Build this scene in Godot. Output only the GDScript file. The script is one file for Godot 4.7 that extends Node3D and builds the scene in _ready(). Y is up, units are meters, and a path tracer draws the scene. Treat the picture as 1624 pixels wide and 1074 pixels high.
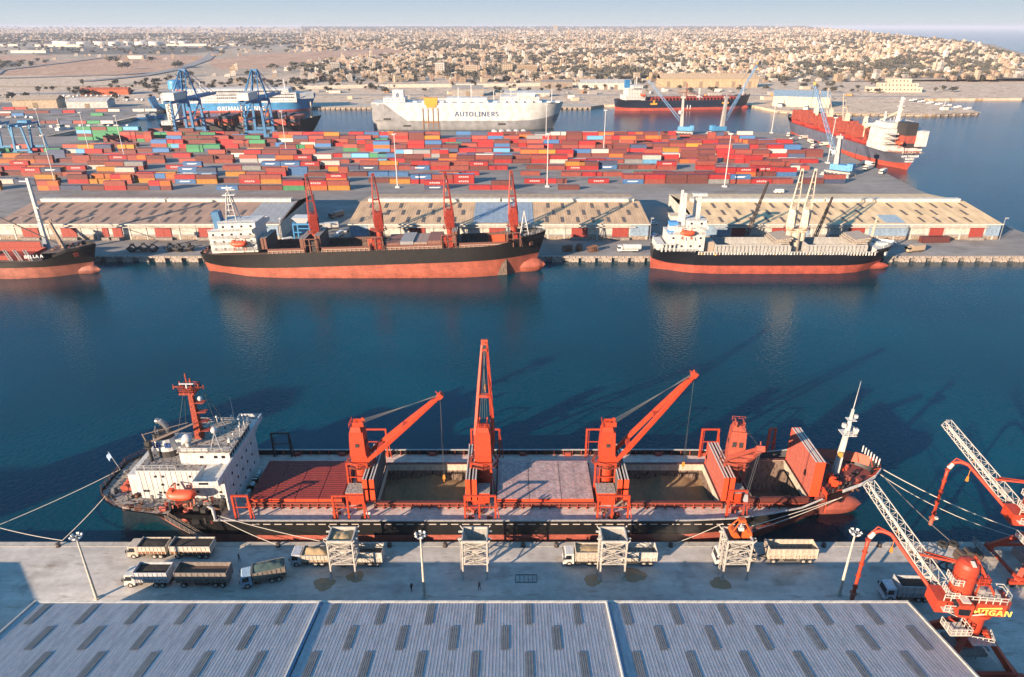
extends Node3D

# ---------------------------------------------------------------- mesh builder
class MB:
	var v := PackedVector3Array()
	var n := PackedVector3Array()

	func quad(a: Vector3, b: Vector3, c: Vector3, d: Vector3) -> void:  # counter-clockwise seen from outside
		var m := (c - a).cross(d - b).normalized()
		v.append_array(PackedVector3Array([a, c, b, a, d, c]))
		n.append_array(PackedVector3Array([m, m, m, m, m, m]))

	func tri(a: Vector3, b: Vector3, c: Vector3) -> void:
		var m := (b - a).cross(c - a).normalized()
		v.append_array(PackedVector3Array([a, c, b]))
		n.append_array(PackedVector3Array([m, m, m]))

	func quad_s(p: Array, m: Array) -> void:  # quad with a normal per corner
		for k in [0, 2, 1, 0, 3, 2]:
			v.append(p[k])
			n.append(m[k])

	func box(c: Vector3, s: Vector3, b := Basis(), top := 1.0) -> void:
		var h := s * 0.5
		var p := []
		for y in [-1, 1]:
			var t := 1.0 if y < 0 else top
			for q in [[-1, 1], [1, 1], [1, -1], [-1, -1]]:
				p.append(c + b * Vector3(q[0] * h.x * t, y * h.y, q[1] * h.z * t))
		quad(p[0], p[1], p[5], p[4])
		quad(p[1], p[2], p[6], p[5])
		quad(p[2], p[3], p[7], p[6])
		quad(p[3], p[0], p[4], p[7])
		quad(p[4], p[5], p[6], p[7])
		quad(p[3], p[2], p[1], p[0])

	func span(x0: float, x1: float, y0: float, y1: float, z0: float, z1: float) -> void:
		box(Vector3((x0 + x1) / 2, (y0 + y1) / 2, (z0 + z1) / 2), Vector3(absf(x1 - x0), absf(y1 - y0), absf(z1 - z0)))

	func frame_of(d: Vector3, up := Vector3.UP) -> Basis:
		var z := d.normalized()
		var x := up.cross(z)
		if x.length() < 0.01:
			x = Vector3.RIGHT.cross(z)
			if x.length() < 0.01:
				x = Vector3.FORWARD.cross(z)
		x = x.normalized()
		return Basis(x, z.cross(x), z)

	func bar(a: Vector3, b: Vector3, w: float, h := -1.0) -> void:
		if h < 0:
			h = w
		box((a + b) / 2, Vector3(w, h, a.distance_to(b)), frame_of(b - a))

	func taper(a: Vector3, b: Vector3, w0: float, h0: float, w1: float, h1: float, up := Vector3.UP) -> void:
		var f := frame_of(b - a, up)
		var p := []
		for e in [[a, w0, h0], [b, w1, h1]]:
			for q in [[-1, -1], [1, -1], [1, 1], [-1, 1]]:
				p.append(e[0] + f.x * (q[0] * e[1] / 2) + f.y * (q[1] * e[2] / 2))
		quad(p[0], p[3], p[2], p[1])
		quad(p[4], p[5], p[6], p[7])
		for k in 4:
			var j := (k + 1) % 4
			quad(p[k], p[j], p[j + 4], p[k + 4])

	func tube(a: Vector3, b: Vector3, r0: float, r1 := -1.0, k := 8, caps := true) -> void:
		if r1 < 0:
			r1 = r0
		var f := frame_of(b - a)
		for i in k:
			var e := []
			for j in [i, i + 1]:
				var t: float = TAU * j / k
				e.append(f.x * cos(t) + f.y * sin(t))
			quad_s([a + e[0] * r0, a + e[1] * r0, b + e[1] * r1, b + e[0] * r1], [e[0], e[1], e[1], e[0]])
			if caps:
				tri(a, a + e[1] * r0, a + e[0] * r0)
				tri(b, b + e[0] * r1, b + e[1] * r1)

	func path(p: Array, r: float, k := 6) -> void:
		for i in p.size() - 1:
			tube(p[i], p[i + 1], r, r, k, false)

	func lathe(c: Vector3, prof: Array, k := 16) -> void:  # prof: [radius, height] upwards
		for i in prof.size() - 1:
			var r0: float = prof[i][0]
			var r1: float = prof[i + 1][0]
			var y0: float = prof[i][1]
			var y1: float = prof[i + 1][1]
			var dn := Vector2(y1 - y0, r0 - r1).normalized()
			for j in k:
				var q := []
				var m := []
				for t in [[j, r0, y0], [j + 1, r0, y0], [j + 1, r1, y1], [j, r1, y1]]:
					var g: float = -TAU * t[0] / k
					q.append(c + Vector3(cos(g) * t[1], t[2], sin(g) * t[1]))
					m.append(Vector3(cos(g) * dn.x, dn.y, sin(g) * dn.x))
				quad_s(q, m)

	func ball(c: Vector3, r: Vector3, k := 10) -> void:
		var h := k / 2
		for i in h:
			for j in k:
				var q := []
				var m := []
				for t in [[i, j], [i, j + 1], [i + 1, j + 1], [i + 1, j]]:
					var la: float = -PI / 2 + PI * t[0] / h
					var lo: float = -TAU * t[1] / k
					var d := Vector3(cos(la) * cos(lo), sin(la), cos(la) * sin(lo))
					q.append(c + d * r)
					m.append((d / r).normalized())
				quad_s(q, m)

	func prism(pts: PackedVector2Array, y0: float, y1: float) -> void:  # pts are (x, z)
		var ids := Geometry2D.triangulate_polygon(pts)
		for i in range(0, ids.size(), 3):
			var a := pts[ids[i]]
			var b := pts[ids[i + 1]]
			var c := pts[ids[i + 2]]
			if (b - a).cross(c - a) > 0:
				var t := b
				b = c
				c = t
			tri(Vector3(a.x, y1, a.y), Vector3(b.x, y1, b.y), Vector3(c.x, y1, c.y))
		var flip := not Geometry2D.is_polygon_clockwise(pts)
		for i in pts.size():
			var a := pts[i]
			var b := pts[(i + 1) % pts.size()]
			if flip:
				quad(Vector3(b.x, y0, b.y), Vector3(a.x, y0, a.y), Vector3(a.x, y1, a.y), Vector3(b.x, y1, b.y))
			else:
				quad(Vector3(a.x, y0, a.y), Vector3(b.x, y0, b.y), Vector3(b.x, y1, b.y), Vector3(a.x, y1, a.y))

	func grid(rows: Array, smooth := true, flip := false) -> void:  # rows of points; normals by neighbours
		var nr := rows.size()
		var nc: int = rows[0].size()
		var ns := []
		for i in nr:
			var r := []
			for j in nc:
				var du: Vector3 = rows[mini(i + 1, nr - 1)][j] - rows[maxi(i - 1, 0)][j]
				var dv: Vector3 = rows[i][mini(j + 1, nc - 1)] - rows[i][maxi(j - 1, 0)]
				var m := du.cross(dv).normalized()
				r.append(-m if flip else m)
			ns.append(r)
		for i in nr - 1:
			for j in nc - 1:
				var q := [rows[i][j], rows[i + 1][j], rows[i + 1][j + 1], rows[i][j + 1]]
				var m := [ns[i][j], ns[i + 1][j], ns[i + 1][j + 1], ns[i][j + 1]]
				if flip:
					q.reverse()
					m.reverse()
				if smooth:
					quad_s(q, m)
				else:
					quad(q[0], q[1], q[2], q[3])

	func railing(p: Array, h := 1.0, r := 0.07, step := 1.6) -> void:
		for i in p.size() - 1:
			var a: Vector3 = p[i]
			var b: Vector3 = p[i + 1]
			for k in [1.0, 0.55]:
				bar(a + Vector3.UP * h * k, b + Vector3.UP * h * k, r)
			var m := maxi(1, int(a.distance_to(b) / step))
			for j in m + 1:
				var q := a.lerp(b, float(j) / m)
				bar(q, q + Vector3.UP * h, r)

	func truss(a: Vector3, b: Vector3, w0: float, h0: float, w1: float, h1: float, bays: int, r: float, rd: float) -> void:
		var f := frame_of(b - a)
		var prev := []
		for i in bays + 1:
			var t := float(i) / bays
			var c := a.lerp(b, t)
			var w := lerpf(w0, w1, t) / 2
			var h := lerpf(h0, h1, t) / 2
			var q := [c - f.x * w - f.y * h, c + f.x * w - f.y * h, c + f.x * w + f.y * h, c - f.x * w + f.y * h]
			for k in 4:
				bar(q[k], q[(k + 1) % 4], rd)
				if i > 0:
					bar(prev[k], q[k], r)
					bar(prev[k], q[(k + 1) % 4], rd)
			prev = q

	func mesh() -> ArrayMesh:
		var a := []
		a.resize(Mesh.ARRAY_MAX)
		a[Mesh.ARRAY_VERTEX] = v
		a[Mesh.ARRAY_NORMAL] = n
		var m := ArrayMesh.new()
		m.add_surface_from_arrays(Mesh.PRIMITIVE_TRIANGLES, a)
		return m

# ---------------------------------------------------------------- naming
var taken := {}

func numbered(s: String) -> String:
	if not taken.has(s):
		taken[s] = 0
		return s
	taken[s] += 1
	return "%s_%03d" % [s, taken[s]]

func tag(o: Node, label := "", category := "", group := "", kind := "") -> Node:
	if label: o.set_meta("label", label)
	if category: o.set_meta("category", category)
	if group: o.set_meta("group", group)
	if kind: o.set_meta("kind", kind)
	return o

func base(called: String, label: String, category: String, at := Vector3.ZERO, turn := 0.0, group := "") -> Node3D:
	var o := Node3D.new()
	o.name = numbered(called)
	add_child(o)
	o.position = at
	o.rotation.y = turn
	tag(o, label, category, group)
	return o

func put(b: MB, called: String, m: Material, parent: Node = null) -> MeshInstance3D:
	return put_mesh(b.mesh(), called, m, parent)

func put_mesh(me: Mesh, called: String, m: Material, parent: Node = null) -> MeshInstance3D:
	var o := MeshInstance3D.new()
	o.mesh = me
	if m: o.material_override = m
	if parent == null:
		o.name = numbered(called)
		add_child(o)
	else:
		o.name = called
		parent.add_child(o, true)
	return o

func struct(b: MB, called: String, m: Material) -> MeshInstance3D:
	var o := put(b, called, m)
	o.set_meta("kind", "structure")
	return o

func copy(o: Node3D, label: String, at: Vector3, turn := 0.0) -> Node3D:
	var c: Node3D = o.duplicate()
	c.name = numbered(str(o.name).rstrip("0123456789").trim_suffix("_"))
	add_child(c)
	c.position = at
	c.rotation.y = turn
	c.set_meta("label", label)
	return c

func text(s: String, size: float, m: Material, parent: Node, at: Vector3, yaw := 0.0, called := "lettering", depth := 0.06, squeeze := 1.0) -> MeshInstance3D:
	var t := TextMesh.new()
	var f := SystemFont.new()
	f.font_names = PackedStringArray(["Droid Sans"])
	f.font_weight = 700
	t.font = f
	t.text = s
	t.font_size = 32
	t.pixel_size = size / 32.0 * 1.4
	t.depth = depth
	t.curve_step = 2.0
	var o := put_mesh(t, called, m, parent)
	o.position = at
	o.rotation.y = yaw
	o.scale.x = squeeze
	return o

# ---------------------------------------------------------------- textures and materials
var texs := {}

func noise_bytes(sd: int, size: int, freq: float, octaves := 4, kind := FastNoiseLite.TYPE_SIMPLEX_SMOOTH) -> PackedByteArray:
	var f := FastNoiseLite.new()
	f.seed = sd
	f.noise_type = kind
	f.frequency = freq
	f.fractal_octaves = octaves
	var im := f.get_seamless_image(size, size)
	im.convert(Image.FORMAT_L8)
	return im.get_data()

# a texture that multiplies a colour: broad patches, fine grain, and spots of another colour where a mask is high
func make_tex(sd: int, size: int, f1: float, a1: float, f2: float, a2: float, spot := Color(0, 0, 0), spot_from := 2.0, f3 := 0.02, soft := 0.12) -> ImageTexture:
	var b1 := noise_bytes(sd, size, f1, 3)
	var b2 := noise_bytes(sd + 7, size, f2, 3)
	var b3 := noise_bytes(sd + 13, size, f3, 5)
	var out := PackedByteArray()
	out.resize(size * size * 3)
	var k := 0
	for i in size * size:
		var g := 1.0 - 0.65 * (a1 * (b1[i] / 255.0) + a2 * (b2[i] / 255.0))
		var s := clampf((b3[i] / 255.0 - spot_from) / soft, 0.0, 1.0)
		out[k] = int(255 * lerpf(g, spot.r, s))
		out[k + 1] = int(255 * lerpf(g, spot.g, s))
		out[k + 2] = int(255 * lerpf(g, spot.b, s))
		k += 3
	return ImageTexture.create_from_image(Image.create_from_data(size, size, false, Image.FORMAT_RGB8, out))

func make_normal(sd: int, size: int, freq: float, oct: int, strength: float) -> ImageTexture:
	var f := FastNoiseLite.new()
	f.seed = sd
	f.frequency = freq
	f.fractal_octaves = oct
	f.noise_type = FastNoiseLite.TYPE_SIMPLEX_SMOOTH
	var im := f.get_seamless_image(size, size)
	im.convert(Image.FORMAT_RGBA8)
	im.bump_map_to_normal_map(strength)
	return ImageTexture.create_from_image(im)

func make_textures() -> void:
	texs.grime = make_tex(1, 256, 0.012, 0.28, 0.09, 0.16)
	texs.rust = make_tex(2, 256, 0.014, 0.3, 0.08, 0.2, Color(0.42, 0.25, 0.17), 0.62, 0.03, 0.1)
	texs.worn = make_tex(3, 256, 0.012, 0.3, 0.1, 0.22, Color(1.0, 0.9, 0.86), 0.66, 0.045, 0.1)
	texs.concrete = make_tex(4, 512, 0.008, 0.22, 0.12, 0.14, Color(0.76, 0.74, 0.72), 0.66, 0.02, 0.25)
	texs.blotch = make_tex(5, 256, 0.02, 0.45, 0.09, 0.12)
	texs.earth = make_tex(6, 512, 0.01, 0.2, 0.07, 0.22, Color(0.66, 0.62, 0.52), 0.62, 0.03, 0.12)
	texs.hull = make_tex(8, 256, 0.015, 0.35, 0.1, 0.2, Color(1.0, 0.72, 0.55), 0.66, 0.03, 0.12)
	texs.leaf = make_tex(9, 128, 0.05, 0.5, 0.2, 0.3)

var mats := {}

func paint(key: String, c: Color, rough := 0.6, tex := "", scale := Vector3.ONE, metal := 0.0) -> StandardMaterial3D:
	if mats.has(key):
		return mats[key]
	var m := StandardMaterial3D.new()
	m.resource_name = key
	m.albedo_color = c.linear_to_srgb()
	m.roughness = rough
	m.metallic = metal
	if tex:
		m.albedo_texture = texs[tex]
		m.uv1_triplanar = true
		m.uv1_world_triplanar = true
		m.uv1_scale = scale
	mats[key] = m
	return m

func use(key: String) -> StandardMaterial3D:
	assert(mats.has(key), key)
	return mats[key]

func coarse(m: StandardMaterial3D, tex: String, scale: float) -> StandardMaterial3D:
	m.detail_enabled = true
	m.detail_albedo = texs[tex]
	m.detail_blend_mode = BaseMaterial3D.BLEND_MODE_MUL
	m.detail_uv_layer = BaseMaterial3D.DETAIL_UV_2
	m.uv2_triplanar = true
	m.uv2_world_triplanar = true
	m.uv2_scale = Vector3.ONE * scale
	return m

func P(x: float, h: float, d: float) -> Vector3:
	return Vector3(x, h, -d)

func pick(r: RandomNumberGenerator, a: Array) -> Variant:
	return a[r.randi() % a.size()]

const ORD := ["first", "second", "third", "fourth", "fifth", "sixth", "seventh", "eighth", "ninth", "tenth", "eleventh", "twelfth", "thirteenth", "fourteenth", "fifteenth", "sixteenth", "seventeenth", "eighteenth", "nineteenth", "twentieth"]

func nth(i: int) -> String:
	if i < 20:
		return ORD[i]
	var k := i + 1
	var e := "th"
	if k % 100 < 11 or k % 100 > 13:
		if k % 10 == 1: e = "st"
		elif k % 10 == 2: e = "nd"
		elif k % 10 == 3: e = "rd"
	return str(k) + e

func make_materials() -> void:
	paint("wire_rope", Color(0.05, 0.055, 0.06), 0.5)
	paint("quay_face", Color(0.48, 0.42, 0.36), 0.9, "rust", Vector3(0.2, 0.12, 0.2))
	paint("far_road", Color(0.22, 0.21, 0.21), 0.9)
	paint("gutter_cream", Color(0.72, 0.67, 0.58), 0.55, "grime", Vector3.ONE / 4.0)
	paint("chassis_dark", Color(0.04, 0.035, 0.03), 0.8, "grime", Vector3.ONE)
	paint("brown_load", Color(0.16, 0.09, 0.06), 0.95, "earth", Vector3.ONE / 2.0)
	paint("drum_yellow", Color(0.5, 0.26, 0.05), 0.6)
	paint("ship_window", Color(0.015, 0.017, 0.02), 0.15)
	paint("mid_rail", Color(0.26, 0.11, 0.075), 0.7, "rust", Vector3.ONE / 3)
	paint("mid_deck", Color(0.2, 0.14, 0.11), 0.85, "rust", Vector3.ONE / 6)
	paint("coal", Color(0.018, 0.017, 0.017), 0.95, "earth", Vector3.ONE / 4)
	paint("cargo_white", Color(0.66, 0.65, 0.62), 0.5, "grime", Vector3(0.2, 0.06, 0.2))
	paint("plain_dark", Color(0.03, 0.028, 0.027), 0.7)
	paint("lettering_white", Color(0.7, 0.7, 0.68), 0.6)

# ---------------------------------------------------------------- camera, sky, sun
func make_view() -> void:
	var cam := Camera3D.new()
	cam.name = "camera"
	cam.position = Vector3(0, 85, 0)
	cam.rotation_degrees = Vector3(-24.5, 0, 0)
	cam.fov = 52.67
	cam.near = 0.5
	cam.far = 90000
	add_child(cam)
	cam.current = true
	var sun := DirectionalLight3D.new()
	sun.name = "sun"
	sun.light_color = Color(1.0, 0.89, 0.77)
	sun.light_energy = 1.6
	sun.light_angular_distance = 0.5
	sun.shadow_enabled = true
	var az := deg_to_rad(46.0)
	var el := deg_to_rad(16.0)
	var to_sun := Vector3(-sin(az) * cos(el), sin(el), cos(az) * cos(el))
	sun.look_at_from_position(Vector3.ZERO, -to_sun)
	add_child(sun)
	var sky_mat := ProceduralSkyMaterial.new()
	sky_mat.sky_top_color = Color(0.036, 0.135, 0.27).linear_to_srgb()
	sky_mat.sky_horizon_color = Color(0.25, 0.27, 0.275).linear_to_srgb()
	sky_mat.sky_curve = 0.055
	sky_mat.ground_bottom_color = Color(0.2, 0.2, 0.2)
	sky_mat.ground_horizon_color = Color(0.25, 0.27, 0.275).linear_to_srgb()
	sky_mat.sun_angle_max = 25
	var sky := Sky.new()
	sky.sky_material = sky_mat
	var env := Environment.new()
	env.background_mode = Environment.BG_SKY
	env.sky = sky
	env.background_energy_multiplier = 1.0
	env.tonemap_mode = Environment.TONE_MAPPER_LINEAR
	env.tonemap_exposure = 2.7
	env.sdfgi_enabled = true
	env.ssao_enabled = true
	env.ssil_enabled = true
	env.fog_enabled = true
	env.volumetric_fog_enabled = true
	env.volumetric_fog_density = 0.0
	env.fog_density = 0.00006
	env.fog_light_color = Color(0.85, 0.89, 0.97)
	var we := WorldEnvironment.new()
	we.name = "world_environment"
	we.environment = env
	add_child(we)

# ---------------------------------------------------------------- setting
const RISE := [[0, 0], [1500, 0], [3000, 14], [5000, 26], [9000, 42], [15000, 66], [25000, 90], [90000, 90]]
const COAST := [[700, 900], [943, 668], [1150, 960], [1600, 1250], [2300, 1590], [2600, 1750], [3350, 1950], [4600, 2400], [6200, 3020], [9600, 4220], [15000, 6400], [30000, 12700], [90000, 38000]]
const CREST := [[0, 2], [1200, 6], [2500, 30], [3350, 40], [4600, 46], [6200, 52], [9600, 62], [20000, 85], [90000, 85]]

func along(t: Array, d: float) -> float:
	for i in t.size() - 1:
		if d <= t[i + 1][0]:
			return lerpf(t[i][1], t[i + 1][1], (d - t[i][0]) / float(t[i + 1][0] - t[i][0]))
	return t[-1][1]

func land_height(x: float, d: float) -> float:
	var inland := along(COAST, d) - x
	var e := clampf(inland / (20.0 + d * 0.02), 0, 1)
	var b := along(RISE, d)
	var c := along(CREST, d)
	var w := exp(-pow((inland - d * 0.06) / (0.16 * d + 100), 2))
	return lerpf(-8.0, maxf(b, lerpf(b, c, w)), e)

func poly(a: Array) -> PackedVector2Array:  # [x, depth] pairs
	var p := PackedVector2Array()
	for q in a:
		p.append(Vector2(q[0], -q[1]))
	return p

func ribbon(b: MB, pts: Array, w: float, lift: float) -> void:
	for i in pts.size() - 1:
		var a := Vector2(pts[i][0], pts[i][1])
		var c := Vector2(pts[i + 1][0], pts[i + 1][1])
		var m := (c - a).orthogonal().normalized() * w / 2
		var seg := maxi(1, int(a.distance_to(c) / 60))
		for k in seg:
			var p := a.lerp(c, float(k) / seg)
			var q := a.lerp(c, float(k + 1) / seg)
			var e := []
			for z in [p - m, p + m, q + m, q - m]:
				e.append(Vector3(z.x, land_height(z.x, z.y) + lift, -z.y))
			b.quad(e[0], e[3], e[2], e[1])

func make_setting() -> void:
	var b := MB.new()
	b.quad(P(-60000, -2.5, -300), P(60000, -2.5, -300), P(60000, -2.5, 60000), P(-60000, -2.5, 60000))
	var w := paint("sea_water", Color(0.0, 0.052, 0.080), 0.1, "blotch", Vector3.ONE / 420.0)
	w.metallic_specular = 0.36
	w.normal_enabled = true
	w.normal_texture = make_normal(31, 1024, 0.03, 4, 7.0)
	w.normal_scale = 0.24
	w.detail_enabled = false
	w.uv1_scale = Vector3.ONE / 44.0
	w.albedo_texture = null
	coarse(w, "blotch", 1 / 600.0)
	struct(b, "sea_water", w)

	# near quay
	var conc := coarse(paint("quay_concrete", Color(0.72, 0.66, 0.59), 0.85, "concrete", Vector3(1 / 60.0, 1 / 20.0, 1 / 16.0)), "concrete", 1 / 110.0)
	b = MB.new()
	b.span(-700, 500, -9, 0, 400, -96.9)
	struct(b, "near_quay_ground", conc)
	b = MB.new()
	for i in 60:
		b.span(-240 + i * 8.0, -232.06 + i * 8.0, -1.2, 0.06, -96.3, -97.5)
	struct(b, "near_quay_kerb", paint("kerb", Color(0.50, 0.46, 0.40), 0.85, "concrete", Vector3.ONE / 9.0))

	# far terminal
	var asph := coarse(paint("terminal_asphalt", Color(0.36, 0.335, 0.315), 0.9, "concrete", Vector3(1 / 130.0, 1 / 40.0, 1 / 40.0)), "concrete", 1 / 400.0)
	b = MB.new()
	b.prism(poly([[-900, 268.5], [232, 268.5], [233, 395], [241, 455], [249, 610], [226, 630], [-364, 630], [-364, 606], [-400, 600], [-900, 600]]), -9, 0)
	struct(b, "container_terminal_ground", asph)
	var sand := paint("mainland_sand", Color(0.70, 0.54, 0.40), 0.95, "earth", Vector3.ONE / 160.0)
	b = MB.new()
	b.prism(poly([[-900, 595], [-398, 597], [-394, 666], [-390, 738], [-394, 800], [-392, 838], [90, 840], [110, 864], [285, 864], [295, 809], [320, 787], [454, 769], [513, 786], [522, 830], [500, 905], [536, 938], [668, 945], [960, 1150], [1130, 1400], [-1800, 1400], [-1800, 900]]), -9, -0.004)
	struct(b, "mainland_ground", sand)
	var apron := coarse(paint("port_apron", Color(0.36, 0.335, 0.32), 0.9, "concrete", Vector3.ONE / 70.0), "earth", 1 / 300.0)
	b = MB.new()
	b.prism(poly([[-900, 602], [-399, 602], [-396, 740], [-398, 835], [-500, 880], [-900, 905]]), -0.5, 0.03)
	struct(b, "west_port_pavement", apron)
	b = MB.new()
	b.prism(poly([[-390, 840], [88, 842], [106, 872], [60, 880], [-390, 876]]), -0.5, 0.03)
	struct(b, "north_quay_pavement", paint("pale_apron", Color(0.5, 0.45, 0.38), 0.9, "concrete", Vector3.ONE / 50.0))
	# quay faces with their dark fender recesses
	b = MB.new()
	var d := MB.new()
	for i in 70:
		var x := -240.0 + i * 6.75
		b.span(x, x + 3.9, -2.9, -0.02, -268.3, -267.2)
		b.span(x + 3.9, x + 6.75, -0.75, -0.02, -268.3, -267.25)
		b.span(x + 3.9, x + 6.75, -2.9, -0.75, -270.6, -270.2)
	struct(b, "terminal_quay_face", paint("quay_face", Color(0.48, 0.42, 0.36), 0.9, "rust", Vector3(0.2, 0.12, 0.2)))
	d = MB.new()
	b = MB.new()
	d = MB.new()
	for i in 80:
		var x := -388.0 + i * 6.0
		b.span(x, x + 6, -0.9, 0.15, -839.9, -837.5)
		b.span(x, x + 1.2, -2.9, -0.9, -839.9, -837.7)
		b.span(x + 4.2, x + 6, -2.9, -0.9, -839.9, -837.7)
		b.span(x + 1.2, x + 4.2, -2.9, -0.9, -841.2, -840.2)
	for seg in [[[295, 809], [320, 787]], [[320, 787], [454, 769]], [[454, 769], [513, 786]]]:
		var p := P(seg[0][0], -0.3, seg[0][1])
		var q := P(seg[1][0], -0.3, seg[1][1])
		b.bar(p + Vector3(0, 0, 1), q + Vector3(0, 0, 1), 2, 1.1)
		var m := int(p.distance_to(q) / 9)
		for k in m:
			b.box(p.lerp(q, (k + 0.5) / m) + Vector3(0, -1.4, 1.4), Vector3(3, 1.6, 0.8))
	struct(b, "north_quay_face", use("quay_face"))

	# open country and hills, rising to the horizon
	var fields := {
		"brown": [poly([[-857, 1220], [-691, 1206], [-720, 1457], [-790, 1915], [-830, 2108], [-969, 2220], [-1196, 2220], [-1178, 1831], [-1032, 1477], [-1100, 1230]]), poly([[-640, 1595], [-801, 1945], [-808, 2302], [-449, 2754], [-296, 2300], [-520, 1900], [-537, 1640]]), poly([[-2600, 1500], [-1180, 1500], [-1350, 2220], [-2600, 2220]])],
		"dark": [poly([[-1448, 2260], [-1004, 2302], [-1060, 2900], [-1900, 2900]]), poly([[-1085, 1535], [-1150, 1700], [-1250, 1900], [-1700, 1900], [-1700, 1540]])],
	}
	var rows := []
	var cols := []
	var fz := FastNoiseLite.new()
	fz.seed = 5
	fz.frequency = 0.004
	var nr := 150
	var nc := 200
	for i in nr + 1:
		var dd := 1240.0 * pow(40000.0 / 1240.0, float(i) / nr)
		var r := []
		var cr := []
		for j in nc + 1:
			var x := dd * lerpf(-0.95, 1.0, float(j) / nc)
			var y := land_height(x, dd)
			if dd < 1500: y -= 0.6 * (1500 - dd) / 260.0
			r.append(Vector3(x, y, -dd))
			var p := Vector2(x, -dd)
			var g := fz.get_noise_2d(x, dd)
			var c := Color(0.56, 0.44, 0.33).lerp(Color(0.42, 0.35, 0.27), clampf(0.5 + g * 1.2, 0, 1))
			for f in fields.brown:
				if Geometry2D.is_point_in_polygon(p, f):
					c = Color(0.54, 0.31, 0.20).lerp(Color(0.62, 0.40, 0.27), clampf(0.5 + 1.5 * fz.get_noise_2d(x * 3, dd), 0, 1))
			for f in fields.dark:
				if Geometry2D.is_point_in_polygon(p, f):
					c = Color(0.15, 0.135, 0.11)
			if x < -900 and dd > 2900 and dd < 3500: c = Color(0.42, 0.36, 0.3)
			cr.append(c)
		rows.append(r)
		cols.append(cr)
	var tb := MB.new()
	var vc := PackedColorArray()
	tb.grid(rows, true, true)
	for i in nr:
		for j in nc:
			var q := [cols[i][j], cols[i + 1][j], cols[i + 1][j + 1], cols[i][j + 1]]
			q.reverse()
			for k in [0, 2, 1, 0, 3, 2]:
				vc.append(q[k])
	var ta := []
	ta.resize(Mesh.ARRAY_MAX)
	ta[Mesh.ARRAY_VERTEX] = tb.v
	ta[Mesh.ARRAY_NORMAL] = tb.n
	ta[Mesh.ARRAY_COLOR] = vc
	var tm := ArrayMesh.new()
	tm.add_surface_from_arrays(Mesh.PRIMITIVE_TRIANGLES, ta)
	var em := paint("open_country", Color.WHITE, 0.95, "earth", Vector3.ONE / 260.0)
	em.vertex_color_use_as_albedo = true
	var land := put_mesh(tm, "hills", em)
	land.set_meta("kind", "structure")
	b = MB.new()
	ribbon(b, [[-728, 1242], [-702, 1381], [-734, 1638], [-820, 1975], [-960, 2389], [-1123, 2879], [-1294, 3476], [-1406, 4247]], 26, 1.2)
	ribbon(b, [[-1005, 1420], [-1085, 1555], [-1115, 1831], [-1177, 2220]], 16, 1.2)
	ribbon(b, [[-1060, 1300], [-900, 1330], [-760, 1420], [-728, 1500]], 18, 1.2)
	struct(b, "road", paint("far_road", Color(0.20, 0.19, 0.19), 0.9))
	b = MB.new()
	b.prism(poly([[-700, 1000], [-560, 1000], [-420, 1060], [-420, 1072], [-700, 1020]]), -0.4, 0.05)
	b.prism(poly([[-380, 985], [200, 985], [560, 960], [560, 972], [200, 998], [-380, 998]]), -0.4, 0.05)
	struct(b, "port_road", use("far_road"))
	# the yellow sand strip along the western port fence
	b = MB.new()
	b.prism(poly([[-980, 1118], [-690, 1118], [-560, 1180], [-560, 1196], [-700, 1150], [-980, 1150]]), -0.4, 0.04)
	struct(b, "sandy_path", paint("yellow_sand", Color(0.55, 0.4, 0.26), 0.95, "earth", Vector3.ONE / 40.0))

# ---------------------------------------------------------------- near quay: shed, lamps, lorries, hoppers
const EAVE_D := 77.2
const SLOPE := 0.2

func roof_y(d: float) -> float:
	return 6.0 + (EAVE_D - d) * SLOPE

func corrugated(b: MB, x0: float, x1: float, d0: float, d1: float, lift: float, pitch := 0.45, amp := 0.016) -> void:
	var k := int((x1 - x0) / pitch)
	var w := (x1 - x0) / k
	for i in k:
		var x := x0 + i * w
		var e := [[0.0, 0.0], [0.55, 0.0], [0.68, 1.0], [0.87, 1.0], [1.0, 0.0]]
		for j in 4:
			var xa: float = x + e[j][0] * w
			var xb: float = x + e[j + 1][0] * w
			var ya: float = lift + e[j][1] * amp
			var yb: float = lift + e[j + 1][1] * amp
			b.quad(P(xa, roof_y(d0) + ya, d0), P(xb, roof_y(d0) + yb, d0), P(xb, roof_y(d1) + yb, d1), P(xa, roof_y(d1) + ya, d1))

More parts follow.
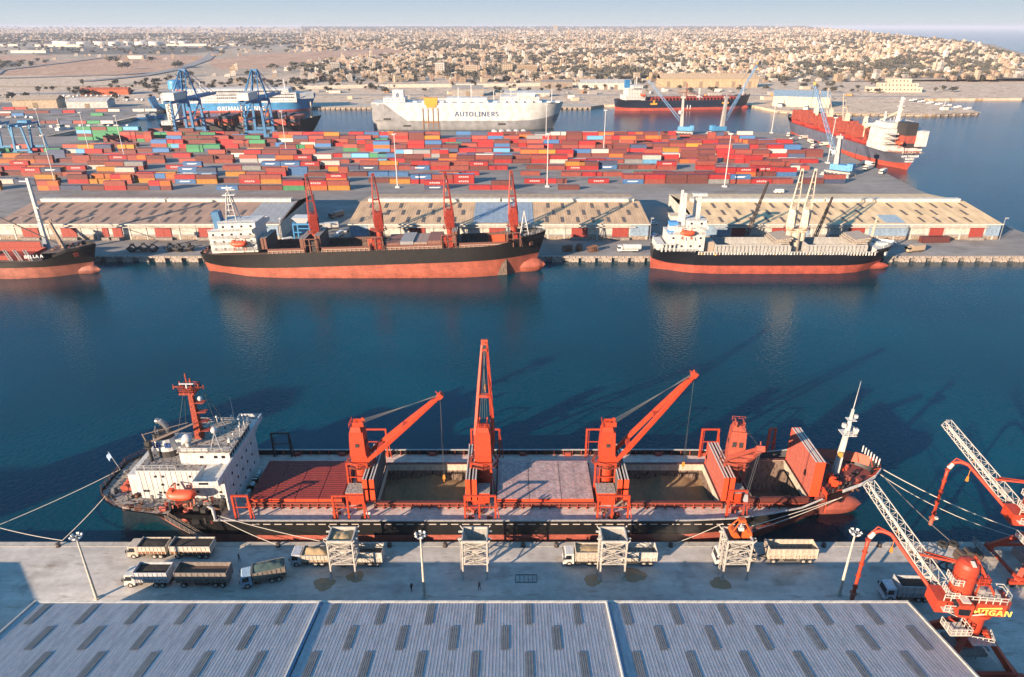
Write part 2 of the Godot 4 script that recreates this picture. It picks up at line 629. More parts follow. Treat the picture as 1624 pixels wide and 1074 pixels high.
func make_shed(x0: float, x1: float, label: String, full: bool) -> void:
	var s := base("metal_roof_shed", label, "shed", P((x0 + x1) / 2, 0, 52))
	var o := -s.position
	var steel := paint("shed_roof_steel", Color(0.50, 0.51, 0.53), 0.45, "worn", Vector3(0.25, 0.25, 0.05), 0.25)
	var sky_m := paint("roof_light_sheet", Color(0.20, 0.20, 0.195), 0.55, "grime", Vector3.ONE / 5.0)
	var b := MB.new()
	b.span(x0 + 0.6, x1 - 0.6, 0, 5.6, -EAVE_D + 0.7, -27)
	for x in [x0 + 0.6, x1 - 0.6]:
		b.prism(PackedVector2Array([Vector2(x - 0.1, -EAVE_D + 0.7), Vector2(x + 0.1, -EAVE_D + 0.7), Vector2(x + 0.1, -27), Vector2(x - 0.1, -27)]), 5.6, 6.0)
		b.quad(P(x, 5.6, EAVE_D - .7), P(x, 5.6, 52), P(x, roof_y(52) - .1, 52), P(x, 5.7, EAVE_D - .7))
		b.quad(P(x, 5.6, 52), P(x, 5.6, 27), P(x, 5.9, 27), P(x, roof_y(52) - .1, 52))
	put(b, "wall", paint("shed_wall", Color(0.5, 0.46, 0.4), 0.8, "grime", Vector3.ONE / 6.0), s).position = o
	var lines := [EAVE_D, 72.15, 66.85, 61.5, 56.5, 52.0]
	var secs := [[x0, -28.7], [-28.7, 14.5], [14.5, x1]] if full else [[x0, x1]]
	for si in secs.size():
		var xa: float = secs[si][0] + (0.0 if si == 0 else 0.25)
		var xb: float = secs[si][1] - (0.0 if si == secs.size() - 1 else 0.25)
		for r in 5:
			b = MB.new()
			corrugated(b, xa, xb, lines[r], lines[r + 1] - 0.12, 0.012 * (4 - r))
			put(b, "roof_panel", steel, s).position = o
		b = MB.new()
		b.quad(P(xa, 11.1, 52), P(xb, 11.1, 52), P(xb, 6.0, 26.5), P(xa, 6.0, 26.5))
		put(b, "roof_panel", steel, s).position = o
		if full:
			for r in 4:
				var x: float = -69.6 + (3.8 if r == 1 or r == 3 else (7.2 if r == 2 else 0.0)) + 0.35 * sin(r * 3.0)
				while x < xb - 1.2:
					if x > xa + 0.5:
						b = MB.new()
						corrugated(b, x - 0.55, x + 0.55, lines[r] - 0.35, lines[r + 1] + 0.02, 0.07 + 0.012 * (4 - r), 0.275, 0.014)
						put(b, "skylight", sky_m, s).position = o
					x += 7.2
		if si > 0:
			b = MB.new()
			b.taper(P(xa - 0.28, roof_y(EAVE_D) + 0.16, EAVE_D), P(xa - 0.28, roof_y(52) + 0.16, 52), 0.34, 0.3, 0.34, 0.3)
			put(b, "expansion_joint_capping", paint("joint_blue", Color(0.10, 0.19, 0.28), 0.5), s).position = o
			b = MB.new()
			b.taper(P(xa - 0.55, roof_y(EAVE_D) + 0.22, EAVE_D), P(xa - 0.55, roof_y(52) + 0.22, 52), 0.2, 0.36, 0.2, 0.36)
			put(b, "joint_flashing", paint("flashing_cream", Color(0.72, 0.66, 0.56), 0.6), s).position = o
	b = MB.new()
	b.span(x0 - 0.3, x1 + 0.3, 5.6, 6.12, -EAVE_D - 0.02, -EAVE_D - 0.42)
	put(b, "gutter", paint("gutter_cream", Color(0.74, 0.69, 0.6), 0.55, "grime", Vector3.ONE / 4.0), s).position = o
	for x in [x0 - 0.1, x1 + 0.1]:
		b = MB.new()
		b.taper(P(x, 6.05, EAVE_D), P(x, roof_y(52) + 0.05, 52), 0.28, 0.4, 0.28, 0.4)
		put(b, "verge_trim", use("gutter_cream"), s).position = o

func make_lamp(label: String, at: Vector3) -> void:
	var s := base("lamp_post", label, "lamp post", at, 0.0, "floodlight masts on the near quay")
	var cream := paint("mast_cream", Color(0.66, 0.6, 0.5), 0.6, "grime", Vector3.ONE / 3.0)
	var b := MB.new()
	b.tube(Vector3.ZERO, Vector3(0, 13, 0), 0.26, 0.13, 10)
	b.tube(Vector3.ZERO, Vector3(0, 0.25, 0), 0.45, 0.45, 10)
	put(b, "mast", cream, s)
	b = MB.new()
	b.lathe(Vector3(0, 12.6, 0), [[0.75, 0.0], [0.75, 0.08], [0.55, 0.08], [0.55, 0.0], [0.75, 0.0]], 14)
	for i in 3:
		var t := TAU * i / 3
		b.bar(Vector3(0, 12.64, 0), Vector3(cos(t) * 0.7, 12.64, sin(t) * 0.7), 0.08)
	put(b, "head_ring", paint("galvanised", Color(0.42, 0.42, 0.42), 0.5, "", Vector3.ONE, 0.5), s)
	for i in 6:
		var t := TAU * i / 6 + 0.3
		b = MB.new()
		var d := Vector3(cos(t), 0, sin(t))
		b.box(d * 0.8 + Vector3(0, 12.9, 0), Vector3(0.4, 0.34, 0.22), Basis.looking_at(Vector3(d.x, -0.6, d.z)))
		put(b, "floodlight", paint("floodlight_case", Color(0.62, 0.6, 0.56), 0.4), s)

# a lorry box body, standing along +x (its front at -x); returns nothing, the parts hang under s
func tipper_body(s: Node3D, x0: float, x1: float, h0: float, h1: float, upper: Material, lower: Material, ribs: int) -> void:
	var b := MB.new()
	var w := 1.28
	var mid := lerpf(h0, h1, 0.42)
	for z in [-1, 1]:
		b.span(x0, x1, mid, h1, z * w, z * (w - 0.07))
		b.span(x0, x1, h1 - 0.08, h1 + 0.03, z * (w + 0.03), z * (w - 0.1))
		for i in ribs + 1:
			var x := lerpf(x0 + 0.06, x1 - 0.06, float(i) / ribs)
			b.span(x - 0.05, x + 0.05, h0, h1, z * (w + 0.06), z * (w - 0.02))
		b.span(x0, x1, mid - 0.05, mid + 0.05, z * (w + 0.05), z * w)
	for x in [x0, x1 - 0.07]:
		b.span(x, x + 0.07, h0, h1, -w + 0.01, w - 0.01)
	b.span(x0, x0 + 0.1, h1, h1 + 0.22, -w, w)
	put(b, "box_side", upper, s)
	b = MB.new()
	for z in [-1, 1]:
		b.span(x0 + 0.02, x1 - 0.02, h0, mid, z * (w - 0.005), z * (w - 0.07))
	b.span(x0 + 0.02, x1 - 0.02, h0, h0 + 0.12, -w + 0.02, w - 0.02)
	put(b, "lower_box_side", lower, s)

func wheels(s: Node3D, xs: Array) -> void:
	var tyre := paint("tyre_rubber", Color(0.025, 0.024, 0.023), 0.9)
	var rim := paint("wheel_rim", Color(0.36, 0.33, 0.29), 0.6)
	for x in xs:
		for z in [-1, 1]:
			var b := MB.new()
			b.tube(Vector3(x, 0.5, z * 0.75), Vector3(x, 0.5, z * 1.2), 0.5, 0.5, 14)
			var t := put(b, "wheel", tyre, s)
			b = MB.new()
			b.tube(Vector3(x, 0.5, z * 1.19), Vector3(x, 0.5, z * 1.235), 0.29, 0.27, 10)
			put(b, "rim", rim, t)

func make_lorry(label: String, at: Vector3, turn: float, cab: Color, body: Color, low: Color, length: float, side_h: float) -> Node3D:
	var s := base("tipper_lorry", label, "lorry", at, turn, "grain lorries on the near quay")
	var cm := paint("cab_%.2f_%.2f" % [cab.r, cab.b], cab, 0.4, "grime", Vector3.ONE / 2.0)
	var bm := paint("body_%.2f_%.2f" % [body.r, body.b], body, 0.65, "grime", Vector3(0.35, 0.2, 0.35))
	var lm := paint("low_%.2f_%.2f" % [low.r, low.b], low, 0.75, "rust", Vector3(0.4, 0.3, 0.4))
	var dark := paint("chassis_dark", Color(0.04, 0.035, 0.03), 0.8, "grime", Vector3.ONE)
	var glass := paint("cab_glass", Color(0.012, 0.014, 0.018), 0.08)
	var b := MB.new()
	# cab with a raked windscreen and a sloped shoulder: a profile swept across
	var prof := [Vector2(0.0, 0.55), Vector2(0.02, 1.35), Vector2(0.22, 2.45), Vector2(0.4, 2.6), Vector2(1.75, 2.62), Vector2(1.8, 2.5), Vector2(1.8, 0.55)]
	for i in prof.size():
		var p: Vector2 = prof[i]
		var q: Vector2 = prof[(i + 1) % prof.size()]
		var wp := 1.2 if p.y < 2.0 else 1.1
		var wq := 1.2 if q.y < 2.0 else 1.1
		b.quad(Vector3(p.x, p.y, -wp), Vector3(p.x, p.y, wp), Vector3(q.x, q.y, wq), Vector3(q.x, q.y, -wq))
	for z in [-1, 1]:
		for i in range(1, prof.size() - 1):
			var p: Vector2 = prof[i]
			var q: Vector2 = prof[i + 1]
			b.quad(Vector3(prof[0].x, prof[0].y, z * 1.2), Vector3(q.x, q.y, z * (1.2 if q.y < 2 else 1.1)), Vector3(p.x, p.y, z * (1.2 if p.y < 2 else 1.1)), Vector3(prof[0].x, prof[0].y, z * 1.2))
	b.span(-0.06, 0.1, 0.45, 0.85, -1.2, 1.2)
	put(b, "cab", cm, s)
	b = MB.new()
	b.quad(Vector3(0.01, 1.4, -1.02), Vector3(0.01, 1.4, 1.02), Vector3(0.185, 2.36, 0.98), Vector3(0.185, 2.36, -0.98))
	put(b, "windscreen", glass, s)
	for z in [-1, 1]:
		b = MB.new()
		b.quad(Vector3(0.3, 1.5, z * 1.206), Vector3(1.35, 1.5, z * 1.206), Vector3(1.35, 2.3, z * 1.14), Vector3(0.45, 2.3, z * 1.14))
		put(b, "side_window", glass, s)
		b = MB.new()
		b.box(Vector3(-0.05, 1.75, z * 1.36), Vector3(0.1, 0.5, 0.22))
		b.bar(Vector3(0.1, 2.1, z * 1.15), Vector3(-0.05, 1.95, z * 1.36), 0.05)
		put(b, "mirror", dark, s)
		b = MB.new()
		b.box(Vector3(-0.07, 0.65, z * 0.9), Vector3(0.06, 0.2, 0.36))
		put(b, "headlight", paint("lens_clear", Color(0.7, 0.7, 0.66), 0.15), s)
	b = MB.new()
	b.span(0.2, length, 0.72, 0.98, -0.5, 0.5)
	b.span(2.1, length, 0.98, 1.15, -1.0, 1.0)
	b.span(2.0, 3.0, 0.55, 1.0, -1.15, -0.6)
	b.span(2.2, 2.9, 0.5, 0.98, 0.6, 1.15)
	b.span(length - 0.1, length, 0.5, 0.7, -1.1, 1.1)
	put(b, "chassis", dark, s)
	tipper_body(s, 2.0, length, 1.15, 1.15 + side_h, bm, lm, 7)
	wheels(s, [1.0, length - 2.3, length - 1.2])
	return s

func make_trailer(label: String, at: Vector3, turn: float, body: Color, low: Color, length: float, side_h: float) -> Node3D:
	var s := base("drawbar_trailer", label, "trailer", at, turn, "grain trailers on the near quay")
	var bm := paint("body_%.2f_%.2f" % [body.r, body.b], body, 0.65, "grime", Vector3(0.35, 0.2, 0.35))
	var lm := paint("low_%.2f_%.2f" % [low.r, low.b], low, 0.75, "rust", Vector3(0.4, 0.3, 0.4))
	var dark := use("chassis_dark")
	tipper_body(s, 0.0, length, 1.15, 1.15 + side_h, bm, lm, 9)
	var b := MB.new()
	b.span(0.1, length - 0.1, 0.75, 1.15, -0.5, 0.5)
	b.span(length * 0.35, length * 0.6, 0.5, 0.95, -1.1, 1.1)
	put(b, "chassis", dark, s)
	b = MB.new()
	b.bar(Vector3(0.8, 0.7, 0.6), Vector3(-1.2, 0.72, 0), 0.14)
	b.bar(Vector3(0.8, 0.7, -0.6), Vector3(-1.2, 0.72, 0), 0.14)
	put(b, "drawbar", dark, s)
	wheels(s, [1.1, length - 2.2, length - 1.05])
	return s

func heap_mesh(x0: float, x1: float, hw: float, y: float, rise: float, sd: int, nx := 14, nz := 8) -> MB:
	var f := FastNoiseLite.new()
	f.seed = sd
	f.frequency = 0.35
	var b := MB.new()
	var rows := []
	for i in nx + 1:
		var r := []
		for j in nz + 1:
			var u := float(i) / nx
			var w := float(j) / nz * 2 - 1
			var g := (1 - w * w) * (1 - pow(2 * u - 1, 4))
			var x := lerpf(x0, x1, u)
			r.append(Vector3(x, y + rise * g * (0.75 + 0.5 * f.get_noise_2d(x * 2, w * 3)), w * hw))
		rows.append(r)
	b.grid(rows, true, true)
	return b

func make_load(label: String, s: Node3D, x0: float, x1: float, y: float, rise: float, m: Material, sd: int, called := "grain_load") -> void:
	var o := put(heap_mesh(x0 + 0.1, x1 - 0.1, 1.18, y, rise, sd), called, m)
	o.position = s.position
	o.rotation.y = s.rotation.y
	tag(o, label, "grain load" if called == "grain_load" else "tarpaulin")

func make_hopper(label: String, x: float, fill: float) -> void:
	var s := base("grain_hopper", label, "hopper", P(x, 0, 90.15), 0.0, "grain hoppers along the ship")
	var steel := paint("hopper_steel", Color(0.56, 0.52, 0.46), 0.6, "grime", Vector3(0.3, 0.3, 0.3))
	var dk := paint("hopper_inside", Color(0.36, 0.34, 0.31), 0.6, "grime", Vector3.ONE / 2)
	var b := MB.new()
	var W := 2.05
	var Dp := 1.75
	for e in [[Vector3(-W, 8, -Dp), Vector3(W, 8, -Dp)], [Vector3(-W, 8, Dp), Vector3(W, 8, Dp)], [Vector3(-W, 8, -Dp), Vector3(-W, 8, Dp)], [Vector3(W, 8, -Dp), Vector3(W, 8, Dp)]]:
		b.bar(e[0], e[1], 0.2, 0.35)
	for q in [[-1, -1], [1, -1], [1, 1], [-1, 1]]:
		b.bar(Vector3(q[0] * W, 7.6, q[1] * Dp), Vector3(q[0] * (W + 0.5), 8.35, q[1] * (Dp + 0.1)), 0.14)
		b.bar(Vector3(q[0] * W, 7.9, q[1] * 0.9), Vector3(q[0] * (W + 0.75), 7.9, q[1] * 0.9), 0.24)
	put(b, "rim", steel, s)
	# sloping plates, each a thin slab
	for q in [[0, 1], [0, -1], [1, 0], [-1, 0]]:
		b = MB.new()
		var n := Vector3(q[0], 0, q[1])
		var side := Vector3(q[1], 0, -q[0])
		var hw := W if q[0] == 0 else Dp
		var dist := Dp if q[0] == 0 else W
		var a := [n * dist - side * hw + Vector3(0, 8, 0), n * dist + side * hw + Vector3(0, 8, 0), n * 0.5 + side * 0.5 + Vector3(0, 4.9, 0), n * 0.5 - side * 0.5 + Vector3(0, 4.9, 0)]
		b.quad(a[0], a[1], a[2], a[3])
		b.quad(a[3] + n * 0.06, a[2] + n * 0.06, a[1] + n * 0.06, a[0] + n * 0.06)
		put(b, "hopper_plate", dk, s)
	b = MB.new()
	b.box(Vector3(0, 4.5, 0), Vector3(1.1, 0.9, 1.1))
	b.box(Vector3(0, 3.9, 0), Vector3(0.7, 0.5, 0.7))
	put(b, "discharge_chute", steel, s)
	for q in [[-1, -1], [1, -1], [1, 1], [-1, 1]]:
		b = MB.new()
		b.bar(Vector3(q[0] * W, 0, q[1] * Dp), Vector3(q[0] * W, 8, q[1] * Dp), 0.24)
		b.box(Vector3(q[0] * W, 0.05, q[1] * Dp), Vector3(0.6, 0.1, 0.6))
		put(b, "leg", steel, s)
	b = MB.new()
	for q in [-1, 1]:
		for lv in [[2.0, 3.2], [3.2, 4.6], [4.6, 6.2], [6.2, 7.8]]:
			if lv[0] > 3.0 or q < 0:
				b.bar(Vector3(-W, lv[0], q * Dp), Vector3(W, lv[1], q * Dp), 0.12)
				b.bar(Vector3(W, lv[0], q * Dp), Vector3(-W, lv[1], q * Dp), 0.12)
			b.bar(Vector3(-W, lv[1], q * Dp), Vector3(W, lv[1], q * Dp), 0.13)
			b.bar(Vector3(q * W, lv[0], -Dp), Vector3(q * W, lv[1], Dp), 0.12)
			b.bar(Vector3(q * W, lv[0], Dp), Vector3(q * W, lv[1], -Dp), 0.12)
			b.bar(Vector3(q * W, lv[1], -Dp), Vector3(q * W, lv[1], Dp), 0.13)
	put(b, "bracing", steel, s)
	b = MB.new()
	for i in 9:
		b.bar(Vector3(-W - 0.35, 0.4 + i * 0.8, 0.3), Vector3(-W - 0.35, 0.4 + i * 0.8, 0.9), 0.06)
	b.bar(Vector3(-W - 0.35, 0, 0.3), Vector3(-W - 0.35, 8, 0.3), 0.08)
	b.bar(Vector3(-W - 0.35, 0, 0.9), Vector3(-W - 0.35, 8, 0.9), 0.08)
	put(b, "ladder", steel, s)
	b = MB.new()
	b.span(-1.5, 1.5, 3.15, 3.25, -1.6, 1.6)
	put(b, "platform", steel, s)
	if fill > 0:
		var g := heap_mesh(-W * fill, W * fill, Dp * fill, 4.9 + 3.1 * (fill - 0.3) / 0.75, 0.7, int(x) + 60)
		var o := put(g, "grain_load", grain_mat())
		o.position = s.position
		tag(o, "pale grain lying in the " + label, "grain load")

func grain_mat() -> StandardMaterial3D:
	return paint("grain", Color(0.50, 0.36, 0.20), 0.95, "earth", Vector3.ONE / 3.0)

func make_person(label: String, at: Vector3, turn: float, cloth: Color, legs: Color) -> void:
	# one skin over a walking skeleton: tapered bones joined smoothly and meshed as surface nets
	var bones := [
		[Vector3(0, 1.05, 0), Vector3(0, 1.42, 0.02), 0.135, 0.165], [Vector3(-0.16, 1.43, 0), Vector3(0.16, 1.43, 0), 0.075, 0.075],
		[Vector3(0, 1.45, 0.02), Vector3(0, 1.55, 0.03), 0.06, 0.055], [Vector3(0, 1.60, 0.04), Vector3(0, 1.68, 0.03), 0.085, 0.095],
		[Vector3(-0.09, 0.95, 0), Vector3(-0.1, 0.5, 0.14), 0.1, 0.065], [Vector3(-0.1, 0.5, 0.14), Vector3(-0.1, 0.08, 0.06), 0.06, 0.042], [Vector3(-0.1, 0.05, 0.05), Vector3(-0.1, 0.04, 0.22), 0.045, 0.035],
		[Vector3(0.09, 0.95, 0), Vector3(0.1, 0.5, -0.04), 0.1, 0.065], [Vector3(0.1, 0.5, -0.04), Vector3(0.1, 0.09, -0.24), 0.06, 0.042], [Vector3(0.1, 0.06, -0.24), Vector3(0.1, 0.04, -0.08), 0.045, 0.035],
		[Vector3(-0.2, 1.4, 0), Vector3(-0.25, 1.12, -0.1), 0.055, 0.045], [Vector3(-0.25, 1.12, -0.1), Vector3(-0.24, 0.86, 0.0), 0.042, 0.033], [Vector3(-0.24, 0.84, 0.0), Vector3(-0.24, 0.75, 0.04), 0.035, 0.025],
		[Vector3(0.2, 1.4, 0), Vector3(0.25, 1.12, 0.08), 0.055, 0.045], [Vector3(0.25, 1.12, 0.08), Vector3(0.23, 0.9, 0.22), 0.042, 0.033], [Vector3(0.23, 0.88, 0.23), Vector3(0.23, 0.82, 0.3), 0.035, 0.025],
	]
	if not mats.has("person_mesh"):
		mats["person_mesh"] = nets(bones, Vector3(-0.36, -0.02, -0.36), Vector3(0.36, 1.84, 0.40), 0.045)
	var pm: Array = mats["person_mesh"]
	var a := []
	a.resize(Mesh.ARRAY_MAX)
	a[Mesh.ARRAY_VERTEX] = pm[0]
	a[Mesh.ARRAY_NORMAL] = pm[1]
	var c := PackedColorArray()
	for p in pm[0]:
		if p.y > 1.53: c.append(Color(0.02, 0.015, 0.012) if p.y > 1.7 or p.z < 0.0 else Color(0.28, 0.16, 0.1))
		elif p.y < 0.1: c.append(Color(0.02, 0.02, 0.02))
		elif p.y < 0.9 and absf(p.x) > 0.19: c.append(Color(0.28, 0.16, 0.1))
		else: c.append(cloth if p.y > 0.98 else legs)
	a[Mesh.ARRAY_COLOR] = c
	var m := ArrayMesh.new()
	m.add_surface_from_arrays(Mesh.PRIMITIVE_TRIANGLES, a)
	var pmn := paint("person_cloth", Color.WHITE, 0.9)
	pmn.vertex_color_use_as_albedo = true
	var o := put_mesh(m, "person", pmn)
	o.position = at
	o.rotation.y = turn
	tag(o, label, "person")

func nets(bones: Array, lo: Vector3, hi: Vector3, h: float) -> Array:
	var n := Vector3i(((hi - lo) / h).ceil()) + Vector3i.ONE
	var f := PackedFloat32Array()
	f.resize(n.x * n.y * n.z)
	for z in n.z:
		for y in n.y:
			for x in n.x:
				var p := lo + Vector3(x, y, z) * h
				var d := 9.0
				for k in bones:
					var ab: Vector3 = k[1] - k[0]
					var t := clampf((p - k[0]).dot(ab) / ab.length_squared(), 0, 1)
					var e: float = p.distance_to(k[0] + ab * t) - lerpf(k[2], k[3], t)
					var w := clampf(0.5 + 0.5 * (d - e) / 0.035, 0, 1)
					d = lerpf(d, e, w) - 0.035 * w * (1 - w)
				f[x + n.x * (y + n.y * z)] = d
	var at := {}
	var pos := PackedVector3Array()
	var off := [0, 1, n.x, n.x + 1, n.x * n.y, n.x * n.y + 1, n.x * n.y + n.x, n.x * n.y + n.x + 1]
	for z in n.z - 1:
		for y in n.y - 1:
			for x in n.x - 1:
				var i := x + n.x * (y + n.y * z)
				var c := Vector3.ZERO
				var k := 0
				for e in [[0, 1], [2, 3], [4, 5], [6, 7], [0, 2], [1, 3], [4, 6], [5, 7], [0, 4], [1, 5], [2, 6], [3, 7]]:
					var a := f[i + off[e[0]]]
					var b := f[i + off[e[1]]]
					if (a < 0) != (b < 0):
						var t := a / (a - b)
						c += Vector3(e[0] & 1, (e[0] >> 1) & 1, e[0] >> 2).lerp(Vector3(e[1] & 1, (e[1] >> 1) & 1, e[1] >> 2), t)
						k += 1
				if k:
					at[i] = pos.size()
					pos.append(lo + (Vector3(x, y, z) + c / k) * h)
	var v := PackedVector3Array()
	var ax := [1, n.x, n.x * n.y]
	for i in at.keys():
		for d in 3:
			var j: int = i + ax[d]
			if j >= f.size() or (f[i] < 0) == (f[j] < 0):
				continue
			var u: int = ax[(d + 1) % 3]
			var w: int = ax[(d + 2) % 3]
			if at.has(i - u) and at.has(i - w) and at.has(i - u - w):
				var q := [pos[at[i]], pos[at[i - u]], pos[at[i - u - w]], pos[at[i - w]]]
				if f[i] < 0: q.reverse()
				v.append_array(PackedVector3Array([q[0], q[1], q[2], q[0], q[2], q[3]]))
	var nn := PackedVector3Array()
	for k in range(0, v.size(), 3):
		var m := (v[k + 2] - v[k]).cross(v[k + 1] - v[k]).normalized()
		nn.append_array(PackedVector3Array([m, m, m]))
	return [v, nn]

func make_grab(label: String, at: Vector3) -> void:
	var s := base("clamshell_grab", label, "grab", at)
	var m := paint("grab_orange", Color(0.72, 0.13, 0.025), 0.5, "grime", Vector3.ONE)
	for k in [-1, 1]:
		var b := MB.new()
		var prof := [Vector2(0.1, 0.1), Vector2(1.0, -0.1), Vector2(1.75, 0.6), Vector2(1.6, 1.25), Vector2(0.9, 1.2)]
		for i in prof.size():
			var p: Vector2 = prof[i]
			var q: Vector2 = prof[(i + 1) % prof.size()]
			b.quad(Vector3(k * p.x, p.y, -1), Vector3(k * q.x, q.y, -1), Vector3(k * q.x, q.y, 1), Vector3(k * p.x, p.y, 1))
		for z in [-1, 1]:
			for i in range(1, 4):
				b.tri(Vector3(k * prof[0].x, prof[0].y, z), Vector3(k * prof[i].x, prof[i].y, z), Vector3(k * prof[i + 1].x, prof[i + 1].y, z))
		put(b, "shell", m, s)
		for z in [-0.8, 0.8]:
			b = MB.new()
			b.bar(Vector3(k * 1.5, 1.2, z), Vector3(k * 0.4, 3.0, z * 0.5), 0.17)
			put(b, "arm", m, s)
	var b := MB.new()
	b.box(Vector3(0, 3.1, 0), Vector3(1.1, 0.5, 1.0))
	put(b, "top_block", m, s)
	b = MB.new()
	b.box(Vector3(0, 1.5, 0), Vector3(0.8, 0.6, 1.1))
	b.tube(Vector3(0, 1.5, 0), Vector3(0, 3, 0), 0.1, 0.1, 6)
	put(b, "closing_block", paint("pale_steel", Color(0.55, 0.5, 0.45), 0.5), s)

func make_near_quay() -> void:
	make_shed(-71.9, 59.6, "long grey corrugated metal roof shed with staggered dark skylights at the bottom edge", true)
	make_shed(-270.0, -101.7, "neighbouring grey metal roof shed standing off to the left of the quay", false)
	# silo block off to the left whose shade lies on the basin
	var s := base("grain_silo", "tall pale concrete grain silo block beyond the left shed", "silo", P(-226, 0, 14))
	var cm := paint("silo_concrete", Color(0.5, 0.47, 0.42), 0.85, "grime", Vector3.ONE / 12.0)
	for i in 4:
		for j in 2:
			var b := MB.new()
			b.tube(Vector3(i * 9.0 - 14, 0, j * 9.0 - 4), Vector3(i * 9.0 - 14, 34, j * 9.0 - 4), 4.6, 4.6, 16)
			put(b, "silo_bin", cm, s)
	var b := MB.new()
	b.span(-19, 19, 34, 40, -7, 8)
	put(b, "gallery", cm, s)
	b = MB.new()
	b.span(14, 24, 0, 56, -5, 5)
	put(b, "lift_tower", cm, s)

	make_lamp("leftmost tall cream floodlight mast beside the parked grain lorries", P(-67.8, 0, 84.0))
	make_lamp("middle tall cream floodlight mast between the first and second hopper", P(-14.3, 0, 84.4))
	make_lamp("right tall cream floodlight mast beside the red suction pipe", P(53.9, 0, 85.0))

	var cream := Color(0.56, 0.49, 0.40)
	var rust := Color(0.34, 0.15, 0.07)
	var white := Color(0.66, 0.64, 0.6)
	var dk := paint("dark_load", Color(0.035, 0.029, 0.025), 0.95, "earth", Vector3.ONE / 2.0)
	var gl := grain_mat()
	var t := make_lorry("cream and rust tipper lorry parked at the quay edge, left end", P(-67.3, 0, 94.4), 0.0, cream, Color(0.6, 0.54, 0.45), rust, 6.9, 1.55)
	make_load("dark load in the cream and rust lorry at the quay edge", t, 2.0, 6.9, 2.5, 0.3, dk, 1)
	t = make_trailer("cream and rust drawbar trailer behind the quay edge lorry", P(-59.7, 0, 94.4), 0.0, Color(0.62, 0.56, 0.47), rust, 7.1, 1.6)
	make_load("dark load in the cream and rust drawbar trailer", t, 0, 7.1, 2.5, 0.2, dk, 2)
	t = make_lorry("white tipper lorry with dark load in front of the brown trailer", P(-64.4, 0, 87.6), 0.0, white, Color(0.55, 0.56, 0.58), Color(0.45, 0.46, 0.48), 7.5, 2.1)
	make_load("dark load in the white lorry near the left floodlight mast", t, 2.0, 7.5, 2.85, 0.2, dk, 3)
	t = make_trailer("brown rusty high sided trailer behind the white lorry", P(-55.7, 0, 87.6), 0.0, Color(0.25, 0.215, 0.19), Color(0.18, 0.15, 0.13), 8.6, 2.1)
	make_load("brown load in the rusty high sided trailer", t, 0, 8.6, 2.5, 0.15, paint("brown_load", Color(0.16, 0.09, 0.06), 0.95, "earth", Vector3.ONE / 2.0), 4)
	t = make_lorry("pale blue cab lorry turned askew with green tarpaulin over its load", P(-45.2, 0, 87.0), 0.33, Color(0.36, 0.50, 0.62), Color(0.30, 0.25, 0.2), Color(0.2, 0.17, 0.14), 7.2, 1.7)
	make_load("dusty green tarpaulin humped over the askew lorry", t, 2.0, 7.2, 2.85, 0.55, paint("green_tarp", Color(0.07, 0.12, 0.11), 0.8, "worn", Vector3.ONE / 1.5), 5, "tarpaulin")
	t = make_lorry("cream lorry heaped with grain left of the first hopper", P(-38.2, 0, 92.4), 0.0, Color(0.5, 0.52, 0.56), cream, Color(0.5, 0.36, 0.24), 6.6, 1.4)
	make_load("heaped grain in the cream lorry left of the first hopper", t, 2.0, 6.6, 2.35, 0.85, gl, 6)
	t = make_trailer("white ribbed trailer standing under the first hopper", P(-30.3, 0, 92.4), 0.0, Color(0.66, 0.6, 0.52), Color(0.62, 0.56, 0.48), 8.0, 2.0)
	make_load("rusty brown load in the white trailer under the first hopper", t, 0, 8.0, 1.9, 0.2, use("brown_load"), 7)
	t = make_lorry("cream three axle lorry left of the third hopper", P(8.9, 0, 92.6), 0.0, white, cream, cream, 6.8, 1.9)
	make_load("grain load in the cream lorry left of the third hopper", t, 2.0, 6.8, 2.75, 0.35, gl, 8)
	make_trailer("empty white trailer standing under the third hopper", P(16.8, 0, 92.6), 0.0, Color(0.66, 0.62, 0.55), Color(0.6, 0.55, 0.47), 8.2, 1.9)
	t = make_lorry("white cab lorry standing under the rightmost hopper with the orange grab", P(35.2, 0, 92.6), 0.0, Color(0.72, 0.71, 0.68), cream, cream, 6.8, 1.7)
	make_load("dark load in the lorry under the rightmost hopper", t, 2.0, 6.8, 2.5, 0.25, dk, 9)
	make_trailer("empty cream trailer with plank sides right of the rightmost hopper", P(44.3, 0, 93.2), 0.0, Color(0.6, 0.51, 0.40), Color(0.6, 0.51, 0.40), 8.5, 2.1)
	t = make_lorry("white cab lorry with dark box behind the red suction pipe", P(60.4, 0, 84.6), -0.04, Color(0.62, 0.66, 0.72), Color(0.5, 0.5, 0.5), Color(0.42, 0.42, 0.43), 7.8, 2.2)
	make_load("dark rusty load in the lorry behind the red suction pipe", t, 2.0, 7.8, 2.6, 0.2, dk, 10)

	make_hopper("first grain hopper from the left, beside the grain heaped lorry", -28.4, 0.92)
	make_hopper("second hopper from the left, standing empty with no lorry", -6.2, 0.0)
	make_hopper("third hopper from the left, over the empty white trailer", 16.9, 0.0)
	make_hopper("rightmost hopper under the orange clamshell grab", 37.6, 0.6)
	make_grab("orange clamshell grab hanging over the rightmost hopper", P(38.1, 7.6, 90.6))
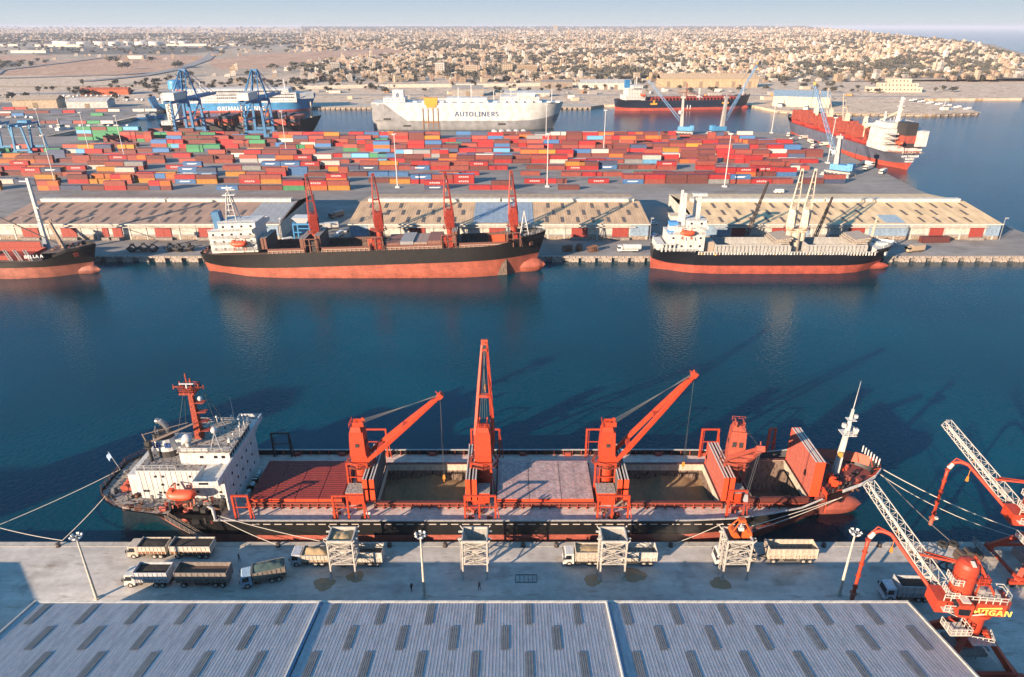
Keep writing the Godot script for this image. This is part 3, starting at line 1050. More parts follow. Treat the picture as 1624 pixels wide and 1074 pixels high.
	for q in [[-31.5, 87.3, 1.8, 0.12, "thin brown grain spill in front of the first hopper"], [13.6, 88.0, 1.5, 0.1, "thin brown grain spill left of the third hopper"], [35.0, 87.4, 1.7, 0.1, "thin brown grain spill left of the rightmost hopper"], [-26.6, 88.9, 1.5, 0.45, "pale spilt grain heap right of the first hopper"], [20.8, 89.3, 2.0, 0.5, "brown spilt grain heap right of the third hopper"]]:
		var hb := MB.new()
		var rr := RandomNumberGenerator.new()
		rr.seed = 77
		var rows := []
		for i in 7:
			var row := []
			for j in 19:
				var a := TAU * (j % 18) / 18
				var u := i / 6.0
				var wob := 1 + 0.12 * sin(a * 3 + q[0]) + 0.07 * sin(a * 7)
				row.append(Vector3(cos(a) * q[2] * u * wob, q[3] * pow(1 - u, 1.3) + 0.0, -sin(a) * q[2] * u * wob * 0.85))
			rows.append(row)
		hb.grid(rows, true)
		var o := put(hb, "spilt_grain_heap", paint("spilt_grain", Color(0.42, 0.29, 0.18), 0.95, "earth", Vector3.ONE / 2.0))
		o.position = P(q[0], 0.005, q[1])
		tag(o, q[4], "grain heap")
	# steel grid lying on the quay
	b = MB.new()
	for i in 6:
		b.bar(P(0.6 + i * 0.72, 0.08, 87.6), P(0.6 + i * 0.72, 0.08, 89.3), 0.07)
	for k in [87.6, 89.3]:
		b.bar(P(0.6, 0.09, k), P(4.2, 0.09, k), 0.08)
	tag(put(b, "steel_grid", paint("dark_steel", Color(0.05, 0.05, 0.05), 0.6)), "dark steel grid lying flat on the quay right of the empty hopper", "steel grid")
	make_person("person in dark clothes walking right of the quay edge trailer", P(-47.6, 0, 92.6), 2.2, Color(0.02, 0.02, 0.025), Color(0.02, 0.02, 0.03))
	make_person("person in black walking left of the middle floodlight mast", P(-16.6, 0, 85.7), 1.0, Color(0.012, 0.012, 0.014), Color(0.012, 0.012, 0.016))
	make_person("person in grey blue walking below the empty hopper", P(-5.4, 0, 86.0), -0.6, Color(0.10, 0.12, 0.17), Color(0.03, 0.035, 0.05))
	make_person("person in dark clothes standing beside the machine house of the red unloader", P(68.6, 0, 72.5), 0.3, Color(0.03, 0.03, 0.03), Color(0.02, 0.02, 0.03))
	# bollards along the quay edge
	var names := ["left of the leftmost mast", "where the stern ropes meet", "behind the quay edge trailer", "left of the first hopper", "right of the first hopper", "right of the middle mast", "right of the empty hopper", "left of the third hopper", "between the third and rightmost hopper", "right of the plank sided trailer", "below the bow's salmon bulb"]
	var k := 0
	for x in [-100.0, -81.5, -58.0, -42.0, -22.0, -12.0, 2.0, 8.0, 28.5, 56.0, 66.0]:
		var o := base("quay_bollard", "dark iron mooring bollard at the quay edge, " + names[k], "bollard", P(x, 0, 96.4), 0.0, "bollards along the near quay")
		b = MB.new()
		b.lathe(Vector3.ZERO, [[0.45, 0.0], [0.45, 0.08], [0.26, 0.12], [0.22, 0.45], [0.42, 0.55], [0.4, 0.68], [0.05, 0.74]], 12)
		put(b, "bollard_body", paint("bollard_iron", Color(0.06, 0.045, 0.04), 0.7), o)
		k += 1
	# dust rising where the grab opens and over the ship's side
	for q in [[40.9, 8.4, 91.8, 2.2, 2.0, 1.8, 0.07, "pale dust puff beside the orange grab"], [42.2, 9.4, 92.6, 2.6, 1.6, 2.0, 0.035, "fainter dust drifting right of the orange grab"], [27.5, 3.6, 95.6, 7.0, 3.5, 2.2, 0.03, "thin veil of dust before the hull between the third and rightmost hopper"], [31.0, 4.6, 95.4, 4.0, 3.0, 2.2, 0.03, "second thin veil of dust nearer the rightmost hopper"]]:
		var fv := FogVolume.new()
		fv.name = numbered("dust")
		fv.shape = RenderingServer.FOG_VOLUME_SHAPE_ELLIPSOID
		fv.size = Vector3(q[3], q[4], q[5])
		fv.position = P(q[0], q[1], q[2])
		var fm := FogMaterial.new()
		fm.albedo = Color(0.9, 0.86, 0.8)
		fm.density = q[6]
		fv.material = fm
		add_child(fv)
		tag(fv, q[7], "dust", "", "stuff")

# ---------------------------------------------------------------- ship building
# st: stations [x, half beam at deck, deck edge height, half beam at waterline, paint line height], stern to bow
func hull_at(s: Array, y: float, wl: float) -> float:
	var t := clampf((y - wl) / (s[2] - wl), 0, 1)
	return lerpf(s[3], s[1], pow(t, 1.25))

func raked(q: Array, y: float, wl: float, rake: float, from: float, to: float) -> float:
	if rake == 0 or q[0] < from: return q[0]
	var t := clampf((y - wl) / (q[2] - wl), 0, 1)
	return q[0] - rake * (q[0] - from) / (to - from) * (1 - pow(t, 0.85))

func make_hull(s: Node3D, st: Array, wl: float, top: Material, red: Material, bottom := -2.5, rake := 0.0, rake_from := 0.0) -> void:
	for part in 2:
		var b := MB.new()
		for side in [-1, 1]:
			var rows := []
			for q in st:
				var r := []
				if part == 0:
					for k in 4:
						var y := lerpf(wl + bottom, q[4], k / 3.0)
						var z := hull_at(q, y, wl) * (0.86 if y < wl - 1 else 1.0)
						r.append(Vector3(raked(q, y, wl, rake, rake_from, st[-1][0]), y, side * z))
				else:
					for k in 6:
						var y := lerpf(q[4], q[2], k / 5.0)
						r.append(Vector3(raked(q, y, wl, rake, rake_from, st[-1][0]), y, side * hull_at(q, y, wl)))
				rows.append(r)
			b.grid(rows, true, side > 0)
			for e in [0, st.size() - 1]:
				for k in rows[e].size() - 1:
					var p: Vector3 = rows[e][k]
					var q: Vector3 = rows[e][k + 1]
					if (side > 0) == (e == 0):
						b.quad(Vector3(p.x, p.y, 0), p, q, Vector3(q.x, q.y, 0))
					else:
						b.quad(p, Vector3(p.x, p.y, 0), Vector3(q.x, q.y, 0), q)
		put(b, "lower_hull" if part == 0 else "upper_hull", red if part == 0 else top, s)

func edge_line(st: Array, side: float, lift: float, inset := 0.0, x0 := -1e9, x1 := 1e9) -> Array:
	var p := []
	for q in st:
		if q[0] >= x0 - 0.01 and q[0] <= x1 + 0.01:
			p.append(Vector3(q[0], q[2] + lift, side * maxf(0.02, q[1] - inset)))
	return p

# deck between two x, between two curves of half beam
func deck_strip(b: MB, st: Array, y: float, x0: float, x1: float, z0: float, z1: float, inset := 0.15) -> void:
	# z1 beyond the hull follows the hull side
	var xs := [x0]
	for q in st:
		if q[0] > x0 and q[0] < x1: xs.append(q[0])
	xs.append(x1)
	for i in xs.size() - 1:
		var e := []
		for x in [xs[i], xs[i + 1]]:
			var hb := 0.0
			for k in st.size() - 1:
				if x >= st[k][0] and x <= st[k + 1][0]:
					hb = lerpf(minf(st[k][1], hull_at(st[k], y, -2.5)), minf(st[k + 1][1], hull_at(st[k + 1], y, -2.5)), (x - st[k][0]) / (st[k + 1][0] - st[k][0]))
			hb = maxf(0.0, hb - inset)
			e.append(Vector3(x, y, clampf(z0, -hb, hb)))
			e.append(Vector3(x, y, clampf(z1, -hb, hb)))
		b.quad(e[0], e[1], e[3], e[2])

func wall_strip(b: MB, p: Array, h0: float, h1: float, t := 0.12) -> void:
	for i in p.size() - 1:
		var a: Vector3 = p[i]
		var c: Vector3 = p[i + 1]
		b.taper(a + Vector3.UP * (h0 + h1) / 2, c + Vector3.UP * (h0 + h1) / 2, t, h1 - h0, t, h1 - h0)

# crane: pedestal at 'at', jib from its foot along v (v in ship axes), hook at drop below the tip
func make_crane(s: Node3D, at: Vector3, ped: float, house: float, w: float, v: Vector3, m: Material, drop: float, lattice := false, called := "deck_crane") -> void:
	var c := Node3D.new()
	c.name = called
	s.add_child(c, true)
	c.position = at
	var dark := paint("crane_dark", Color(0.03, 0.028, 0.028), 0.6)
	var wire := paint("wire_rope", Color(0.05, 0.055, 0.06), 0.5)
	var yaw := atan2(-v.z, v.x)
	var by := Basis(Vector3.UP, yaw)
	var b := MB.new()
	b.tube(Vector3.ZERO, Vector3(0, ped, 0), w * 0.46, w * 0.46, 18)
	b.tube(Vector3(0, ped - 0.5, 0), Vector3(0, ped, 0), w * 0.46, w * 0.62, 18)
	put(b, "pedestal", m, c)
	b = MB.new()
	var n := 8
	for i in n:
		var t0 := TAU * i / n
		var t1 := TAU * (i + 1) / n
		var r := w * 0.92
		var p := Vector3(cos(t0) * r, ped, sin(t0) * r)
		var q := Vector3(cos(t1) * r, ped, sin(t1) * r)
		b.bar(p, q, 0.5, 0.1)
		b.railing([p, q], 1.0, 0.08, 1.2)
	put(b, "platform", paint("platform_red", Color(0.42, 0.10, 0.06), 0.6, "rust", Vector3.ONE / 3), c)
	b = MB.new()
	var top := ped + house
	b.box(Vector3(0, ped + house * 0.12, 0), Vector3(w * 1.0, house * 0.24, w * 1.05), by)
	b.box(Vector3(0, ped + house * 0.52, 0) + by * Vector3(-w * 0.06, 0, 0), Vector3(w, house * 0.56, w * 1.05), by, 0.86)
	b.box(Vector3(0, ped + house * 0.86, 0) + by * Vector3(-w * 0.1, 0, 0), Vector3(w * 0.72, house * 0.12, w * 0.82), by, 0.8)
	put(b, "crane_house", m, c)
	b = MB.new()
	for z in [-1, 1]:
		b.box(Vector3(0, top - house * 0.04, 0) + by * Vector3(w * 0.05, 0, z * w * 0.24), Vector3(w * 0.75, house * 0.1, 0.14), by)
		b.tube(Vector3(0, top, 0) + by * Vector3(w * 0.3, 0, z * w * 0.24 - 0.12), Vector3(0, top, 0) + by * Vector3(w * 0.3, 0, z * w * 0.24 + 0.12), 0.36, 0.36, 12)
	b.railing([Vector3(0, top - house * 0.08, 0) + by * Vector3(-w * 0.45, 0, -w * 0.4), Vector3(0, top - house * 0.08, 0) + by * Vector3(-w * 0.45, 0, w * 0.4)], 0.9, 0.07, 0.8)
	put(b, "head_sheaves", m, c)
	for z in [-1, 1]:
		b = MB.new()
		b.box(Vector3(0, ped + house * 0.5, 0) + by * Vector3(w * 0.42, 0, z * w * 0.2), Vector3(0.12, house * 0.12, w * 0.24), by)
		b.box(Vector3(0, ped + house * 0.5, 0) + by * Vector3(-w * 0.05, 0, z * w * 0.515), Vector3(w * 0.22, house * 0.08, 0.1), by)
		put(b, "cab_window", dark, c)
	# jib
	var foot := Vector3(0, ped + house * 0.13, 0) + by * Vector3(w * 0.5, 0, 0)
	var tip := foot + v
	var f := b.frame_of(v)
	b = MB.new()
	var side := f.x
	var l := v.length()
	var hw := w * 0.56
	for k in [-1, 1]:
		b.taper(foot + side * k * hw, foot + v * 0.16 + side * k * hw, w * 0.13, w * 0.2, w * 0.2, w * 0.28)
		b.taper(foot + v * 0.16 + side * k * hw, foot + v * 0.6 + side * k * hw * 0.62, w * 0.2, w * 0.28, w * 0.17, w * 0.24)
		b.taper(foot + v * 0.6 + side * k * hw * 0.62, tip + side * k * hw * 0.24, w * 0.17, w * 0.24, w * 0.11, w * 0.16)
	for t in ([0.17, 0.52, 0.93] if not lattice else [0.17, 0.3, 0.42, 0.54, 0.66, 0.78, 0.9]):
		var q: float = hw * (lerpf(1.0, 0.62, clampf((t - 0.16) / 0.44, 0, 1)) if t < 0.6 else lerpf(0.62, 0.24, (t - 0.6) / 0.4))
		b.bar(foot + v * t - side * q, foot + v * t + side * q, w * (0.09 if lattice else 0.28), w * (0.09 if lattice else 0.2))
	b.box(tip, Vector3(w * 0.42, w * 0.3, w * 0.34), f)
	b.bar(tip, tip + f.y * w * 0.4, 0.14)
	put(b, "jib", m, c)
	b = MB.new()
	for k in [-1.0, -0.35, 0.35, 1.0]:
		b.tube(Vector3(0, top, 0) + by * Vector3(w * 0.3, 0, k * w * 0.24), tip + side * k * 0.35 + f.y * 0.2, 0.045, 0.045, 4, false)
	put(b, "luffing_wires", wire, c)
	if drop > 0:
		b = MB.new()
		for k in [-0.16, 0.16]:
			b.tube(tip + side * k, tip + Vector3(k * 0.8, -drop, 0), 0.04, 0.04, 4, false)
		put(b, "hoist_wires", wire, c)
		b = MB.new()
		b.box(tip + Vector3(0, -drop - 0.4, 0), Vector3(0.55, 0.9, 0.4), Basis(), 0.7)
		b.tube(tip + Vector3(0, -drop - 1.6, 0), tip + Vector3(0, -drop - 0.8, 0), 0.1, 0.1, 6)
		put(b, "hook_block", paint("hook_yellow", Color(0.55, 0.2, 0.03), 0.5), c)

# folded hatch covers standing on edge across the ship: a plate with stiffeners at x, facing k
func folded_cover(s: Node3D, x: float, y0: float, y1: float, hw: float, face: Material, edge: Material, thick := 0.75) -> void:
	var b := MB.new()
	b.span(x - thick / 2, x + thick / 2, y0, y1, -hw, hw)
	for i in 9:
		var z := lerpf(-hw + 0.5, hw - 0.5, i / 8.0)
		b.span(x - thick / 2 - 0.05, x + thick / 2 + 0.05, y0 + 0.2, y1 - 0.15, z - 0.05, z + 0.05)
	var c := put(b, "folded_hatch_cover", face, s)
	for k in [-1, 1]:
		b = MB.new()
		b.span(x - thick / 2 - 0.07, x + thick / 2 + 0.07, y0, y1 + 0.05, k * hw, k * (hw + 0.14))
		put(b, "end_plate", edge, c)
	b = MB.new()
	for k in [-1, 1]:
		b.span(x + k * thick * 0.38 - 0.1, x + k * thick * 0.38 + 0.1, y1, y1 + 0.08, -hw, hw)
	put(b, "seal_rail", paint("seal_pale", Color(0.5, 0.47, 0.43), 0.6), c)

func coaming(s: Node3D, x0: float, x1: float, y0: float, y1: float, hw: float, out: Material, inside: Material, deep := -4.0) -> void:
	var b := MB.new()
	for k in [-1, 1]:
		b.span(x0, x1, y0, y1, k * hw, k * (hw + 0.25))
		b.span(x0 - 0.2, x1 + 0.2, y1, y1 + 0.1, k * (hw - 0.1), k * (hw + 0.5))
	for x in [x0, x1]:
		b.span(x - 0.25 if x == x0 else x, x if x == x0 else x + 0.25, y0, y1, -hw - 0.25, hw + 0.25)
	put(b, "hatch_coaming", out, s)
	b = MB.new()
	var lw := hw if deep <= -3.0 else hw * 0.5
	b.quad(Vector3(x0, deep, -lw), Vector3(x1, deep, -lw), Vector3(x1, y1, -hw), Vector3(x0, y1, -hw))
	b.quad(Vector3(x1, deep, lw), Vector3(x0, deep, lw), Vector3(x0, y1, hw), Vector3(x1, y1, hw))
	b.quad(Vector3(x0, deep, lw), Vector3(x0, deep, -lw), Vector3(x0, y1, -hw), Vector3(x0, y1, hw))
	b.quad(Vector3(x1, deep, -lw), Vector3(x1, deep, lw), Vector3(x1, y1, hw), Vector3(x1, y1, -hw))
	put(b, "hold_wall", paint("hold_steel", Color(0.21, 0.15, 0.115), 0.8, "rust", Vector3(0.25, 0.1, 0.25)), s)
	b = MB.new()
	var yb := y1 - 1.5
	for k in [-1, 1]:
		b.span(x0 + 0.02, x1 - 0.02, yb, y1 + 0.02, k * hw, k * (hw - 0.06))
	for x in [x0, x1 - 0.06]:
		b.span(x, x + 0.06, yb, y1 + 0.02, -hw + 0.06, hw - 0.06)
	put(b, "coaming_lining", inside, s)
	b = MB.new()
	for i in int((x1 - x0) / 0.9):
		var x := x0 + 0.5 + i * 0.9
		b.taper(Vector3(x, yb, -hw + 0.05), Vector3(x, deep + 0.2, -lw + 0.05), 0.12, 0.3, 0.12, 0.3)
	put(b, "hold_frames", use("hold_steel"), s)

func coaming_rail(s: Node3D, x0: float, x1: float, y: float, z: float, m: Material, k := 1.0) -> void:
	var b := MB.new()
	b.span(x0, x1, y + 0.95, y + 1.12, z + 0.12 * k, z + 0.32 * k)
	b.span(x0, x1, y + 0.35, y + 0.45, z + 0.16 * k, z + 0.28 * k)
	var n := int((x1 - x0) / 1.65)
	for i in n + 1:
		var x := lerpf(x0, x1, float(i) / n)
		b.span(x - 0.06, x + 0.06, y, y + 1.05, z, z + 0.3 * k)
		b.span(x - 0.12, x + 0.12, y, y + 0.22, z, z + 0.6 * k)
	put(b, "coaming_stays", m, s)

func goalpost(s: Node3D, xs: Array, z: float, y0: float, y1: float, m: Material) -> void:
	var b := MB.new()
	for x in xs:
		b.bar(Vector3(x, y0, z), Vector3(x, y1, z), 0.34)
	b.bar(Vector3(xs[0] - 0.15, y1 - 0.1, z), Vector3(xs[-1] + 0.15, y1 - 0.1, z), 0.3)
	b.bar(Vector3(xs[0], lerpf(y0, y1, 0.55), z), Vector3(xs[-1], lerpf(y0, y1, 0.55), z), 0.16)
	b.bar(Vector3(xs[0] + 0.5, y0, z - 0.1), Vector3(xs[0] + 0.5, y1, z - 0.1), 0.08)
	for i in 8:
		b.bar(Vector3(xs[0], lerpf(y0, y1, i / 8.0), z - 0.05), Vector3(xs[0] + 0.5, lerpf(y0, y1, i / 8.0), z - 0.1), 0.06)
	b.bar(Vector3(xs[-1], y1, z), Vector3(xs[-1] + 0.8, y0, z + 0.2), 0.14)
	put(b, "goalpost_frame", m, s)

func add_lifeboat(s: Node3D, at: Vector3, l: float, yaw := 0.0) -> void:
	var o := paint("lifeboat_orange", Color(0.66, 0.075, 0.025), 0.5)
	var b := MB.new()
	var rows := []
	for i in 13:
		var t := i / 12.0 * 2 - 1
		var w := 0.40 * l * 0.5 * pow(maxf(0.0, 1 - pow(absf(t), 3.6)), 0.5) + 0.02
		var r := []
		for j in 13:
			var a := TAU * j / 12
			var hy := sin(a)
			r.append(Vector3(t * l / 2, (hy * 0.2 * l * (0.85 if hy < 0 else 0.9)) * (0.55 + 0.45 * w / (0.18 * l + 0.02)) + 0.1 * l * t * t * (1 if hy < 0 else 0), cos(a) * w))
		rows.append(r)
	b.grid(rows, true, true)
	var lb := put(b, "lifeboat", o, s)
	lb.position = at
	lb.rotation.y = yaw
	b = MB.new()
	b.box(Vector3(-l * 0.32, l * 0.2, 0), Vector3(l * 0.16, l * 0.1, l * 0.2), Basis(), 0.8)
	put(b, "conning_cab", o, lb)
	for k in [-0.3, 0.3]:
		b = MB.new()
		b.bar(Vector3(k * l, -0.42 * l, -l * 0.1), Vector3(k * l, 0.28 * l, -l * 0.3), 0.25)
		b.bar(Vector3(k * l, 0.28 * l, -l * 0.3), Vector3(k * l, 0.34 * l, 0), 0.2)
		b.bar(Vector3(k * l, -0.42 * l, l * 0.15), Vector3(k * l, -0.2 * l, l * 0.1), 0.2)
		put(b, "davit", paint("davit_rust", Color(0.35, 0.10, 0.06), 0.6), lb)

func win(s: Node3D, c: Vector3, w: float, h: float, d: float, called := "window") -> void:
	var b := MB.new()
	b.box(c, Vector3(w, h, d))
	put(b, called, paint("ship_window", Color(0.015, 0.017, 0.02), 0.15), s)

func winch(s: Node3D, at: Vector3, m: Material, l := 2.0) -> void:
	var b := MB.new()
	b.tube(at + Vector3(0, 0.75, -l / 2), at + Vector3(0, 0.75, l / 2), 0.45, 0.45, 10)
	for z in [-l / 2, 0.0, l / 2]:
		b.tube(at + Vector3(0, 0.75, z - 0.06), at + Vector3(0, 0.75, z + 0.06), 0.75, 0.75, 12)
		b.box(at + Vector3(0, 0.35, z), Vector3(1.2, 0.7, 0.15), Basis(), 0.6)
	b.box(at + Vector3(0.9, 0.5, l * 0.3), Vector3(0.8, 0.8, 0.7))
	put(b, "mooring_winch", m, s)

func bollards(s: Node3D, list: Array, m: Material) -> void:
	for p in list:
		var b := MB.new()
		for k in [-0.4, 0.4]:
			b.tube(p + Vector3(k, 0, 0), p + Vector3(k, 0.6, 0), 0.2, 0.2, 8)
			b.tube(p + Vector3(k, 0.6, 0), p + Vector3(k, 0.68, 0), 0.27, 0.27, 8)
		b.box(p + Vector3(0, 0.05, 0), Vector3(1.5, 0.1, 0.55))
		put(b, "bollard", m, s)

func scatter_gear(s: Node3D, sd: int, x0: float, x1: float, z0: float, z1: float, y: float, n: int, ms: Array) -> void:
	var r := RandomNumberGenerator.new()
	r.seed = sd
	for i in n:
		var b := MB.new()
		var p := Vector3(r.randf_range(x0, x1), y, r.randf_range(z0, z1))
		var k := r.randi() % 4
		if k == 0:
			b.tube(p, p + Vector3(0, r.randf_range(0.5, 1.3), 0), 0.22, 0.22, 8)
			b.tube(p + Vector3(0, 1.0, 0), p + Vector3(0, 1.25, 0), 0.36, 0.3, 8)
			put(b, "deck_vent", pick(r, ms), s)
		elif k == 1:
			b.box(p + Vector3(0, 0.35, 0), Vector3(r.randf_range(0.6, 1.6), 0.7, r.randf_range(0.5, 1.0)), Basis(Vector3.UP, r.randf() * 3))
			put(b, "deck_locker", pick(r, ms), s)
		elif k == 2:
			b.lathe(p, [[0.25, 0.0], [0.55, 0.05], [0.6, 0.2], [0.45, 0.35], [0.2, 0.3], [0.25, 0.0]], 10)
			put(b, "rope_coil", pick(r, ms), s)
		else:
			b.tube(p + Vector3(-0.6, 0.3, 0), p + Vector3(0.6, 0.3, 0), 0.28, 0.28, 9)
			b.box(p + Vector3(0, 0.15, 0), Vector3(0.9, 0.3, 0.4))
			put(b, "deck_drum", pick(r, ms), s)

func make_near_ship() -> void:
	var s := base("cargo_ship", "large black and red bulk carrier with four red cranes moored at the near quay", "ship", P(0, 0, 110))
	var black := coarse(paint("near_hull_black", Color(0.011, 0.011, 0.012), 0.5, "hull", Vector3(0.25, 0.06, 0.25)), "grime", 1 / 40.0)
	var red := coarse(paint("near_hull_red", Color(0.54, 0.14, 0.095), 0.6, "worn", Vector3(0.1, 0.25, 0.1)), "grime", 1 / 30.0)
	var white := paint("ship_white", Color(0.66, 0.65, 0.62), 0.5, "grime", Vector3(0.3, 0.08, 0.3))
	var crane_red := paint("crane_red", Color(0.56, 0.062, 0.018), 0.55, "worn", Vector3(0.5, 0.2, 0.5))
	var rail_red := paint("rail_red", Color(0.42, 0.085, 0.05), 0.6, "worn", Vector3.ONE / 3)
	var deck_m := paint("dusty_deck", Color(0.70, 0.54, 0.46), 0.85, "worn", Vector3(0.12, 0.2, 0.3))
	var deck_grey := paint("grey_deck", Color(0.34, 0.31, 0.28), 0.85, "rust", Vector3.ONE / 7)
	var fore_red := paint("forecastle_red", Color(0.24, 0.055, 0.04), 0.75, "worn", Vector3.ONE / 6)
	var dark := paint("deck_dark", Color(0.03, 0.027, 0.025), 0.7)
	var rustm := paint("rusty_gear", Color(0.22, 0.10, 0.06), 0.8, "rust", Vector3.ONE / 2)
	var wl := -2.5
	var st := [[-77.5, 4.6, 5.6, 0.2, 0.6], [-76.0, 7.0, 5.5, 0.3, 0.2], [-73.0, 9.2, 5.35, 0.5, -0.8], [-69.0, 10.5, 5.3, 2.4, -1.6], [-64.0, 11.1, 5.2, 5.6, -1.8], [-58.0, 11.3, 5.2, 8.8, -0.9], [-53.9, 11.35, 5.15, 10.2, 0.3], [-53.85, 11.35, 3.95, 10.2, 0.3], [-45.0, 11.35, 3.9, 11.2, 0.5], [0.0, 11.35, 3.9, 11.3, 0.7], [32.0, 11.35, 3.95, 11.0, 0.7], [40.0, 11.0, 4.1, 9.8, 0.7], [47.0, 10.1, 4.4, 7.7, 1.0], [53.0, 9.1, 5.0, 5.4, 1.5], [57.0, 8.1, 6.2, 4.2, 2.0], [61.0, 6.9, 7.3, 2.8, 2.4], [65.0, 5.6, 7.9, 1.6, 2.7], [68.3, 3.8, 8.4, 0.7, 3.0], [70.1, 2.0, 8.6, 0.3, 3.1], [70.9, 0.4, 8.7, 0.05, 3.2]]
	make_hull(s, st, wl, black, red, -2.5, 7.5, 50.0)
	var b := MB.new()
	# bulb
	var rows := []
	for i in 12:
		var t := i / 11.0
		var x := lerpf(52.0, 69.4, t)
		var r0 := 1.9 * sqrt(maxf(0.0, 1 - pow(maxf(0.0, (t - 0.55) / 0.45), 2))) * lerpf(0.75, 1.0, minf(1, t * 2))
		var r := []
		for j in 13:
			var a := TAU * j / 12
			r.append(Vector3(x, -1.6 + sin(a) * r0 * 1.35 + t * 0.5, cos(a) * r0))
		rows.append(r)
	b.grid(rows, true, true)
	put(b, "bulbous_bow", red, s)
	# decks
	b = MB.new()
	var hx := [[-49.3, -31.8], [-25.3, -8.9], [-2.8, 15.3], [22.0, 38.9], [44.8, 55.2]]
	deck_strip(b, st, 2.9, -53.8, 57.5, 6.2, 20)
	deck_strip(b, st, 2.9, -53.8, 57.5, -20, -6.2)
	var xs := -53.8
	for h in hx:
		deck_strip(b, st, 2.9, xs, h[0], -6.2, 6.2)
		xs = h[1]
	deck_strip(b, st, 2.9, xs, 57.5, -6.2, 6.2)
	put(b, "main_deck", deck_m, s)
	b = MB.new()
	deck_strip(b, st, 5.12, -77.4, -62.0, -20, 20)
	deck_strip(b, st, 5.12, -62.0, -53.8, -20, 8.4)
	b.quad(Vector3(-53.8, 2.9, 8.4), Vector3(-53.8, 2.9, -11.3), Vector3(-53.8, 5.12, -11.3), Vector3(-53.8, 5.12, 8.4))
	put(b, "poop_deck", deck_grey, s)
	b = MB.new()
	deck_strip(b, st, 6.3, 57.5, 70.6, -20, 20, 0.5)
	b.quad(Vector3(57.5, 2.9, -8.2), Vector3(57.5, 2.9, 8.2), Vector3(57.5, 6.3, 8.2), Vector3(57.5, 6.3, -8.2))
	put(b, "forecastle_deck", fore_red, s)
	# gunwale and rails
	b = MB.new()
	for k in [-1, 1]:
		wall_strip(b, edge_line(st, k, 0.0, 0.0, -53.85, 57.0), -0.02, 0.12, 0.3)
	put(b, "gunwale", paint("gunwale_pale", Color(0.5, 0.48, 0.45), 0.6, "grime", Vector3.ONE / 4), s)
	b = MB.new()
	for k in [-1, 1]:
		for i in 46:
			var x := -47.0 + i * 2.0
			if x < 42: b.span(x, x + 1.3, 3.05, 3.22, k * 11.37, k * 11.41)
	put(b, "freeing_ports", paint("port_pale", Color(0.42, 0.36, 0.31), 0.7), s)
	b = MB.new()
	for k in [-1, 1]:
		b.railing(edge_line(st, k, 0.0, 0.25, -77.5, -64.0) if k > 0 else edge_line(st, k, 0.0, 0.25, -77.5, -53.9), 1.0, 0.07, 1.5)
	b.railing([Vector3(-77.4, 5.5, -4.5), Vector3(-77.4, 5.5, 4.5)], 1.0, 0.07, 1.5)
	put(b, "stern_rail", rustm, s)
	b = MB.new()
	for k in [-1, 1]:
		var p := edge_line(st, k, 0.0, 0.1, 57.0, 70.9)
		for i in p.size() - 1:
			var a: Vector3 = p[i]
			var c: Vector3 = p[i + 1]
			var inw := Vector3(-0.2, -1.5, -k * 1.15)
			var a2: Vector3 = a + inw
			var c2: Vector3 = c + inw
			a2.z = k * maxf(0.1, k * a2.z)
			c2.z = k * maxf(0.1, k * c2.z)
			b.quad(a, c, c2, a2)
			b.bar(a, a2 + Vector3(0, 0.2, -k * 0.35), 0.1)
	put(b, "bow_bulwark_inside", paint("bulwark_red", Color(0.62, 0.085, 0.03), 0.5, "worn", Vector3.ONE / 3), s)
	b = MB.new()
	wall_strip(b, edge_line(st, 1, 0.02, -0.04, 61.0, 70.6), -0.55, 0.06, 0.14)
	put(b, "bow_rubbing_strake", white, s)
	b = MB.new()
	for i in 7:
		b.tube(Vector3(69.4 + i * 0.17, 8.4, -4.0 + i * 0.75), Vector3(69.4 + i * 0.17, 9.8, -4.0 + i * 0.75), 0.14, 0.14, 6)
	put(b, "bow_stanchions", white, s)
	# rusty side recess by the gangway, and the folded gangway
	b = MB.new()
	deck_strip(b, st, 3.0, -62.0, -53.8, 8.4, 20)
	b.quad(Vector3(-62, 3.0, 8.4), Vector3(-53.8, 3.0, 8.4), Vector3(-53.8, 5.12, 8.4), Vector3(-62, 5.12, 8.4))
	put(b, "side_recess", rustm, s)
	scatter_gear(s, 19, -61.5, -54.4, 8.8, 10.9, 3.0, 10, [rustm, rail_red, dark])
	b = MB.new()
	b.taper(Vector3(-61.8, 5.0, 11.9), Vector3(-55.0, -0.3, 12.3), 0.9, 0.12, 0.9, 0.12)
	for k in [-0.45, 0.45]:
		b.railing([Vector3(-61.8, 5.0, 11.9 + k), Vector3(-55.0, -0.3, 12.3 + k)], 0.95, 0.07, 0.9)
	put(b, "gangway", paint("gangway_alloy", Color(0.42, 0.33, 0.26), 0.6, "rust", Vector3.ONE / 2), s)
	b = MB.new()
	b.tube(Vector3(-53.7, 4.0, 11.0), Vector3(-53.7, 6.3, 11.0), 0.3, 0.3, 8)
	b.tube(Vector3(-53.7, 6.3, 11.0), Vector3(-54.6, 6.9, 11.0), 0.3, 0.2, 8)
	put(b, "gangway_davit", white, s)

	# ---- accommodation
	b = MB.new()
	b.span(-68.8, -52.2, 5.1, 11.2, -6.6, 6.4)
	b.span(-52.3, -52.0, 2.9, 11.2, -8.0, 8.4)
	b.span(-71.0, -68.8, 5.1, 9.8, -6.0, 5.6)
	for i in 17:
		var x := -68.3 + i * 0.96
		b.span(x - 0.045, x + 0.045, 5.2, 11.1, 6.4, 6.46)
	var house := put(b, "deckhouse", white, s)
	b = MB.new()
	b.span(-68.7, -55.4, 11.2, 11.26, -6.5, 6.3)
	put(b, "house_top", paint("house_top_grey", Color(0.32, 0.31, 0.30), 0.8, "rust", Vector3.ONE / 5), house)
	b = MB.new()
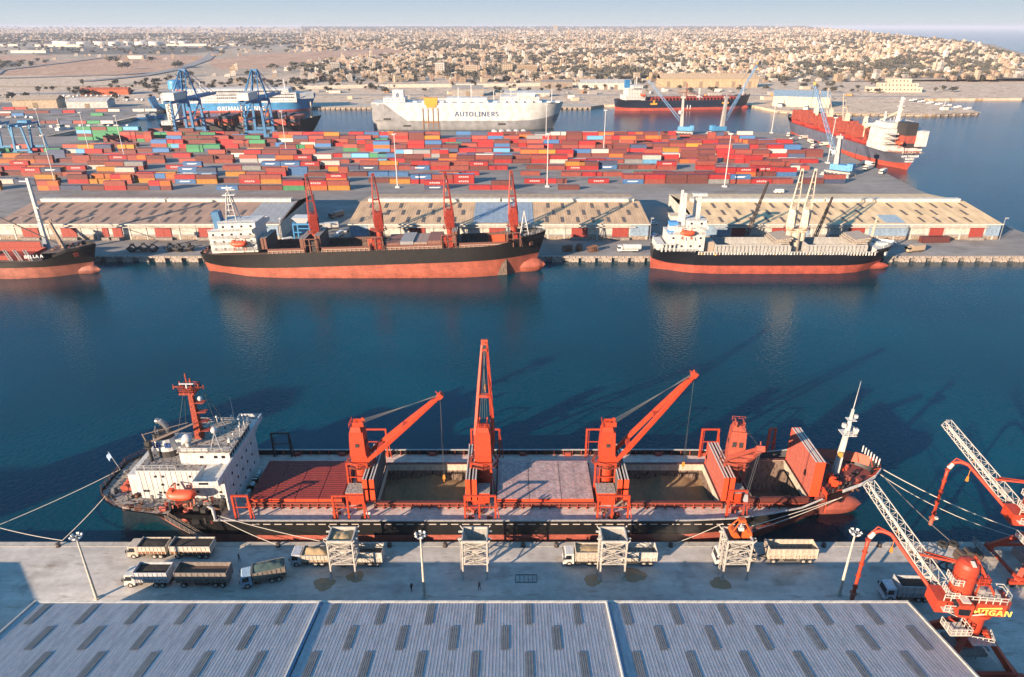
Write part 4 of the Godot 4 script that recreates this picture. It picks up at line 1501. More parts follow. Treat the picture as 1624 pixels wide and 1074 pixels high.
	b.railing([Vector3(-61.5, 11.2, 6.2), Vector3(-68.6, 11.2, 6.2), Vector3(-68.6, 11.2, -6.4)], 1.0, 0.06, 1.2)
	put(b, "house_rail", white, house)
	for q in [[-65.4, 10.0], [-64.0, 10.0], [-59.0, 10.0], [-64.4, 8.2], [-61.6, 8.2], [-68.0, 6.8], [-67.4, 6.8], [-65.2, 6.4], [-64.4, 6.4], [-54.0, 6.5], [-56.2, 8.4], [-58.2, 6.6]]:
		win(house, Vector3(q[0], q[1], 6.45), 0.42, 0.42, 0.1)
	for i in 3:
		for k in 5:
			win(house, Vector3(-51.98, 5.0 + i * 2.3, -5.2 + k * 2.5 + (i % 2) * 0.4), 0.1, 0.45, 0.45)
	b = MB.new()
	b.span(-56.5, -55.6, 5.15, 7.1, 6.42, 6.5)
	put(b, "door", paint("door_grey", Color(0.4, 0.4, 0.4), 0.5), house)
	# bridge
	b = MB.new()
	b.span(-61.2, -52.0, 11.2, 13.9, -6.0, 4.4)
	b.span(-56.2, -51.9, 11.1, 11.35, -11.9, 11.3)
	for k in [-1, 1]:
		var ze := 11.3 if k > 0 else -11.9
		b.span(-56.2, -51.9, 11.3, 12.4, ze, ze - k * 0.12)
		b.span(-56.2, -56.08, 11.3, 12.4, ze, k * 6.5)
		b.taper(Vector3(-54, 8.8, k * 6.5), Vector3(-54, 11.0, ze - k * 1.0), 3.6, 0.2, 3.8, 0.2)
	b.taper(Vector3(-51.75, 11.9, -11.9), Vector3(-51.75, 11.9, 11.3), 0.3, 1.3, 0.3, 1.3)
	b.span(-60.8, -55.9, 13.9, 14.6, 4.0, 4.3)
	var bridge := put(b, "bridge", white, s)
	b = MB.new()
	b.span(-61.5, -51.6, 13.9, 14.05, -6.3, 4.7)
	put(b, "bridge_roof", paint("bridge_roof_tan", Color(0.46, 0.41, 0.35), 0.8, "rust", Vector3.ONE / 6), bridge)
	b = MB.new()
	b.railing([Vector3(-61.3, 14, 4.5), Vector3(-51.8, 14, 4.5), Vector3(-51.8, 14, -6.1), Vector3(-61.3, 14, -6.1)], 0.9, 0.06, 1.3)
	put(b, "roof_rail", white, bridge)
	for i in 9:
		win(bridge, Vector3(-51.98, 13.0, -5.4 + i * 1.15), 0.1, 0.7, 0.8)
	for q in [-53.2, -54.6, -57.2]:
		win(bridge, Vector3(q, 12.9, 4.44), 0.6, 0.55, 0.1)
	win(bridge, Vector3(-54.2, 12.0, 11.34), 1.6, 0.4, 0.1, "window")
	# aerials and domes on the bridge roof
	b = MB.new()
	for q in [[-1.0, 0.8], [1.0, 0.8], [0, -1.0]]:
		b.bar(Vector3(-54.5 + q[0], 14, 3.2 + q[1]), Vector3(-54.5, 17.4, 3.2), 0.12)
	b.ball(Vector3(-54.5, 17.9, 3.2), Vector3(0.6, 0.65, 0.6), 12)
	put(b, "aerial_dome", white, bridge)
	b = MB.new()
	b.tube(Vector3(-60.2, 14, 2.4), Vector3(-60.2, 15, 2.4), 0.5, 0.5, 10)
	b.ball(Vector3(-60.2, 15.6, 2.4), Vector3(0.95, 0.95, 0.95), 14)
	put(b, "radome", white, bridge)
	b = MB.new()
	for q in [[-52.5, 16.2, -5.0], [-53.2, 15.6, -4.6], [-55, 15.6, -5.6], [-58, 15.4, -5.7], [-52.4, 15.4, 0.5], [-52.4, 15.2, -2.5]]:
		b.tube(Vector3(q[0], 14, q[2]), Vector3(q[0], q[1], q[2]), 0.12, 0.08, 6)
		b.ball(Vector3(q[0], q[1], q[2]), Vector3(0.25, 0.25, 0.25), 8)
	b.tube(Vector3(-54.4, 14, -5.3), Vector3(-54.4, 20, -5.3), 0.07, 0.03, 5)
	b.box(Vector3(-53.1, 14.5, 1.2), Vector3(0.5, 1, 0.5))
	put(b, "roof_aerials", white, bridge)
	# mast
	b = MB.new()
	b.taper(Vector3(-59.3, 14, -0.6), Vector3(-59.3, 24.6, -0.6), 1.5, 1.3, 0.7, 0.7)
	b.span(-60.7, -57.9, 23.9, 24.3, -2.0, 0.9)
	b.railing([Vector3(-60.7, 24.3, 0.9), Vector3(-57.9, 24.3, 0.9), Vector3(-57.9, 24.3, -2), Vector3(-60.7, 24.3, -2), Vector3(-60.7, 24.3, 0.9)], 0.9, 0.09, 0.9)
	b.taper(Vector3(-62.3, 24.9, -0.6), Vector3(-56.6, 24.7, -0.6), 0.22, 0.22, 0.22, 0.22)
	for q in [[-62.2, 0.9], [-60.9, 1.6], [-59.6, 3.2], [-58.9, 2.2], [-57.6, 1.3], [-56.7, 0.8]]:
		b.bar(Vector3(q[0], 24.4, -0.6), Vector3(q[0], 24.4 + q[1], -0.6), 0.2)
	for i in 4:
		b.span(-58.9, -57.0, 15.6 + i * 2.0, 15.75 + i * 2.0, -1.2, 0.0)
	var mast := put(b, "radar_mast", paint("mast_rust_red", Color(0.40, 0.06, 0.025), 0.6, "rust", Vector3.ONE / 3), s)
	b = MB.new()
	b.box(Vector3(-59.3, 25.9, 0.2), Vector3(2.6, 0.16, 0.25))
	b.tube(Vector3(-59.3, 25.0, 0.2), Vector3(-59.3, 25.8, 0.2), 0.2, 0.2, 8)
	b.ball(Vector3(-57.2, 23.0, 0.5), Vector3(0.45, 0.5, 0.45), 10)
	put(b, "radar_scanner", white, mast)
	b = MB.new()
	for q in [[-56.8, -55.2, -0.6], [-56.6, -54.2, -2.5], [-60.6, -63.2, 0.5], [-60.4, -62.4, -1.6]]:
		b.tube(Vector3(q[0], 23.6, -0.6), Vector3(q[1], 14, q[2]), 0.05, 0.05, 4, false)
	put(b, "stays", use("wire_rope"), mast)
	# funnel
	var fun := [[2.35, 11.2], [2.3, 12.2], [2.15, 15.3]]
	b = MB.new()
	for k in [[11.2, 12.5, 0], [12.5, 15.0, 1], [15.0, 16.0, 0]]:
		var fb := MB.new()
		var sc: float = 1.0 - (k[0] - 11.2) * 0.03
		var sd: float = 1.0 - (k[1] - 11.2) * 0.03
		for i in 16:
			var t0 := TAU * i / 16
			var t1 := TAU * (i + 1) / 16
			var e := func(t: float, q: float, y: float) -> Vector3: return Vector3(-65.0 + cos(t) * 2.2 * q - (y - 11.2) * 0.12, y, 0.6 + sin(t) * 1.7 * q)
			fb.quad(e.call(t1, sc, k[0]), e.call(t0, sc, k[0]), e.call(t0, sd, k[1]), e.call(t1, sd, k[1]))
			if k[1] > 15.5:
				fb.tri(Vector3(-65.6, 15.6, 0.6), e.call(t1, sd, k[1]), e.call(t0, sd, k[1]))
		put(fb, "funnel" if k[2] == 1 else "funnel_band", white if k[2] == 1 else dark, s)
	b = MB.new()
	b.span(-63.6, -61.3, 11.2, 14.4, -1.2, 1.0)
	put(b, "engine_casing", white, s)
	b = MB.new()
	var pp := []
	for i in 8:
		var t := i / 7.0
		pp.append(Vector3(-64.6 - 2.0 * (1 - cos(t * 1.9)) * 0.7, 15.6 + 2.5 * sin(t * 1.75), 0.2))
	b.path(pp, 0.55, 10)
	for q in [[-66.4, 1.2], [-66.8, 0.2], [-65.8, 1.5], [-66.2, -0.5]]:
		b.tube(Vector3(q[0], 15.6, q[1]), Vector3(q[0] - 0.1, 16.9, q[1]), 0.16, 0.16, 6)
	put(b, "exhaust_pipe", paint("exhaust_steel", Color(0.36, 0.36, 0.37), 0.35, "grime", Vector3.ONE, 0.6), s)
	text("ID  M", 0.95, paint("logo_blue", Color(0.02, 0.06, 0.2), 0.5), s, Vector3(-65.3, 13.9, 2.25), 0.0, "funnel_emblem", 0.3)
	# stores crane
	b = MB.new()
	b.tube(Vector3(-67.2, 11.2, 3.2), Vector3(-67.2, 15.4, 3.2), 0.32, 0.26, 8)
	b.box(Vector3(-67.2, 15.2, 3.2), Vector3(0.9, 0.8, 0.9))
	b.box(Vector3(-67.2, 14.4, 3.2), Vector3(1.4, 0.1, 1.4))
	var sc2 := put(b, "stores_crane", dark, s)
	b = MB.new()
	b.taper(Vector3(-67.0, 15.2, 3.2), Vector3(-58.6, 18.6, 2.0), 0.3, 0.35, 0.2, 0.22)
	b.taper(Vector3(-67.6, 17.0, 3.2), Vector3(-59.6, 18.8, 2.0), 0.1, 0.1, 0.1, 0.1)
	b.bar(Vector3(-67.4, 15.5, 3.2), Vector3(-67.8, 17.1, 3.2), 0.2)
	put(b, "boom", paint("boom_brown", Color(0.16, 0.12, 0.10), 0.6), sc2)
	add_lifeboat(s, Vector3(-60.0, 7.6, 8.8), 5.5)
	add_lifeboat(s, Vector3(-61.0, 7.6, -9.2), 5.6, PI)
	# poop gear
	scatter_gear(s, 4, -75.5, -69.5, -7.5, 7.5, 5.12, 26, [rustm, dark, deck_grey, rail_red])
	scatter_gear(s, 5, -71.0, -55.0, 7.2, 10.2, 5.12, 26, [rustm, dark, deck_grey, white, rail_red])
	scatter_gear(s, 6, -75.0, -58.0, -10.5, -7.6, 5.12, 14, [rustm, paint("drum_yellow", Color(0.5, 0.26, 0.05), 0.6), dark])
	winch(s, Vector3(-73.0, 5.12, 3.5), rail_red)
	winch(s, Vector3(-73.0, 5.12, -3.5), dark)
	bollards(s, [Vector3(-75, 5.12, 6.2), Vector3(-70, 5.12, 9.3), Vector3(-66, 5.12, 10.0), Vector3(-75, 5.12, -6.2)], dark)
	b = MB.new()
	b.tube(Vector3(-77.6, 5.3, -2.5), Vector3(-79.0, 9.4, -2.5), 0.07, 0.05, 5)
	put(b, "flagstaff", white, s)
	b = MB.new()
	b.grid([[Vector3(-78.8, 9.2, -2.5), Vector3(-78.5, 8.2, -2.45)], [Vector3(-79.3, 8.8, -2.2), Vector3(-79.0, 7.7, -2.35)], [Vector3(-79.6, 8.1, -2.5), Vector3(-79.2, 7.1, -2.5)]], true)
	put(b, "ensign", paint("flag_blue_white", Color(0.3, 0.42, 0.6), 0.8), s)
	b = MB.new()
	for k in [-1, 1]:
		for i in 8:
			b.span(-51.3, -50.2, 2.9, 4.0, k * 1.0 + i * 0.0 + (i - 4) * 0.0, k * 1.8)
	put(b, "vent_box", white, s)
	for i in 5:
		b = MB.new()
		b.tube(Vector3(-50.8, 3.4, -4.4 + i * 1.9), Vector3(-50.8, 3.4, -3.0 + i * 1.9), 0.45, 0.45, 9)
		put(b, "liferaft_canister", white, s)

	# ---- hatches
	var cover := paint("hatch_red", Color(0.27, 0.035, 0.022), 0.55, "grime", Vector3(0.5, 0.2, 0.2))
	var cover2 := coarse(paint("hatch_faded", Color(0.72, 0.52, 0.49), 0.6, "worn", Vector3.ONE / 4), "worn", 1 / 9.0)
	var bright := paint("edge_red", Color(0.66, 0.065, 0.02), 0.45)
	var inside := paint("hold_cream", Color(0.56, 0.48, 0.38), 0.75, "grime", Vector3(0.3, 0.12, 0.3))
	for i in 5:
		var h: Array = hx[i]
		coaming(s, h[0], h[1], 2.9, 4.05 + (1.0 if i == 4 else 0.0), 6.0, paint("coaming_dark_red", Color(0.13, 0.03, 0.022), 0.7, "grime", Vector3.ONE / 3), inside, -4.0 if i < 4 else -1.2)
		coaming_rail(s, h[0] - 0.4, h[1] + 0.4, 2.9, 6.25, rail_red)
		coaming_rail(s, h[0] - 0.4, h[1] + 0.4, 2.9, -6.25, rail_red, -1.0)
		if i == 0 or i == 2:
			var n := 4 if i == 0 else 3
			for k in n:
				var xa := lerpf(h[0], h[1], float(k) / n)
				var xb := lerpf(h[0], h[1], float(k + 1) / n)
				b = MB.new()
				b.span(xa + 0.05, xb - 0.05, 4.15, 4.75, -6.1, 6.1)
				if i == 0:
					for j in 20:
						b.span(xa + 0.15, xb - 0.15, 4.75, 4.8, -5.9 + j * 0.6, -5.72 + j * 0.6)
				else:
					for j in 6:
						for l in 8:
							b.box(Vector3(lerpf(xa, xb, (j + 0.5) / 6), 4.77, -5.2 + l * 1.5), Vector3(0.3, 0.06, 0.12))
				var cv := put(b, "hatch_cover", cover if i == 0 else cover2, s)
				for z in [-1, 1]:
					b = MB.new()
					b.span(xa + 0.05, xb - 0.05, 4.12, 4.72, z * 6.1, z * 6.22)
					put(b, "cover_edge", bright, cv)
	var grey_face := paint("cover_underside", Color(0.13, 0.125, 0.12), 0.7, "rust", Vector3.ONE / 3)
	var pink_face := paint("cover_faded_red", Color(0.45, 0.12, 0.085), 0.65, "worn", Vector3.ONE / 3)
	for q in [[-27.3, 8.9, grey_face], [-26.0, 8.9, grey_face], [-8.2, 8.9, grey_face], [-7.0, 8.9, grey_face], [20.0, 8.9, grey_face], [21.2, 8.9, grey_face], [39.6, 9.3, pink_face], [40.8, 9.3, pink_face], [55.9, 12.7, pink_face], [56.8, 12.7, pink_face]]:
		folded_cover(s, q[0], 4.15 if q[1] < 10 else 5.2, q[1], 5.9, q[2], bright)
	# ---- cranes with their machinery blocks and frames
	make_crane(s, Vector3(-28.9, 2.9, 0.2), 6.2, 8.9, 3.0, Vector3(14.2, 13.2, 0.0), crane_red, 17.6)
	make_crane(s, Vector3(-5.4, 2.9, 0.2), 6.2, 8.9, 3.0, Vector3(0.2, 21.2, -4.6), crane_red, 9.0)
	make_crane(s, Vector3(18.2, 2.9, 0.2), 6.2, 8.9, 3.0, Vector3(13.2, 17.8, 0.3), crane_red, 19.0)
	make_crane(s, Vector3(42.6, 2.9, 0.2), 6.2, 8.9, 3.0, Vector3(-2.8, 13.6, 16.6), coarse(paint("crane_faded", Color(0.66, 0.13, 0.075), 0.65, "worn", Vector3(0.6, 0.25, 0.6)), "worn", 1 / 3.0), 0.0)
	for x in [-28.9, -5.4, 18.2, 42.6]:
		b = MB.new()
		b.span(x - 2.3, x + 1.2, 2.9, 5.6, 2.6, 5.6)
		var blk := put(b, "mast_house", crane_red, s)
		b = MB.new()
		b.span(x - 2.35, x + 1.25, 5.6, 5.7, 2.55, 5.65)
		put(b, "mast_house_roof", paint("pale_roof", Color(0.46, 0.43, 0.40), 0.7, "rust", Vector3.ONE / 3), blk)
		goalpost(s, [x - 2.4, x + 1.4], 2.2, 2.9, 10.0, rail_red if x > 40 else crane_red)
	goalpost(s, [-32.2, -29.6, -26.7], 10.3, 2.9, 8.7, crane_red)
	goalpost(s, [-8.5, -5.9, -3.0], 10.3, 2.9, 8.7, crane_red)
	goalpost(s, [15.5, 18.1, 21.0], 10.3, 2.9, 8.7, crane_red)
	goalpost(s, [39.2, 42.2], 9.6, 2.9, 9.3, crane_red)
	goalpost(s, [-50.2, -47.4], 10.3, 2.9, 8.7, crane_red)
	goalpost(s, [-31.6, -26.0], -10.2, 2.9, 9.8, crane_red)
	goalpost(s, [-8.4, -2.6], -10.2, 2.9, 9.8, crane_red)
	goalpost(s, [15.4, 19.0], -10.2, 2.9, 9.8, crane_red)
	goalpost(s, [39.2, 42.6], -10.2, 2.9, 9.8, crane_red)
	goalpost(s, [52.6, 53.8], -9.2, 2.9, 10.6, crane_red)
	goalpost(s, [-49.8, -46.2], -10.4, 2.9, 8.7, dark)
	# far side bulwark stays and lockers
	b = MB.new()
	for i in 52:
		var x := -50.0 + i * 1.9
		b.span(x - 0.06, x + 0.06, 2.9, 3.85, -11.2, -10.8)
		if i % 5 == 2: b.span(x + 0.3, x + 1.6, 2.9, 3.6, -11.1, -10.5)
	put(b, "bulwark_stays", rail_red, s)
	scatter_gear(s, 8, -33.5, -25.5, 6.6, 9.4, 2.9, 9, [rustm, rail_red, white])
	scatter_gear(s, 9, -8.5, -3.5, 6.6, 9.4, 2.9, 9, [rustm, rail_red])
	scatter_gear(s, 10, 15.8, 21, 6.6, 9.4, 2.9, 9, [rustm, rail_red])
	scatter_gear(s, 11, 40, 44, 6.6, 9.4, 2.9, 8, [rustm, rail_red])
	# ---- forecastle
	b = MB.new()
	b.taper(Vector3(62.6, 6.3, 0.2), Vector3(63.1, 17.6, 0.2), 1.05, 1.05, 0.6, 0.6)
	b.taper(Vector3(63.1, 17.6, 0.2), Vector3(63.2, 20.6, 0.2), 0.5, 0.5, 0.35, 0.35)
	b.tube(Vector3(63.2, 20.6, 0.2), Vector3(63.4, 26.5, 0.2), 0.09, 0.03, 5)
	b.span(61.9, 64.4, 15.4, 15.55, -0.9, 1.5)
	b.railing([Vector3(61.9, 15.5, 1.5), Vector3(64.4, 15.5, 1.5), Vector3(64.4, 15.5, -0.9)], 0.9, 0.09, 0.8)
	b.span(62.4, 64.0, 18.4, 18.5, -0.4, 1.0)
	b.box(Vector3(64.2, 16.4, 1.0), Vector3(0.7, 0.9, 0.7))
	b.box(Vector3(62.1, 17.2, 0.4), Vector3(0.6, 0.8, 0.6))
	b.box(Vector3(63.9, 19.2, 0.5), Vector3(0.5, 0.6, 0.5))
	put(b, "foremast", white, s)
	b = MB.new()
	b.box(Vector3(62.4, 11.0, 0.9), Vector3(0.8, 1.0, 0.5))
	put(b, "mast_light_box", use("drum_yellow"), s)
	winch(s, Vector3(60.6, 6.3, 3.4), bright, 2.4)
	winch(s, Vector3(60.4, 6.3, -3.0), white, 2.4)
	bollards(s, [Vector3(59.2, 6.3, 6.2), Vector3(61.5, 6.3, 5.2), Vector3(63.4, 6.3, 4.0), Vector3(66.3, 6.3, 0.6), Vector3(64.6, 6.3, -3.0), Vector3(60, 6.3, -6.2)], dark)
	scatter_gear(s, 12, 58.3, 66.0, -4.5, 4.5, 6.3, 14, [rail_red, dark, fore_red, bright])
	b = MB.new()
	b.box(Vector3(65.0, 5.4, 3.5), Vector3(1.6, 1.0, 0.5), Basis(Vector3.UP, 0.8))
	b.bar(Vector3(64.6, 5.6, 3.6), Vector3(66.2, 4.4, 3.1), 0.35)
	put(b, "anchor", rustm, s)
	b = MB.new()
	for i in 5:
		b.bar(Vector3(57.7 + i * 0.1, 2.9, 6.2 + i * 0.4), Vector3(57.7, 7.4, 6.2 + i * 0.4), 0.12)
	b.railing([Vector3(57.6, 6.3, -8), Vector3(57.6, 6.3, 8)], 1.0, 0.08, 1.4)
	put(b, "break_rail", bright, s)
	# cargo: grain surfaces in the open holds
	var names := ["dark grain cargo in the open hold right of the red closed hatch", "dark and golden grain cargo in the open hold before the faded cover stack", "grain cargo in the foremost open hold near the bow"]
	var idx := 0
	for i in [1, 3, 4]:
		var g := MB.new()
		var f := FastNoiseLite.new()
		f.seed = 20 + i
		f.frequency = 0.09
		var gr := []
		for a in 31:
			var row := []
			for c in 17:
				var x := lerpf(hx[i][0] + 0.02, hx[i][1] - 0.02, a / 30.0)
				var z := lerpf(-5.98, 5.98, c / 16.0) * (1.0 if i < 4 else 0.55)
				row.append(Vector3(x, (0.3 if i < 4 else -0.7) + (1.3 if i < 4 else 0.3) * f.get_noise_2d(x, z) + (0.5 if i < 4 else 0.0) * -z / 6.0, z))
			gr.append(row)
		g.grid(gr, true, true)
		var o := put(g, "grain_cargo", paint("hold_grain", Color(0.29, 0.18, 0.095), 0.95, "earth", Vector3.ONE / 5.0) if i < 4 else paint("hold_bottom", Color(0.12, 0.08, 0.055), 0.95, "earth", Vector3.ONE / 5.0))
		o.position = s.position
		tag(o, names[idx], "grain")
		idx += 1
	# grab wires from the foremost crane's jib tip
	b = MB.new()
	var tip := Vector3(42.6, 2.9, 0.2) + Vector3(0, 6.2 + 8.9 * 0.13, 0) + Vector3(-2.8, 0, 16.6).normalized() * 1.5 + Vector3(-2.8, 13.6, 16.6)
	for k in [-0.15, 0.15]:
		b.tube(tip + Vector3(k, 0, 0), Vector3(38.1 + k, 15.5, 19.4), 0.045, 0.045, 4, false)
		b.tube(Vector3(38.1 + k, 15.5, 19.4), Vector3(38.1 + k, 10.8, 19.4), 0.045, 0.045, 4, false)
	put(b, "grab_wires", use("wire_rope"), s)
	b = MB.new()
	b.box(Vector3(38.1, 15.2, 19.4), Vector3(0.7, 1.3, 0.5), Basis(), 0.6)
	put(b, "grab_hook_block", paint("hook_grey", Color(0.3, 0.3, 0.3), 0.4), s)

func rope(label: String, a: Vector3, c: Vector3, sag: float, r := 0.065, m: Material = null) -> void:
	var p := []
	for i in 13:
		var t := i / 12.0
		p.append(a.lerp(c, t) - Vector3.UP * sag * 4 * t * (1 - t))
	var b := MB.new()
	b.path(p, r, 5)
	tag(put(b, "mooring_rope", m if m else paint("rope_pale", Color(0.5, 0.45, 0.38), 0.9)), label, "rope", "mooring ropes")

func make_ropes() -> void:
	rope("pale mooring rope from the stern flagstaff running down to the left quay", P(-77.2, 5.6, 112.0), P(-101, 0.4, 96.6), 0.6)
	rope("pale mooring rope from the stern corner to the bollard on the quay", P(-75.6, 5.6, 103.2), P(-81.5, 0.3, 97.6), 0.2)
	rope("slack pale rope rising from the quay bollard to the left edge", P(-81.5, 0.3, 97.6), P(-108, 6.5, 101.0), 1.2)
	rope("long pale breast rope across the black hull beside the gangway", P(-52.9, 5.0, 98.7), P(-31.5, 0.3, 96.6), 0.4)
	rope("thin pale rope from the gangway davit to the quay edge", P(-52.9, 4.4, 98.7), P(-42.5, 0.3, 96.6), 0.3)
	rope("thick pale bow rope sagging toward the far red unloader", P(70.4, 8.0, 109.6), P(98.5, 0.5, 96.4), 1.3, 0.09)
	rope("second pale bow rope running just below the thick bow rope", P(69.6, 7.6, 108.4), P(96.0, 0.5, 96.2), 2.0)
	rope("thin dark bow rope dropping to the tyre fender on the quay", P(70.0, 7.8, 109.0), P(79.5, 0.3, 96.9), 0.5, 0.07, paint("rope_dark", Color(0.12, 0.11, 0.11), 0.9))
	rope("pale spring rope from the bow along the hull toward the rightmost hopper", P(59.5, 6.2, 101.9), P(42.8, 3.2, 97.9), 0.15)
	rope("second pale spring rope from the bow running beside the first one", P(60.6, 6.4, 102.2), P(44.2, 2.9, 97.6), 0.3)
	rope("short pale rope lying from the hull foot to the quay left of the rightmost hopper", P(38.0, 3.6, 98.3), P(28.5, 0.2, 96.6), 0.25)

# ---------------------------------------------------------------- red pneumatic grain unloaders on the quay
func make_unloader(label: String, at: Vector3) -> Node3D:
	var s := base("grain_unloader", label, "grain unloader", at, 0.0, "red grain unloaders")
	var red := paint("unloader_red", Color(0.54, 0.06, 0.022), 0.55, "worn", Vector3(0.5, 0.3, 0.5))
	var pale := paint("truss_pale", Color(0.50, 0.46, 0.40), 0.5)
	var dark := use("plain_dark")
	var tyre := paint("tyre_rubber", Color(0.025, 0.024, 0.023), 0.9)
	# gantry on wheels
	for q in [[-1, -1], [1, -1], [1, 1], [-1, 1]]:
		var b := MB.new()
		b.taper(Vector3(q[0] * 5.2, 0.9, q[1] * 4.2), Vector3(q[0] * 1.2, 6.6, q[1] * 1.2), 0.8, 0.8, 0.7, 0.7)
		b.box(Vector3(q[0] * 5.2, 1.0, q[1] * 4.2), Vector3(2.6, 0.5, 0.9))
		put(b, "leg", red, s)
		for k in [-0.8, 0.8]:
			b = MB.new()
			b.tube(Vector3(q[0] * 5.2 + k, 0.55, q[1] * 4.2 - 0.3), Vector3(q[0] * 5.2 + k, 0.55, q[1] * 4.2 + 0.3), 0.55, 0.55, 12)
			put(b, "wheel", tyre, s)
	var b := MB.new()
	for q in [-1, 1]:
		b.bar(Vector3(-5.2, 1.6, q * 4.2), Vector3(5.2, 1.6, q * 4.2), 0.5, 0.6)
		b.bar(Vector3(q * 5.2, 1.6, -4.2), Vector3(q * 5.2, 1.6, 4.2), 0.4, 0.5)
	put(b, "tie_beam", red, s)
	b = MB.new()
	b.span(-2.6, 2.6, 1.9, 3.4, -1.6, 1.6)
	b.span(-7.2, -5.8, 1.4, 1.6, -5.0, -1.0)
	b.railing([Vector3(-7.2, 1.6, -5), Vector3(-7.2, 1.6, -1), Vector3(-5.8, 1.6, -1)], 1.0, 0.08, 0.9)
	put(b, "lower_platform", paint("platform_grey", Color(0.3, 0.28, 0.26), 0.7, "grime", Vector3.ONE / 2), s)
	b = MB.new()
	b.tube(Vector3(0, 3.2, 0), Vector3(0, 9.9, 0), 1.3, 1.3, 18)
	b.tube(Vector3(0, 9.5, 0), Vector3(0, 9.98, 0), 1.9, 1.9, 18)
	put(b, "pedestal", red, s)
	# walkway basket hanging under the cab
	b = MB.new()
	b.span(-4.9, -2.0, 7.4, 7.55, 0.4, 2.8)
	b.railing([Vector3(-4.9, 7.5, 0.4), Vector3(-4.9, 7.5, 2.8), Vector3(-2.0, 7.5, 2.8), Vector3(-2.0, 7.5, 0.4)], 1.1, 0.09, 0.6)
	b.railing([Vector3(-1.2, 5.6, 2.2), Vector3(1.6, 5.6, 2.8), Vector3(2.2, 5.6, 1.0)], 1.1, 0.09, 0.6)
	b.span(-1.2, 2.2, 5.5, 5.6, 1.0, 2.8)
	for i in 12:
		b.bar(Vector3(0.2 + i * 0.42, 5.5 - i * 0.44, 3.0), Vector3(0.2 + i * 0.42, 5.5 - i * 0.44, 3.8), 0.12)
	b.bar(Vector3(0, 5.6, 3.0), Vector3(5.2, 0.4, 3.0), 0.12)
	b.bar(Vector3(0, 5.6, 3.8), Vector3(5.2, 0.4, 3.8), 0.12)
	put(b, "access_walkway", pale, s)
	# turning machine house, its long side to the shed
	var u := Node3D.new()
	u.name = "slewing_house"
	s.add_child(u, true)
	u.position = Vector3(0, 10.0, 0)
	u.rotation.y = deg_to_rad(-6)
	b = MB.new()
	b.span(-3.6, 5.6, 0, 2.1, -1.5, 1.6)
	b.quad(Vector3(5.6, 0, 1.6), Vector3(6.5, 0.2, 0.9), Vector3(6.5, 2.1, 0.9), Vector3(5.6, 2.1, 1.6))
	b.quad(Vector3(6.5, 0.2, 0.9), Vector3(6.5, 0.2, -1.5), Vector3(6.5, 2.1, -1.5), Vector3(6.5, 2.1, 0.9))
	b.quad(Vector3(5.6, 2.1, 1.6), Vector3(6.5, 2.1, 0.9), Vector3(6.5, 2.1, -1.5), Vector3(5.6, 2.1, -1.5))
	put(b, "machine_house", red, u).position.x = -3.0
	text("VIGAN", 0.95, paint("sign_yellow", Color(0.72, 0.5, 0.10), 0.5), u, Vector3(1.25, 0.62, 1.62), 0.0, "lettering", 0.04, 1.1)
	b = MB.new()
	b.taper(Vector3(1.9, 1.25, 1.62), Vector3(5.0, 1.55, 1.62), 0.04, 0.14, 0.04, 0.3)
	b.bar(Vector3(1.3, 0.45, 1.62), Vector3(1.7, 0.85, 1.62), 0.08, 0.25)
	b.bar(Vector3(1.65, 0.4, 1.62), Vector3(2.1, 0.85, 1.62), 0.08, 0.2)
	put(b, "emblem", use("sign_yellow"), u).position.x = -3.0
	b = MB.new()
	b.railing([Vector3(-2.8, 2.1, 1.5), Vector3(5.5, 2.1, 1.5), Vector3(6.3, 2.1, 0.8), Vector3(6.3, 2.1, -1.4), Vector3(-1, 2.1, -1.4)], 1.1, 0.09, 0.9)
	b.span(-3.0, 0.6, 1.0, 1.1, 1.6, 2.5)
	b.railing([Vector3(-3.0, 1.1, 2.5), Vector3(0.6, 1.1, 2.5), Vector3(0.6, 1.1, 1.6)], 1.1, 0.09, 0.7)
	for q in [[-2.5, 2.4], [0.0, 2.4], [2.4, 2.4]]:
		b.bar(Vector3(q[0], 1.0, q[1]), Vector3(-0.4, -0.6, 1.5), 0.12)
	put(b, "deck_railing", pale, u).position.x = -3.0
	b = MB.new()
	b.span(2.4, 5.2, 2.1, 2.5, -1.0, 0.9)
	b.box(Vector3(3.6, 2.7, -0.2), Vector3(1.2, 0.8, 1.0))
	b.box(Vector3(2.4, 3.0, 0.3), Vector3(0.7, 1.5, 0.8))
	b.tube(Vector3(4.6, 2.8, -0.8), Vector3(4.6, 2.8, 0.6), 0.4, 0.4, 10)
	put(b, "blower", paint("machine_grey", Color(0.35, 0.33, 0.32), 0.5, "grime", Vector3.ONE), u).position.x = -3.0
	# filter cyclone
	b = MB.new()
	b.lathe(Vector3(-0.4, 1.6, -0.3), [[1.45, 0.0], [1.45, 0.9], [1.5, 0.92], [1.5, 1.0], [1.45, 1.02], [1.45, 2.1], [1.5, 2.12], [1.5, 2.2], [1.45, 2.22], [1.45, 3.3], [1.5, 3.32], [1.5, 3.4], [1.45, 3.42], [1.45, 4.5], [1.5, 4.52], [1.5, 4.6], [1.45, 4.62], [1.45, 5.6], [1.25, 6.1], [0.7, 6.4], [0.0, 6.45]], 22)
	put(b, "filter_tank", red, u).position.x = -2.6
	b = MB.new()
	b.box(Vector3(-0.3, 8.0, 0.5), Vector3(0.5, 0.12, 0.9), Basis(Vector3.RIGHT, 0.3))
	put(b, "tank_hatch", pale, u).position.x = -2.6
